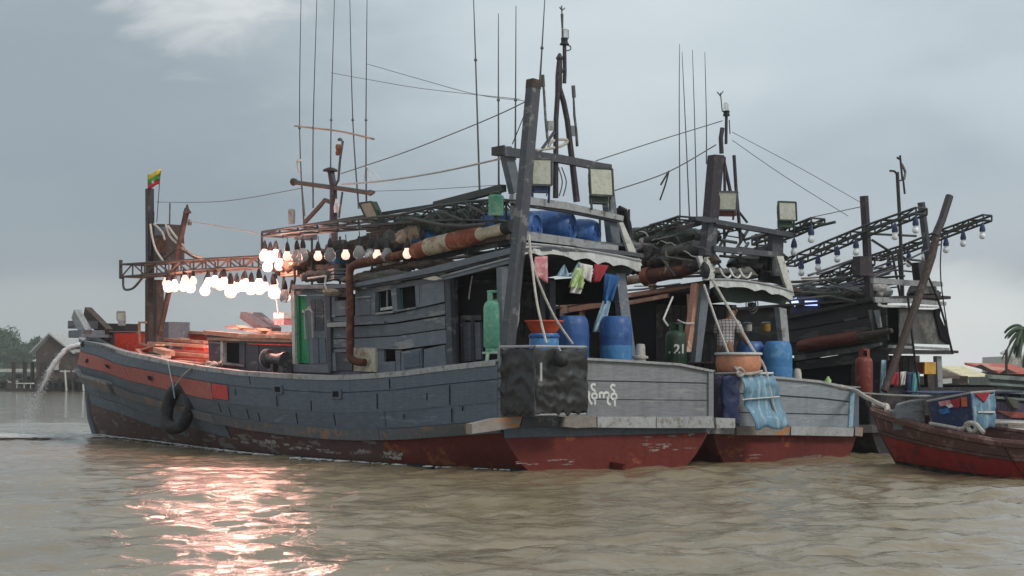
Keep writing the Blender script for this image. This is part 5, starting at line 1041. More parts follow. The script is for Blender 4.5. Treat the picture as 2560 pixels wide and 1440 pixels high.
for i, (x, y, v, L_, r, m_, lb) in enumerate(((1640, 598, -1.0, 2.2, .33, 'net_green', 'green net heap on the middle boat roof under its boom'), (1690, 625, -1.0, 2.0, .30, 'net', 'pale net heap above the middle boat exhaust'), (1620, 655, -1.1, 2.0, .28, 'net_brown', 'brown net heap over the pinkish roof slats'), (1740, 600, -.6, 1.4, .26, 'net_green', 'dark green net pile left of the middle boat mast'), (1720, 660, -1.1, 1.8, .26, 'net_brown', 'dull brown sack pile at the rust exhaust'))):
    bundle('net_bundle', lb, 'net', m_, B2, x, y, v, L_, r, 20 + i)
def bundle_u(name, label, cat, m, F, x, y, u, L_, r, seed): return bundle(name, label, cat, m, F, *(lambda p: (x, y, (p - F.o).dot(F.p)))(F.pu(x, y, u)), L_, r, seed, ax=F.p)
bundle_u('net_bundle', 'black net roll stowed between the frame beams', 'net', 'black_tarp', B2, 1890, 662, 1.4, 1.6, .25, 31); bundle_u('rope_heap', 'grey rope heap on the roof edge above the dark lining', 'rope', 'net', B2, 1830, 685, 1.0, 1.4, .16, 32); bundle_u('net_bundle', 'dark net heap beside the white side board', 'net', 'net_green', B2, 1920, 640, 1.5, .9, .24, 33)
for i in range(3):
    x = 1800 + i * 24; rope('hanging_loop', ['white rope loop at the mast end of the roof edge', 'white rope loop in the middle of the roof edge', 'white rope loop nearest the net pile on the roof edge'][i], [B2.pu(x, 672, U2 - .2), B2.pu(x + 10, 690, U2 - .3), B2.pu(x + 22, 694, U2 - .3), B2.pu(x + 30, 682, U2 - .2)], .02, 'white_cloth')
flood(B2, 'floodlight', 'grey floodlight bolted to the middle boat mast', B2.pu(1818, 502, U2 - .1), (.2, -1, -.15), .40, .36, 'grey_dark', 'rust', .2); flood(B2, 'floodlight', 'floodlight standing at the beam end of the middle boat', B2.pu(1968, 528, U2 - .1), (.35, -1, .1), .40, .38, 'gas_dark', 'gas_dark', .22, .2)
rq = random.Random(77)
for i in range(22):   # welded rails and struts crowding the roof
    x = rq.uniform(1600, 1950); y = rq.uniform(560, 660); l = rq.uniform(30, 110); sl_ = rq.choice([-.28, -.22, .12, .16, -1.6, 1.8]); dx = l if abs(sl_) < 1 else l * .35; u = rq.uniform(.9, 2.6)
    MB().tube([B2.pu(x, y, u), B2.pu(min(x + dx, 1965), min(690, max(548, y + dx * sl_)), u)], rq.uniform(.016, .034), 5).build('roof_strut', rq.choice(['boom_steel', 'boom_steel', 'mast_purple', 'grey_dark', 'boom_rust']), boat2)
# stern deck of boat 2
d3 = copy_tree(d2, B2.cu(1944, .45, 1.40), (0, 0, 2), 'blue drum standing on the transom of the middle boat'); d4 = copy_tree(d2, B2.cu(1876, 1.0, 1.40), (0, 0, 1), 'blue drum half hidden behind the clay coloured tub')
for dd in (d3,):
    for ch in dd.children: ch.data = ch.data.copy(); ch.data.materials[0] = M['drum_light']
cyl21 = cylinder(B2, 1690, 1.05, 1.72, 'gas_dark', 'gas_cylinder', 'dark green gas cylinder numbered 21 behind the grey transom', .205, .95)
cu = bpy.data.curves.new('number', 'FONT'); cu.body = '. 21'; cu.size = .24; cu.align_x = 'CENTER'; cu.resolution_u = 3; cu.offset = .008
to = bpy.data.objects.new('number', cu); COL.objects.link(to); dg = bpy.context.evaluated_depsgraph_get(); tm = bpy.data.meshes.new_from_object(to.evaluated_get(dg)); bpy.data.objects.remove(to)
c0 = V((0, -1, 0))
for v_ in tm.vertices:
    a = v_.co.x / .207; z = v_.co.y + .36; v_.co = (math.sin(a) * .209, -math.cos(a) * .209, z)
tm.materials.append(M['white_paint']); no = bpy.data.objects.new('painted_number', tm); COL.objects.link(no); no.parent = cyl21
MB().tube(smooth_pts([B2.pu(1682, 742, 1.3), B2.pu(1662, 790, 1.2), B2.pu(1660, 800, 1.1), B2.pu(1670, 815, 1.05)], 3), .02).build('gas_hose', 'white_cloth', cyl21); MB().tube(smooth_pts([B2.pu(1694, 800, 1.0), B2.pu(1712, 808, .95), B2.pu(1735, 808, .95)], 3), .018).build('gas_hose', 'white_cloth', cyl21)
tb = thing('plastic_tub', 'wide clay coloured tub with white rim above the blue tarp enclosure', 'tub', B2.cu(1846, -.25, 1.62)); p = B2.cu(1846, -.25, 1.62)
MB().lathe(p, [(.28, 0), (.38, .06), (.43, .22), (.42, .36), (.40, .43), (.37, .43), (.38, .3), (.1, .1)], 26).build('tub_bowl', 'tan_tub', tb, smooth=50); MB().lathe(p, [(.415, .41), (.45, .42), (.45, .455), (.41, .46)], 26).build('tub_rim', 'white_paint', tb, smooth=50)
te2 = thing('tarp_enclosure', 'enclosure of purple and pale blue tarpaulin hung on the middle boat stern', 'enclosure', B2.W(-.4, -1.7, .7))
eA, eB, eC = wpt(B2, 1778, -.05), wpt(B2, 1848, -.62), wpt(B2, 1932, -.62); e2z0, e2z1 = .80, 1.66
MB().sheet(wrinkled(B2, eA, eB, e2z0, e2z1, 14, 12, .05, 21, B2.p * -1), B2.p * .02).build('purple_sheet', 'purple_tarp', te2, smooth=True)
g = wrinkled(B2, eB, eC, e2z0 - .14, e2z1, 16, 12, .05, 23, B2.a * -1)
for i, row in enumerate(g):
    t_ = 1 - i / 16
    for q in row: q += B2.p * (.22 * t_) - B2.a * (.18 * t_ ** 2) - B2.a * .05 * math.sin(t_ * 9)
MB().sheet(g, B2.a * .02).build('blue_sheet', 'sky_tarp', te2, smooth=True)
MB().sheet(wrinkled(B2, eB - B2.a * .01, eB + B2.p * -.25 + B2.a * .2, e2z0 - .1, e2z1, 10, 5, .03, 25, B2.p * -1), B2.p * .015).build('navy_fold', 'navy_tarp', te2, smooth=True)
for a, b, m_ in ((eA, eB, 'grey_light'), (eB, eC, 'white_paint')): MB().tube([a + V((0, 0, e2z1 + .02)), b + V((0, 0, e2z1 + .03))], .024, 6).build('top_rail', m_, te2)
for z in (1.2,): MB().tube([eB + V((.05, -.06, z)), eC + V((.12, -.08, z + .05))], .014, 6).build('fold_batten', 'white_cloth', te2)
cloth('hanging_cloth', 'brownish cloth draped at the blue tarp edge', 'cloth', 'pink_timber', B2, [((1925, 990), (1932, 1050)), ((1940, 1000), (1958, 1048))], -.66)
rope('stay_rope', 'pale rope from the middle boat post to the knotted tarp corner', [B2.pu(1760, 712, .3), B2.pu(1790, 800, -.1), B2.pu(1828, 900, -.4), B2.pu(1850, 935, -.62)], .024); rope('stay_rope', 'pale rope from the middle boat post over the tub to the blue sheet', [B2.pu(1782, 702, .3), B2.pu(1830, 785, -.1), B2.pu(1880, 870, -.4), B2.pu(1912, 920, -.6), B2.pu(1930, 1000, -.7), B2.pu(1945, 1050, -.72)], .026)
rope('knotted_rope', 'knotted rope loop at the corner of the blue tarpaulin', [B2.pu(1840, 925, -.7), B2.pu(1850, 920, -.72), B2.pu(1860, 932, -.72), B2.pu(1850, 940, -.72), B2.pu(1842, 930, -.7), B2.pu(1870, 935, -.7), B2.pu(1905, 928, -.68)], .028)
fn = thing('wall_fan', 'round caged fan hanging in the shade under the awning', 'fan', B2.pu(1880, 765, 2.2)); b = MB(); c = B2.pu(1880, 762, 2.2)
for r in (.18, .12, .05): b.tube([c + (B2.p * math.cos(t * .393) + V((0, 0, 1)) * math.sin(t * .393)) * r for t in range(17)], .012, 5)
b.build('fan_cage', 'steel', fn); MB().lathe(c, [(.05, -.05), (.06, .0), (.04, .08)], 10, axis=B2.a).build('fan_motor', 'grey_dark', fn)
for a in range(3): MB().prism([c + (B2.p * math.cos(t) + V((0, 0, 1)) * math.sin(t)) * r + B2.a * .02 for r, t in ((.04, a * 2.1), (.15, a * 2.1 - .25), (.15, a * 2.1 + .45))], B2.a * .008).build('fan_blade', 'grey_light', fn)
bl2 = B2.cu(1993, .35, 1.36); o = thing('mooring_bollard', 'pale mooring post beside the drum on the middle boat', 'bollard', bl2); MB().lathe(bl2, [(.10, 0), (.09, .2), (.085, .35), (.06, .42), (.02, .43)], 12).build('bollard_post', 'rope', o, smooth=50)
rope('mooring_rope', 'thick pale mooring rope leading from the middle boat to the red longboat', [B2.cu(1995, .3, 1.50), B2.pu(2040, 962, .1), B2.pu(2100, 966, -.05), B2.pu(2140, 978, -.2), V((6.55, 30.9, 1.22)), V((6.75, 30.2, 1.06))], .045)
rope('mooring_rope', 'thin taut white line running to the longboat tarp pole', [B2.pu(2150, 982, 0), ray(2240, 988, 31.5), ray(2345, 990, 29)], .018, 'white_cloth')
fbo = thing('green_bottle', 'small pale green bottle on the middle boat rail', 'bottle', B2.cu(2070, .08, 1.50)); MB().lathe(B2.cu(2070, .08, 1.46), [(.06, 0), (.065, .02), (.065, .1), (.03, .14), (.025, .17)], 10).build('bottle_body', 'lime', fbo, smooth=50)
for i, (x, z, m_, lb, h) in enumerate(((1842, 1.94, 'steel', 'dull steel pot on the galley shelf behind the person', .2), (1868, 2.59, 'white_cloth', 'white tin on the upper galley shelf', .16), (1895, 1.94, 'rust_red', 'red tin on the galley shelf by the fan', .2), (1915, 2.59, 'yellow_box', 'ochre jar on the upper galley shelf', .18), (1858, 1.94, 'drum_light', 'blue pail on the galley shelf', .22))):
    c = B2.cu(x, 2.34, z); t = thing('galley_tin', lb, 'tin', c); MB().lathe(c, [(.09, 0), (.10, .02), (.10, h), (.085, h + .01)], 12).build('tin_body', m_, t, smooth=50); MB().lathe(c, [(.104, h - .02), (.108, h), (.06, h + .03)], 12).build('tin_lid', 'steel', t, smooth=50)
# ------------------------------------------------------------------ the man on boat 2
def skin_mesh(name, verts, edges, m, parent, levels=2):
    me = bpy.data.meshes.new(name); base = WORLD(parent); me.from_pydata([tuple(V(v[0]) - base) for v in verts], edges, [])
    o = bpy.data.objects.new(name, me); COL.objects.link(o); md = o.modifiers.new('s', 'SKIN'); md.use_smooth_shade = True; sb = o.modifiers.new('b', 'SUBSURF'); sb.levels = sb.render_levels = levels
    for i, v in enumerate(verts): me.skin_vertices[0].data[i].radius = (v[1], v[2] if len(v) > 2 else v[1]); me.skin_vertices[0].data[i].use_root = (i == 0)
    d_ = bpy.context.evaluated_depsgraph_get(); m2 = bpy.data.meshes.new_from_object(o.evaluated_get(d_)); bpy.data.objects.remove(o)
    m2.materials.clear(); m2.materials.append(M[m]); o = bpy.data.objects.new(name, m2); COL.objects.link(o); o.parent = parent
    m2.polygons.foreach_set('use_smooth', [True] * len(m2.polygons)); return o
pb = B2.cu(1813, .95, 1.30); person = thing('person', 'person in a checked shirt standing bent over a drum under the awning', 'person', pb)
fw = V((.62, .78, 0)).normalized(); rt = V((.78, -.62, 0)); up3 = V((0, 0, 1))
def bd(f, r, z): return pb + fw * f + rt * r + up3 * z
vs = [(bd(0, 0, .86), .135, .11), (bd(.01, 0, 1.02), .13, .10), (bd(.05, 0, 1.2), .15, .105), (bd(.10, 0, 1.33), .13, .09), (bd(.14, 0, 1.41), .055), (bd(.18, 0, 1.46), .06), (bd(.22, 0, 1.52), .085, .10), (bd(.24, 0, 1.60), .09, .10), (bd(.25, 0, 1.67), .06, .07),
      (bd(.09, .17, 1.33), .065), (bd(.14, .26, 1.10), .045), (bd(.34, .22, .98), .036), (bd(.40, .21, .965), .03, .022), (bd(.46, .20, .955), .036, .018),
      (bd(.09, -.17, 1.33), .065), (bd(.13, -.27, 1.10), .045), (bd(.33, -.2, .99), .036), (bd(.39, -.19, .975), .03, .022), (bd(.45, -.18, .965), .036, .018),
      (bd(.0, .09, .80), .09), (bd(.05, .11, .46), .06), (bd(.0, .11, .07), .042), (bd(.12, .12, .035), .04, .028), (bd(.19, .13, .03), .03, .02),
      (bd(.0, -.09, .80), .09), (bd(.03, -.11, .46), .06), (bd(-.03, -.11, .07), .042), (bd(.09, -.12, .035), .04, .028), (bd(.16, -.13, .03), .03, .02)]
es = [(0, 1), (1, 2), (2, 3), (3, 4), (4, 5), (5, 6), (6, 7), (7, 8), (3, 9), (9, 10), (10, 11), (11, 12), (12, 13), (3, 14), (14, 15), (15, 16), (16, 17), (17, 18), (0, 19), (19, 20), (20, 21), (21, 22), (22, 23), (0, 24), (24, 25), (25, 26), (26, 27), (27, 28)]
for hand, s in ((13, 1), (18, -1)):
    hb = vs[hand][0]
    for k, (dx, ln) in enumerate(((-.028, .062), (-.010, .072), (.010, .068), (.027, .055))):
        i0 = len(vs); vs += [(hb + fw * .045 + rt * dx, .0095), (hb + fw * (.045 + ln * .55) + rt * dx - up3 * .012, .009), (hb + fw * (.045 + ln * .8) + rt * dx - up3 * .034, .008)]; es += [(hand, i0), (i0, i0 + 1), (i0 + 1, i0 + 2)]
    i0 = len(vs); vs += [(hb - rt * s * .042 + fw * -.005, .011), (hb - rt * s * .055 + fw * .03 - up3 * .015, .009)]; es += [(hand, i0), (i0, i0 + 1)]
body = skin_mesh('body', vs, es, 'skin', person)
skin_mesh('shirt', [(bd(.0, 0, .84), .165, .135), (bd(.0, 0, .98), .16, .13), (bd(.04, 0, 1.18), .178, .13), (bd(.09, 0, 1.33), .15, .11), (bd(.12, 0, 1.38), .085), (bd(.09, .18, 1.33), .09), (bd(.13, .26, 1.13), .075), (bd(.09, -.18, 1.33), .09), (bd(.12, -.27, 1.13), .075)], [(0, 1), (1, 2), (2, 3), (3, 4), (3, 5), (5, 6), (3, 7), (7, 8)], 'plaid', person)
skin_mesh('shorts', [(bd(0, 0, .86), .15, .13), (bd(0, 0, .76), .14, .13), (bd(.0, .10, .70), .11), (bd(.05, .12, .48), .09), (bd(0, -.10, .70), .11), (bd(.03, -.12, .48), .09)], [(0, 1), (1, 2), (2, 3), (1, 4), (4, 5)], 'shorts', person)
skin_mesh('hair', [(bd(.20, 0, 1.57), .09, .10), (bd(.22, 0, 1.63), .105, .11), (bd(.24, 0, 1.70), .08, .085)], [(0, 1), (1, 2)], 'hair', person)
hd = bd(.24, 0, 1.58)
for s in (-1, 1): MB().lathe(hd + rt * s * .095 - fw * .01, [(.005, -.03), (.022, -.01), (.024, .01), (.006, .035)], 8).build('ear', 'skin', person, smooth=True); MB().lathe(hd + fw * .09 + rt * s * .035 + up3 * .01, [(.002, -.01), (.012, 0), (.002, .01)], 6).build('eye', 'white_paint', person, smooth=True)
MB().tube([hd + fw * .095 + up3 * .02, hd + fw * .125 - up3 * .02, hd + fw * .10 - up3 * .03], [.012, .018, .012], 6).build('nose', 'skin', person, smooth=True); MB().tube([hd + fw * .098 + rt * .03 - up3 * .055, hd + fw * .105 - up3 * .055, hd + fw * .098 - rt * .03 - up3 * .055], .008, 5).build('mouth', 'rust_red', person)

person.scale = (1.1, 1.1, 1.03)
# ================================================================== BOAT 3 (dark)
boat3 = thing('fishing_boat', 'dark shabby fishing boat with black cabin behind the red longboat', 'fishing boat', B3.W(8, 0, 0), 'fishing boats rafted side by side')
H3 = Hull(B3, 19.0, [(0, 2.1), (4, 2.3), (9, 2.25), (13, 1.8), (17, .7), (19, .1)], [(0, 1.8), (4, 2.05), (9, 1.95), (13, 1.2), (19, .03)], [(0, 1.40), (5, 1.4), (12, 1.9), (19, 2.6)], [(0, 1.40), (5, 1.4), (12, 1.9), (19, 2.6)], [(-.9, 17), (0, 18.4), (2.6, 19)], [(0, .6), (19, 2.2)])
H3.shell(boat3, 'black_hull', 'black_hull', .45, ('dark_cabin', 'dark_cabin'), 'brown_timber', 'dark_cabin')
for i in range(3): H3.plank(boat3, 'plank', 'black_hull', -1, .02, 6, .05 + .3 * i, .32 + .3 * i, .03)
pp(B3, 'rail_timber', 'dark_cabin', boat3, [(2140, 1062), (2520, 1060), (2520, 1078), (2140, 1082)], u=-.1, th=.1)
V3 = -1.45
for k in range(11): MB().fbox(B3, 1.1, 1.16, -1.36 + .205 * k, -1.18 + .205 * k, 1.2, 2.1).build('bulkhead_board', 'dark_cabin', boat3)
cab3 = MB().fbox(B3, 1.2, 7.5, -1.38, .9, 1.2, 2.05).build('lower_cabin', 'dark_int', boat3); cab3u = MB().fbox(B3, 1.0, 7.5, -1.36, .5, 2.2, 3.2).build('upper_cabin', 'dark_cabin', boat3)
def k3(name, m, pts, v=V3, th=.05, par=None): return pp(B3, name, m, par or cab3u, pts, v=v, th=th)
k3('wall_plank', 'dark_cabin', [(1965, 800), (2150, 764), (2215, 752), (2215, 782), (2150, 795), (1965, 828)]); k3('wall_plank', 'dark_cabin', [(1965, 831), (2150, 798), (2215, 785), (2216, 815), (2150, 828), (1970, 858)]); k3('wall_plank', 'dark_cabin', [(1985, 860), (2150, 831), (2216, 818), (2220, 850), (2150, 862), (1990, 885)])
k3('deck_edge', 'canvas_dark', [(1985, 888), (2150, 866), (2200, 856), (2200, 864), (2150, 878), (1985, 902)], v=V3 - .1, th=.1); k3('lower_board', 'dark_cabin', [(1990, 905), (2215, 868), (2220, 900), (1990, 925)], v=V3 - .05)
k3('roof_edge', 'dark_cabin', [(1965, 790), (2190, 742), (2190, 750), (1965, 798)], v=V3 - .1, th=.1); k3('patch_board', 'canvas_dark', [(2110, 798), (2145, 792), (2140, 799), (2112, 804)], v=V3 - .02); k3('curtain', 'canvas_dark', [(2170, 775), (2178, 774), (2184, 828), (2180, 826)], v=V3 - .06); k3('curtain', 'grey_light', [(2184, 776), (2196, 774), (2202, 818), (2195, 820)], v=V3 - .08)
MB().tube([B3.pv(*q, V3 - .15) for q in ((2002, 866), (2060, 855), (2148, 842))], .14, 10).build('red_log', 'red_log', boat3, smooth=50); MB().tube([B3.pv(*q, V3 - .15) for q in ((2148, 842), (2190, 836), (2230, 826))], [.12, .09, .05], 10).build('log_end', 'brown_timber', boat3, smooth=50)
U3 = .3
def q3(name, m, pts, u=U3, th=.1): return pp(B3, name, m, boat3, pts, u=u, th=th)
q3('roof_edge', 'grey_light', [(2186, 742), (2280, 746), (2366, 755), (2366, 764), (2280, 758), (2190, 756)], u=U3 - .3, th=.06); q3('roof_lath', 'white_board', [(2195, 752), (2205, 762), (2350, 766), (2350, 770), (2210, 768), (2196, 764)], u=U3 - .28, th=.04)
MB().sheet([[B3.W(u, v, 3.33 - .02 * u + .06 * (1 - v * v / 2)) for v in (-1.5, 0, .55)] for u in (0, 3, 7.6)], (0, 0, -.06)).build('roof', 'dark_cabin', boat3)
MB().sheet([[B3.W(u, v, 2.20) for v in (-1.5, 0, .75)] for u in (-.05, 3, 7.6)], (0, 0, -.06)).build('upper_deck', 'dark_cabin', boat3)
q3('deck_edge', 'grey_light', [(2224, 862), (2300, 866), (2374, 870), (2374, 876), (2300, 872), (2224, 870)], u=U3 - .35, th=.05); q3('deck_edge', 'grey_light', [(2224, 874), (2300, 878), (2380, 880), (2380, 886), (2300, 886), (2224, 882)], u=U3 - .3, th=.05)
q3('rail_board', 'grey_light', [(2184, 694), (2270, 700), (2356, 704), (2358, 716), (2270, 714), (2184, 708)], u=U3 - .1, th=.08)
q3('canvas_side', 'canvas_dark', [(2248, 772), (2340, 774), (2350, 800), (2372, 848), (2374, 862), (2248, 858)], u=U3 - .15, th=.03); q3('canvas_side', 'dark_int', [(2216, 766), (2248, 770), (2248, 860), (2224, 858)], u=U3 + .1, th=.04); q3('canvas_fold', 'dark_int', [(2335, 774), (2352, 770), (2350, 790), (2372, 838), (2376, 862), (2352, 845)], u=U3 - .2, th=.03)
for P, r, m_ in ((((2160, 490), (2166, 590), (2174, 760)), .095, 'mast_purple'), (((2303, 506), (2312, 580), (2322, 650)), .085, 'grey_dark'), (((2243, 430), (2250, 560), (2257, 745)), .04, 'mast_purple')): MB().tube([B3.pu(*q, U3 + .5) for q in P], r, 8).build('mast_post', m_, boat3)
lp = MB().tube([B3.pu(2210, 978, -.35), B3.pu(2290, 760, -.35), B3.pu(2330, 640, -.35), B3.pu(2345, 570, -.35)], [.075, .085, .085, .08], 8).build('leaning_pole', 'brown_timber', boat3); MB().tube([B3.pu(2338, 590, -.35), B3.pu(2355, 550, -.35), B3.pu(2374, 490, -.35)], .085, 8).build('pole_tip', 'mast_purple', lp)
for P in (((2225, 427), (2236, 428), (2243, 436)), ((2246, 452), (2258, 450), (2262, 485)), ((2256, 450), (2250, 388)), ((2250, 398), (2243, 394))): MB().tube([B3.pu(*q, U3 + .5) for q in P], .025, 6).build('aerial', 'mast_purple', boat3)
MB().tube(smooth_pts([B3.pu(*q, U3 + .5) for q in ((2254, 410), (2263, 430), (2260, 448))], 3), [.03] * 7, 6).build('aerial_vane', 'steel', boat3)
for P in (((2165, 650), (2166, 690)), ((2300, 655), (2302, 700))): pass
q3('winch_cover', 'mast_purple', [(2150, 640), (2178, 640), (2184, 690), (2150, 688)], u=U3 + .4, th=.2); q3('winch_cover', 'mast_purple', [(2296, 656), (2318, 654), (2316, 700), (2302, 710)], u=U3 + .2, th=.2)
t1 = truss(boat3, 'lamp_boom', 'boom_steel', [B3.pv(*q, -1.7) for q in ((1960, 650), (2060, 606), (2160, 565), (2290, 519))], [B3.pv(*q, -1.7) for q in ((1960, 664), (2060, 624), (2160, 581), (2290, 534))], .35, .026, 9, B3)
t2_ = truss(boat3, 'lamp_boom', 'boom_steel', [B3.pv(*q, 1.2) for q in ((2180, 638), (2260, 612), (2360, 572), (2458, 537))], [B3.pv(*q, 1.2) for q in ((2180, 650), (2260, 626), (2360, 586), (2458, 550))], .3, .026, 8, B3)
truss(boat3, 'lamp_boom', 'boom_steel', [B3.pv(*q, -1.2) for q in ((2050, 690), (2100, 668), (2160, 642))], [B3.pv(*q, -1.2) for q in ((2050, 712), (2100, 694), (2160, 660))], .35, .026, 4, B3)
for P in (((2180, 600), (2230, 632)), ((2255, 640), (2300, 680)), ((2185, 585), (2290, 590)), ((2245, 630), (2255, 740)), ((2230, 630), (2250, 740)), ((1970, 720), (2050, 700), (2150, 690)), ((1980, 750), (2070, 740), (2190, 765)), ((2000, 730), (2100, 735)), ((2060, 700), (2190, 750))): MB().tube([B3.pu(*q, U3 + .6) for q in P], .028, 6).build('frame_tube', 'boom_steel', boat3)
OF3 = lamp_proto('hanging_lamp', 'unlit bulb hanging from the raised boom of the dark boat', 'lamp_white', 'unlit lamps on the dark boat booms', .07, .06, 'navy_tarp')
for ch in OF3.children:
    if ch.name.startswith('socket'): ch.scale = (1.1, 1.1, 1)
OF3.location = B3.pv(2003, 645, -1.7)
for x, y, v in ((2045, 632, -1.7), (2093, 610, -1.7), (2140, 592, -1.7), (2237, 552, -1.7), (2289, 535, -1.7), (2365, 588, 1.2), (2408, 572, 1.2), (2456, 552, 1.2), (2222, 640, 1.2), (2272, 624, 1.2), (2310, 606, 1.2)): copy_tree(OF3, B3.pv(x, y, v), (0, 0, x))
copy_tree(OF3, B2.pv(2028, 558, 1.2), None, 'unlit bulb at the tip of the middle boat boom'); copy_tree(OF3, B2.pv(1985, 590, 1.2), None, 'unlit bulb below the middle boat floodlight')
for i in range(20):
    x = rq.uniform(1975, 2290); y = rq.uniform(660, 750) - (x - 1975) * .08; l = rq.uniform(40, 130); sl_ = rq.choice([-.35, -.3, .1, .22, 1.9]); dx = l if abs(sl_) < 1 else l * .3; u = rq.uniform(.4, 2.2)
    MB().tube([B3.pu(x, y, u), B3.pu(min(x + dx, 2350), min(756, y + dx * sl_), u)], rq.uniform(.014, .03), 5).build('roof_strut', rq.choice(['boom_steel', 'mast_purple', 'grey_dark']), boat3)
# gear of boat 3
vl = thing('work_lamp', 'small bluish lit screen lamp at the front of the dark roof', 'lamp', B3.pv(2015, 770, -1.5)); pp(B3, 'lamp_case', 'navy_tarp', vl, rect(1975, 740, 2050, 785), v=-1.42, th=.1); pp(B3, 'lamp_glow', 'lamp_violet', vl, rect(2012, 752, 2042, 764), v=-1.45, th=.02); pp(B3, 'lamp_glow', 'lamp_violet', vl, [(1978, 748), (1990, 744), (1996, 758), (1986, 766), (1979, 760)], v=-1.45, th=.02)
cylinder(B3, 2160, -.1, 1.20, 'gas_red', 'gas_cylinder', 'red gas cylinder standing in the shade of the dark boat', .18, 1.0)
bundle_u('tarp_bundle', 'pale canvas bag on the dark boat roof', 'bag', 'white_cloth', B3, 2200, 728, .8, .35, .22, 41); bundle_u('net_bundle', 'black net heap on the dark roof behind the leaning pole', 'net', 'black_tarp', B3, 2310, 735, .9, .9, .24, 42); bundle('net_bundle', 'dark net roll along the forward dark roof', 'net', 'net_green', B3, 2060, 748, -.9, 2.2, .25, 43); bundle('net_bundle', 'black net roll beside the violet lamp', 'net', 'black_tarp', B3, 2120, 735, -.7, 2.0, .24, 44)
yb = thing('yellow_box', 'yellow wooden box hanging below the dark upper deck', 'box', B3.pu(2325, 935, 0)); q = pp(B3, 'box_front', 'yellow_box', yb, rect(2312, 905, 2340, 935), u=-.1, th=.25); pp(B3, 'box_side', 'rust_red', yb, rect(2309, 906, 2313, 934), u=-.08, th=.22)
for pts in ([(2342, 890), (2354, 890), (2358, 985), (2346, 985)], [(2318, 935), (2336, 935), (2338, 985), (2322, 985)], [(2232, 890), (2246, 890), (2248, 985), (2236, 985)]): q3('stern_post', 'grey_light' if pts[0][0] > 2340 else 'brown_timber', pts, u=U3 - .2, th=.1)
for i, (pts, m_, lb) in enumerate((([((2268, 930), (2266, 985)), ((2296, 930), (2292, 985))], 'navy_tarp', 'navy cloth hanging beside the teal one under the dark deck'), ([((2284, 935), (2278, 985)), ((2298, 930), (2300, 985))], 'teal_cloth', 'narrow teal cloth hanging under the dark deck'), ([((2228, 930), (2222, 960)), ((2248, 930), (2246, 965))], 'red_cloth', 'red cloth hanging beside the leaning pole foot'), ([((2205, 900), (2200, 985)), ((2216, 900), (2212, 985))], 'ice_blue', 'pale blue towel hanging beside the red cylinder'), ([((2252, 930), (2250, 965)), ((2266, 928), (2262, 962))], 'white_cloth', 'white bag hanging between the dark posts'))): cloth('hanging_cloth', lb, 'cloth', m_, B3, pts, -.1 if i != 1 else -.15)
for P in (((2355, 590), (2352, 700), (2378, 880)), ((2320, 690), (2352, 770), (2382, 885)), ((2270, 745), (2285, 880), (2300, 985))): rope('rigging_rope', ['dark rope from the leaning pole to the outer deck corner', 'thick dark rope along the canvas edge', 'dark rope hanging before the canvas to the stern'][[2355, 2320, 2270].index(P[0][0])], [B3.pu(*q, -.3) for q in P], .025 if P[0][0] != 2355 else .014, 'rubber')
rope('rigging_wire', 'wire from the middle boat boom to the dark boat mast', [B2.pv(2030, 543, 1.2), B3.pu(2152, 517, .8)], .010, 'wire', cat='wire'); rope('rigging_wire', 'long faint wire from the middle mast towards the dark boat', [B2.pu(1830, 350, 1), B2.pu(1960, 440, .5), B3.pu(2120, 540, .8)], .007, 'wire', cat='wire'); rope('rigging_wire', 'second faint wire from the middle mast towards the dark boat', [B2.pu(1830, 330, 1), B2.pu(2000, 420, .5), B3.pu(2150, 505, .8)], .006, 'wire', cat='wire')
rope('hanging_strap', 'dark strap dangling from the slack wire', [B2.pu(1672, 428, 1.2), B2.pu(1664, 460, 1.2), B2.pu(1650, 500, 1.2)], .018, 'rubber', cat='strap'); rope('hanging_strap', 'short dark strap dangling beside the longer one', [B2.pu(1672, 428, 1.2), B2.pu(1652, 462, 1.2)], .018, 'rubber', cat='strap')

# ================================================================== red longboat at the right
B4 = Frame((11.6, 21.84), 30.0)
boat4 = thing('longboat', 'long red wooden boat with tarpaulin tent moored at the dark boat stern', 'longboat', B4.W(6, 0, 0))
H4 = Hull(B4, 10.0, [(0, .75), (3, .95), (6, .92), (8, .68), (9.3, .32), (10, .05)], [(0, .5), (3, .72), (6, .66), (8, .36), (9.3, .12), (10, .02)], [(0, .55), (4, .50), (6.5, .58), (8, .74), (9.3, .92), (10, 1.02)], [(0, .55), (4, .50), (6.5, .58), (8, .74), (9.3, .92), (10, 1.02)], [(-.9, 8.2), (0, 9.4), (.5, 9.8), (1.1, 10.1)], [(0, .45), (10, .9)])
def l4(u, f, s, off=0): z = H4.zs(u, s); return H4.P(u, z - f * (z + .25), s, off)
us4 = [10 * i / 20 for i in range(21)]
for s in (-1, 1):
    MB().sheet([[H4.P(u, z, s) for z in (-.6, -.3, 0)] + [l4(u, f, s) for f in (.6, .35, .1, 0)] for u in us4]).build('hull_side', 'longboat_dark', boat4, smooth=40)
    MB().sheet([[H4.D(u, 0, s, -.06), H4.D(u, .32, s, -.1)] for u in us4[:-1]]).build('inner_side', 'longboat_wood', boat4)
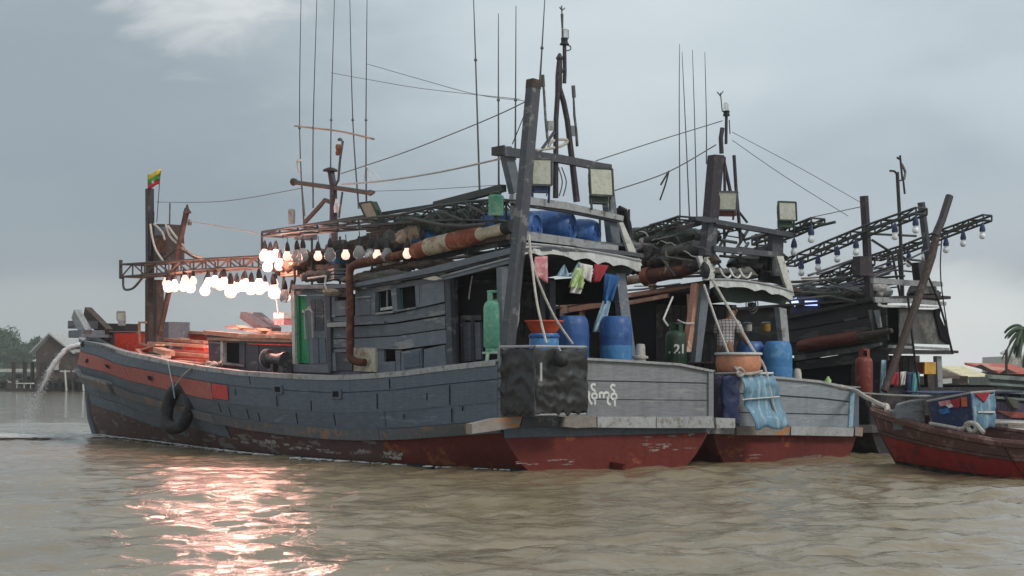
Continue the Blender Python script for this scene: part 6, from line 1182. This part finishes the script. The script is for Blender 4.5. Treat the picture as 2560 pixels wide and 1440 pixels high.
for f0, f1, m_, th in ((-.02, .07, 'longboat_wood', .075), (.09, .27, 'longboat_wood', .04), (.28, .34, 'longboat_wood', .05), (.35, .70, 'longboat_red', .03)):
    for a, b_ in ((0, 3.2), (3.2, 6.2), (6.2, 9.9)):
        b = MB(); n = 6; uu = [a + .02 + (b_ - a - .04) * i / n for i in range(n + 1)]
        for u in uu: b.v += [l4(u, f0, -1, 0), l4(u, f0, -1, th), l4(u, f1, -1, th), l4(u, f1, -1, 0)]
        for i in range(n):
            for j in range(4): b.f.append((i * 4 + j, i * 4 + (j + 1) % 4, i * 4 + 4 + (j + 1) % 4, i * 4 + 4 + j))
        b.f += [(3, 2, 1, 0), tuple(n * 4 + j for j in range(4))]; b.build('strake', m_, boat4)
for s in (-1, 1): MB().tube([H4.D(u, -.02, s, -.02) for u in us4], .045, 6).build('gunwale', 'longboat_wood', boat4)
MB().sheet([[B4.W(u * .985, v * H4.b(u, .3) * .9, .42 + .03 * max(0, u - 6)) for v in (-1, 0, 1)] for u in us4[:-1]]).build('floor_boards', 'longboat_dark', boat4)
for u in (2.5, 4.2, 5.6, 8.3): MB().fbox(B4, u, u + .22, -H4.b(u, .5) * .93, H4.b(u, .5) * .93, H4.zs(u, 1) - .12, H4.zs(u, 1) - .07).build('thwart', 'longboat_wood', boat4)
MB().tube([B4.W(9.3, 0, .4), B4.W(9.95, 0, .9), B4.W(10.2, 0, 1.15)], [.08, .07, .06], 6).build('stem_post', 'longboat_dark', boat4)
# fore cover and tent
g = [[B4.pv(x, y, v) for x, y in pts] for v, pts in ((-.45, ((2232, 1036), (2240, 1012), (2275, 1002), (2312, 1000))), (.1, ((2232, 1030), (2244, 1008), (2278, 1000), (2312, 998))), (.5, ((2234, 1032), (2246, 1014), (2280, 1006), (2312, 1004))))]
MB().sheet([[V((q.x, q.y, H4.zs(8.5, 1) - .1)) for q in g[0]]] + g, (0, 0, -.02)).build('bow_cover', 'grey_light', boat4, smooth=True)
tent = thing('tarp_tent', 'boxy tent of navy and light blue tarpaulin with red patches on the longboat', 'tent', B4.W(6.3, 0, .6))
qa = B4.pv(2427, 985, -.6); ua = (qa - B4.o).dot(B4.a)
MB().prism([B4.pv(x, y, -.6) for x, y in ((2320, 1004), (2426, 984), (2434, 1072), (2332, 1056))], B4.p * .02).build('navy_side', 'navy_tarp', tent)
for pts, m_ in (([(2376, 1000), (2400, 994), (2398, 1018), (2384, 1020)], 'red_cloth'), ([(2402, 993), (2416, 992), (2417, 1016), (2404, 1017)], 'orange_cloth'), ([(2346, 1004), (2374, 1000), (2378, 1010), (2350, 1016)], 'pink'), ([(2360, 1010), (2372, 1006), (2386, 1016), (2372, 1020)], 'white_cloth'), ([(2345, 1024), (2372, 1020), (2376, 1032), (2352, 1036)], 'blue_cloth')): MB().prism([B4.pv(x, y, -.63) for x, y in pts], B4.p * .015).build('patch', m_, tent)
fA, fB = B4.pu(2428, HZ, ua), B4.pu(2486, HZ, ua); fA.z = fB.z = 0; zt = B4.pu(2455, 981, ua).z; zb = B4.pu(2455, 1072, ua).z
MB().sheet(wrinkled(B4, fA, fB, zb, zt, 14, 10, .03, 51, B4.a * -1), B4.a * .02).build('blue_front', 'sky_tarp', tent, smooth=True)
MB().prism([B4.pu(x, y, ua - .05) for x, y in ((2436, 983), (2476, 981), (2462, 1006))], B4.a * .02).build('red_flap', 'red_cloth', tent); MB().prism([B4.pu(x, y, ua - .06) for x, y in ((2446, 1028), (2488, 1028), (2488, 1032), (2446, 1032))], B4.a * .02).build('white_batten', 'white_cloth', tent)
MB().sheet([[B4.W(u, v, zt + .02 * math.sin(u * 3)) for v in (-.6, 0, .6)] for u in (ua, ua + .8, ua + 1.6)], (0, 0, -.02)).build('tent_roof', 'navy_tarp', tent)
for x in (2322, 2336): MB().tube([B4.pv(x, 1002, -.58), B4.pv(x + 8, 1062, -.58)], .025, 6).build('tent_pole', 'brown_timber', tent)
MB().tube([B4.pv(2318, 1003, -.6), B4.pv(2427, 982, -.6), B4.pu(2486, 978, ua)], .022, 6).build('tent_rail', 'grey_light', tent)
rope('rope_coil', 'coil of thick pale rope on the longboat gunwale', [B4.pv(x, y, -.7) for x, y in ((2395, 1072), (2410, 1070), (2416, 1060), (2428, 1056), (2440, 1066), (2436, 1078), (2424, 1076), (2420, 1064), (2436, 1058), (2452, 1074), (2460, 1082))], .035); rope('rope_tail', 'loose rope along the longboat gunwale ahead of its coil', [B4.pv(x, y, -.72) for x, y in ((2325, 1058), (2360, 1064), (2390, 1070))], .03)
rope('bow_knot', 'heavy rope knotted round the longboat stem', [V((6.55, 30.5, 1.12)), V((6.75, 30.3, 1.10)), V((6.70, 30.0, 1.02)), V((6.85, 30.2, .98)), V((6.95, 29.9, .96))], .05)
o = MB().beam(ray(2090, 1168, 30.0), ray(2250, 1176, 29.4), .3, .05).build('floating_plank', 'pale_timber'); tag(o, 'pale plank floating under the longboat bow', 'plank')

# ================================================================== background
# left: gabled stilt house, trees, small boat
def quadhouse(name, label, Y, ridge, eL, eR, base, depth, wall, roofm, wl=None):
    """gable end facing the camera given in pixels at distance Y; the roof runs back by depth (a ground vector)"""
    d = V(depth); t = thing(name, label, 'house', ray(ridge[0], base, Y)); P = lambda x, y: ray(x, y, Y)
    MB().prism([P(eL[0] + 8, base), P(eR[0] - 8, base), P(eR[0] - 8, eR[1] - 3), P(ridge[0], ridge[1] + 4), P(eL[0] + 8, eL[1] - 3)], d).build('wall', wall, t)
    for a, b in ((eL, ridge), (ridge, eR)):
        p, q = P(*a), P(*b); o_ = d.normalized() * -.5; MB().prism([p + o_, q + o_, q + o_ + V((0, 0, .22)), p + o_ + V((0, 0, .22))], d * 1.02 - o_).build('roof', roofm, t)
    return t
h1 = quadhouse('stilt_house', 'old brown gabled wooden house on stilts with pale roof at the far bank', 205, (130, 836), (82, 884), (190, 884), 952, (6.5, 9, 0), 'bleached_house', 'house_roof')
for x in (92, 112, 132, 150, 168, 184, 200): MB().beam(ray(x, 945, 204), ray(x, 978, 204), .22).build('stilt', 'house_dark', h1)
MB().prism([ray(x, y, 204.5) for x, y in ((84, 950), (236, 950), (236, 957), (84, 957))], (0, 6, 0)).build('platform', 'house_dark', h1)
for a, b, m_ in (((100, 905), (116, 940), 'house_dark'), ((135, 900), (146, 925), 'white_board')): MB().prism([ray(x, y, 204.7) for x, y in ((a[0], a[1]), (b[0], a[1]), (b[0], b[1]), (a[0], b[1]))], (0, .2, 0)).build('window' if m_ == 'white_board' else 'door', m_, h1)
h1b = quadhouse('stilt_house', 'lean-to house with white eaves beside the gabled stilt house', 200, (226, 850), (180, 876), (300, 878), 955, (5, 7, 0), 'bleached_house', 'house_roof'); MB().beam(ray(185, 877, 199.5), ray(300, 877, 199.5), .2, .35).build('eave', 'white_board', h1b)
for x in (162, 178, 205, 216): MB().beam(ray(x, 925, 199), ray(x + 4, 978, 199), .18).build('stilt', 'white_board' if x in (162, 205) else 'house_dark', h1b)
MB().prism([ray(x, y, 199.2) for x, y in ((150, 926), (236, 926), (236, 930), (150, 930))], (0, 3, 0)).build('jetty_deck', 'white_board', h1b)
sb = thing('moored_skiff', 'small dark flat boat moored at the jetty posts before the gabled house', 'boat', ray(60, 976, 198))
MB().prism([ray(x, y, 198) for x, y in ((8, 970), (112, 972), (106, 978), (14, 978))], (0, 1.6, 0)).build('hull', 'house_dark', sb)
MB().prism([ray(x, y, 198.3) for x, y in ((40, 957), (78, 957), (80, 960), (38, 960))], (0, 1.2, 0)).build('canopy', 'white_board', sb)
for x in (42, 60, 76): MB().beam(ray(x, 959, 198.4), ray(x, 971, 198.4), .08).build('canopy_post', 'white_board', sb)
for x, lb in ((34, 'tall timber jetty pile farthest from the gabled house'), (62, 'tall timber jetty pile between its two neighbours'), (81, 'tall timber jetty pile closest to the gabled house')):
    o = MB().tube([ray(x, 978, 206), ray(x, 905, 206)], [.28, .24], 8).build('jetty_pile', 'house_dark'); tag(o, lb, 'pile', 'jetty piles')
# banks
def bank(name, pts, h, m_='bank'):
    b = MB(); b.prism([V((x, y, -.5)) for x, y in pts], (0, 0, .5 + h)); o = b.build(name, m_); o['kind'] = 'structure'
bank('far_bank', [(-140, 208), (-46, 208), (-30, 216), (10, 225), (60, 180), (80, 120), (160, 120), (300, 620), (-300, 620)], 1.0)
hg = []
for i in range(26):
    x = -150 + i * 5.2; hh = 7.5 * math.exp(-((x + 112) / 22) ** 2) + 2.0 * math.exp(-((x + 60) / 30) ** 2); hg.append([1.65 * V((x, 262 + 12 * j, (0 if j == 0 else hh * math.sin(min(1, j / 3) * 1.57) + 1.5 * noise.noise(V((x * .1, j, 0)))))) for j in range(6)])
o = MB().sheet(hg).build('hill', 'bank', smooth=True); o['kind'] = 'structure'
def leaves(b, c, r, n, s, rr_, sq=.8):
    for _ in range(n):
        d_ = V((rr_.gauss(0, 1), rr_.gauss(0, 1), rr_.gauss(0, 1))).normalized() * (rr_.random() ** .45); p = c + V((d_.x * r, d_.y * r, d_.z * r * sq)); ax = V((rr_.gauss(0, 1), rr_.gauss(0, 1), rr_.gauss(0, 1))).normalized(); y = ax.orthogonal().normalized(); z = ax.cross(y); k = s * rr_.uniform(.6, 1.4)
        b.add([p - y * k - z * k * .5, p + y * k - z * k * .6, p + y * k * .8 + z * k * .6, p - y * k * .7 + z * k * .5], [(0, 1, 2, 3)])
def tree(label, base, h, w_, seed, name='bank_tree', group='trees on the far bank'):
    rr_ = random.Random(seed); t = thing(name, label, 'tree', base, group); tr = MB(); cr = MB()
    tr.tube([base, base + V((rr_.uniform(-.4, .4), 0, h * .4)), base + V((rr_.uniform(-.6, .6), 0, h * .75))], [h * .035, h * .025, h * .008], 6)
    for k in range(6):
        a = rr_.uniform(0, 6.28); p0 = base + V((0, 0, h * rr_.uniform(.3, .6))); p1 = p0 + V((math.cos(a) * w_ * .35, math.sin(a) * w_ * .35, h * .2)); tr.tube([p0, p1], [h * .012, h * .004], 5); leaves(cr, p1 + V((0, 0, h * .08)), w_ * rr_.uniform(.2, .34), 170, .17 + .012 * h, rr_)
    for k in range(5): leaves(cr, base + V((rr_.uniform(-.3, .3) * w_, rr_.uniform(-.3, .3) * w_, h * rr_.uniform(.55, .92))), w_ * rr_.uniform(.16, .28), 150, .17 + .012 * h, rr_)
    tr.build('trunk', 'trunk', t); cr.build('crown', 'leaf', t); return t
TL = [('rounded leafy tree crowning the far hill', (2, 300, 5), 5, 5, 1), ('tall loose tree at the edge of the far hill', (22, 290, 3.2), 4.5, 5, 2), ('spreading tree left of the gabled house ridge', (50, 270, 1.5), 5.4, 5, 3), ('thin-crowned tree just behind the gabled house', (80, 275, 1.2), 6.2, 4.5, 4), ('low bushy tree at the foot of the far hill', (32, 262, 1.0), 4.4, 5.5, 5), ('small bushy tree over the jetty piles', (66, 258, .8), 4.6, 5, 6)]
for lb, (x, Y, z), h, w_, sd_ in TL: tree(lb, 1.65 * V(((x - 1280) / FPX * Y, Y, z)), 1.65 * h, 1.65 * w_, sd_)
b = MB(); rr_ = random.Random(9)
for k in range(210):
    x = rr_.uniform(-118, -62); y = rr_.uniform(264, 300); hh = 7.5 * math.exp(-((x + 112) / 22) ** 2) + 2.0 * math.exp(-((x + 60) / 30) ** 2); z = hh * math.sin(min(1, (y - 262) / 36) * 1.57); leaves(b, 1.65 * V((x, y, z + .6)), rr_.uniform(1.7, 3.3), 90, .5, rr_, .6)
o = b.build('distant_wood', 'leaf'); o['kind'] = 'stuff'
o = MB().prism([ray(x, y, 240) for x, y in ((-60, 922), (90, 922), (90, 930), (-60, 930))], (0, 4, 0)).build('river_wall', 'white_board'); tag(o, 'long low pale wall along the far bank under the hill', 'wall')
rk = MB(); 
for k in range(160):
    p = V((rr_.uniform(-76, -50), rr_.uniform(207, 214), rr_.uniform(0, 1.6))); s_ = rr_.uniform(.2, .7); rk.lathe(p, [(s_ * .4, 0), (s_, s_ * .4), (s_ * .7, s_ * .9), (.05, s_)], 6)
o = rk.build('bank_rubble', 'house_dark'); o['kind'] = 'stuff'
# right: village roofs, palm, grey boat
def roofhouse(name, label, Y, roof_pts, wall_pts, rm, wm, deep=(0, 6, 0), extra=()):
    t = thing(name, label, 'house', ray(wall_pts[0][0], 990, Y)); MB().prism([ray(x, y, Y) for x, y in wall_pts], deep).build('wall', wm, t)
    n_ = len(roof_pts); f = [ray(x, y, Y - .6) for x, y in roof_pts]; top = [q + (V((0, 3, 0)) if roof_pts[i][1] < sum(p[1] for p in roof_pts) / n_ else V((0, 0, 0))) for i, q in enumerate(f)]
    MB().prism(top, (0, .1, .12)).build('roof', rm, t)
    for pts, m_, nm in extra: MB().prism([ray(x, y, Y - .9) for x, y in pts], (0, .2, 0)).build(nm, m_, t)
    return t
yh = roofhouse('village_house', 'house with cream sheet roof behind the dark boat', 75, [(2392, 920), (2452, 920), (2478, 946), (2412, 948)], [(2396, 946), (2476, 946), (2476, 985), (2396, 985)], 'roof_yellow', 'house_dark', extra=[([(2412, 948), (2478, 948), (2478, 959), (2418, 959)], 'roof_yellow', 'lower_roof'), ([(2424, 960), (2476, 960), (2476, 970), (2424, 970)], 'house_dark', 'veranda')])
roofhouse('village_house', 'house with long red roof behind the cream roofed one', 85, [(2452, 911), (2575, 914), (2590, 936), (2496, 934)], [(2450, 930), (2590, 930), (2590, 990), (2450, 990)], 'roof_red', 'house_dark', extra=[([(2440, 916), (2453, 911), (2497, 934), (2480, 934)], 'longboat_dark', 'gable'), ([(2498, 934), (2520, 922), (2545, 934)], 'bleached_house', 'dormer')])
roofhouse('village_house', 'low brown shed below the cream roof', 70, [(2350, 930), (2392, 926), (2400, 946), (2346, 948)], [(2350, 940), (2420, 940), (2420, 990), (2350, 990)], 'bleached_house', 'house_dark', extra=[([(2352, 948), (2380, 946), (2380, 958), (2352, 960)], 'white_board', 'pale_panel')])
roofhouse('village_house', 'narrow house with white gable beneath the palm', 95, [(2540, 884), (2575, 868), (2600, 884), (2570, 905)], [(2530, 890), (2600, 890), (2600, 930), (2530, 930)], 'white_board', 'white_board')
o = MB().tube([ray(2516, 936, 84), ray(2516, 874, 84)], .07, 6).build('flue_pipe', 'house_dark'); tag(o, 'thin dark flue pipe rising above the red roof', 'pipe')
rk = MB()
for k in range(90):
    p = ray(rr_.uniform(2385, 2500), rr_.uniform(958, 990), rr_.uniform(58, 66)); a = rr_.uniform(-.5, .5); L_ = rr_.uniform(.5, 1.6); rk.beam(p, p + V((L_ * math.cos(a), .3, L_ * math.sin(a) * .4)), .12, .08)
o = rk.build('driftwood_heap', 'net_brown'); o['kind'] = 'stuff'
pt_ = ray(2562, 925, 92); pm = thing('palm_tree', 'tall palm with drooping fronds behind the red roofed house', 'tree', pt_); top = ray(2560, 822, 92); MB().tube([pt_, pt_.lerp(top, .5) + V((.15, 0, 0)), top], [.2, .16, .13], 7).build('trunk', 'trunk', pm); rr_ = random.Random(12)
for k in range(26):
    a = k * 2.4; el_ = rr_.uniform(-.5, 1.2); L_ = rr_.uniform(.8, 1.35); d_ = V((math.cos(a), math.sin(a), 0)); b = MB(); prev = top
    for i in range(1, 9):
        t_ = i / 8; p = top + d_ * L_ * t_ * math.cos(el_ * (1 - t_)) + V((0, 0, L_ * (math.sin(el_) * t_ - 1.0 * t_ * t_))); sd_ = d_.cross(V((0, 0, 1)))
        for s in (-1, 1): b.add([prev, p, p + sd_ * s * .16 * (1 - .6 * t_) - V((0, 0, .16)), prev + sd_ * s * .18 * (1 - .5 * t_) - V((0, 0, .14))], [(0, 1, 2, 3)])
        prev = p
    b.build('frond', 'leaf_palm', pm)
gb = thing('cargo_boat', 'weathered grey-green wooden boat moored beyond the longboat tent', 'boat', ray(2530, 1035, 46))
def gp(name, m_, pts, Y=46, d=(0, 2.2, 0)): return MB().prism([ray(x, y, Y) for x, y in pts], d).build(name, m_, gb)
gp('hull', 'purple_tarp', [(2476, 1004), (2620, 1012), (2620, 1055), (2500, 1048), (2484, 1035)]); gp('red_strake', 'red_faded', [(2490, 1026), (2620, 1036), (2620, 1046), (2530, 1044)], 45.9, (0, .1, 0)); gp('deckhouse', 'far_boat', [(2474, 942), (2620, 946), (2620, 1012), (2482, 1006)], 46.4)
for i, (y0, y1) in enumerate(((936, 946), (956, 962), (972, 980), (990, 996))): gp('bulwark_plank', 'far_boat', [(2470 + 4 * i, y0), (2620, y0 + 10), (2620, y1 + 10), (2470 + 4 * i, y1)], 46.2 - .05 * i, (0, .3, 0))
gp('window', 'dark_int', [(2500, 982), (2512, 983), (2512, 1002), (2500, 1001)], 46.3, (0, .05, 0)); gp('window', 'dark_int', [(2524, 984), (2552, 985), (2552, 998), (2524, 997)], 46.3, (0, .05, 0)); gp('bow_roll', 'net', [(2516, 992), (2545, 1000), (2552, 1022), (2536, 1020)], 45.7, (0, .3, 0))

# ================================================================== poles and pipes stowed on the roofs
rp = random.Random(31)
for F, zf, u0, u1, v0, v1, n_, lb, gr in ((B1, lambda u, v: onroof(u, v) + .1, 1.5, 8.0, -1.5, 1.0, 16, 'thin pole stowed lengthwise among the nets on the big grey boat roof', 'poles on the big boat roof'), (B2, lambda u, v: 3.55, .8, 6.0, -1.2, 1.1, 12, 'thin pole stowed lengthwise on the middle boat roof', 'poles on the middle boat roof'), (B3, lambda u, v: 3.42, .2, 5.5, -1.3, .4, 10, 'thin pole stowed lengthwise on the dark boat roof', 'poles on the dark boat roof')):
    for i in range(n_):
        a = rp.uniform(u0, u1 - 2); l = rp.uniform(1.5, 3.2); v = rp.uniform(v0, v1); h = rp.uniform(.05, .75); p, q = F.W(a, v, zf(a, v) + h), F.W(min(a + l, u1 + .4), v + rp.uniform(-.3, .3), zf(min(a + l, u1), v) + h + rp.uniform(-.25, .15))
        o = MB().tube([p, p.lerp(q, .5) - V((0, 0, .03)), q], rp.uniform(.018, .04), 6).build('stowed_pole', rp.choice(['boom_steel', 'pale_timber', 'brown_timber', 'grey', 'grey_dark'])); tag(o, lb, 'pole', gr)
# ---- small gear among the nets: crates, tins, folded canvas
def crate(name, label, cat, m, F, x, y, v, w_, d_, h_, rz=0, group=None):
    c = F.pv(x, y, v); t = thing(name, label, cat, c, group); a = F.a * math.cos(rz) + F.p * math.sin(rz); p_ = F.p * math.cos(rz) - F.a * math.sin(rz); z = V((0, 0, 1))
    def bx(u0, u1, v0, v1, z0, z1, nm): MB().hexa([c + a * uu + p_ * vv + z * zz for zz in (z0, z1) for uu, vv in ((u0, v0), (u0, v1), (u1, v1), (u1, v0))]).build(nm, m, t)
    bx(-w_ / 2, w_ / 2, -d_ / 2, d_ / 2, 0, .03, 'bottom')
    for k in range(3):
        z0 = .04 + k * (h_ - .04) / 3; z1 = z0 + (h_ - .04) / 3 - .025
        bx(-w_ / 2, w_ / 2, -d_ / 2, -d_ / 2 + .02, z0, z1, 'side_slat'); bx(-w_ / 2, w_ / 2, d_ / 2 - .02, d_ / 2, z0, z1, 'side_slat'); bx(-w_ / 2, -w_ / 2 + .02, -d_ / 2 + .021, d_ / 2 - .021, z0, z1, 'end_slat'); bx(w_ / 2 - .02, w_ / 2, -d_ / 2 + .021, d_ / 2 - .021, z0, z1, 'end_slat')
    return t
crate('fish_crate', 'brown slatted crate on the roof behind the faint bulbs', 'crate', 'brown_timber', B1, 970, 612, -1.1, .8, .5, .38); crate('fish_crate', 'pale slatted crate on the roof below the bright cluster', 'crate', 'pale_timber', B1, 745, 690, -1.3, .7, .45, .30); crate('fish_crate', 'grey slatted crate beside the cabin lamp shade', 'crate', 'grey', B1, 850, 700, -1.45, .6, .4, .24, .3)
crate('fish_crate', 'pale blue crate under the aft end of the roof boom', 'crate', 'ice_blue', B1, 1130, 600, -1.2, .5, .4, .30, .2); crate('fish_crate', 'dark crate stowed by the white exhaust lagging', 'crate', 'dark_cabin', B1, 1060, 618, -.9, .8, .5, .34)
crate('fish_crate', 'pale crate on the middle boat roof beside its mast', 'crate', 'white_board', B2, 1725, 640, -.8, .6, .4, .3, .2); crate('fish_crate', 'dark crate on the middle boat roof over the slats', 'crate', 'dark_cabin', B2, 1600, 640, -.9, .7, .5, .36)
for i, (F, x, y, v, L_, r, m_, lb) in enumerate(((B1, 720, 672, -1.4, 1.2, .18, 'net_brown', 'brown rag heap at the front of the cabin roof'), (B1, 840, 668, -1.2, 1.2, .16, 'net', 'pale rag heap beside the blue roof barrel'), (B1, 960, 655, -1.5, 1.0, .12, 'white_cloth', 'whitish rag heap near the exhaust bend'), (B1, 1030, 590, -1.5, .8, .22, 'pale_timber', 'buff sacking slung near the half lit bulb'), (B1, 1150, 575, -1.5, .9, .16, 'net_green', 'small green net heap below the boom pipes'), (B2, 1600, 612, -1.1, 1.2, .2, 'white_cloth', 'whitish canvas heap on the middle boat roof'), (B2, 1660, 650, -1.2, 1.0, .16, 'net', 'grey rag heap by the vent pipe'), (B2, 1700, 590, -.8, 1.0, .2, 'net_green', 'green net clump under the middle boat boom tip'), (B3, 2010, 735, -1.1, 1.2, .2, 'black_tarp', 'black canvas heap at the dark roof front'), (B3, 2150, 730, -1.0, 1.0, .16, 'net', 'grey net clump by the dark boat mast'))):
    bundle('rag_heap', lb, 'heap', m_, F, x, y, v, L_, r, 60 + i)
for i in range(6):
    x = 1590 + i * 26; y = 575 + (i * 37) % 50
    rope('tangled_rope', 'slack rope end tangled over the middle boat roof nets', [B2.pv(x, y + 12, -1.3), B2.pv(x + 10, y + 3, -1.3), B2.pv(x + 26, y + 9, -1.35), B2.pv(x + 36, y + 26 - (i % 3) * 9, -1.3), B2.pv(x + 52, y + 20, -1.3)], .013, 'wire' if i % 2 else 'white_cloth' if i % 4 == 0 else 'rope', 'rope ends over the middle boat nets')
# ================================================================== haze over the river
hb = MB().hexa([V((x, y, z)) for z in (-2.2, 34) for x, y in ((-700, -60), (700, -60), (700, 700), (-700, 700))]); hz = hb.build('haze', None); hz['kind'] = 'stuff'
hm = bpy.data.materials.new('haze'); hm.use_nodes = True; ht = hm.node_tree; ht.nodes.clear(); ho = ht.nodes.new('ShaderNodeOutputMaterial'); hv = ht.nodes.new('ShaderNodeVolumePrincipled')
hv.inputs['Color'].default_value = (.93, .95, .96, 1); hv.inputs['Density'].default_value = .00042; hv.inputs['Anisotropy'].default_value = .2; ht.links.new(hv.outputs[0], ho.inputs['Volume']); hz.data.materials.append(hm)
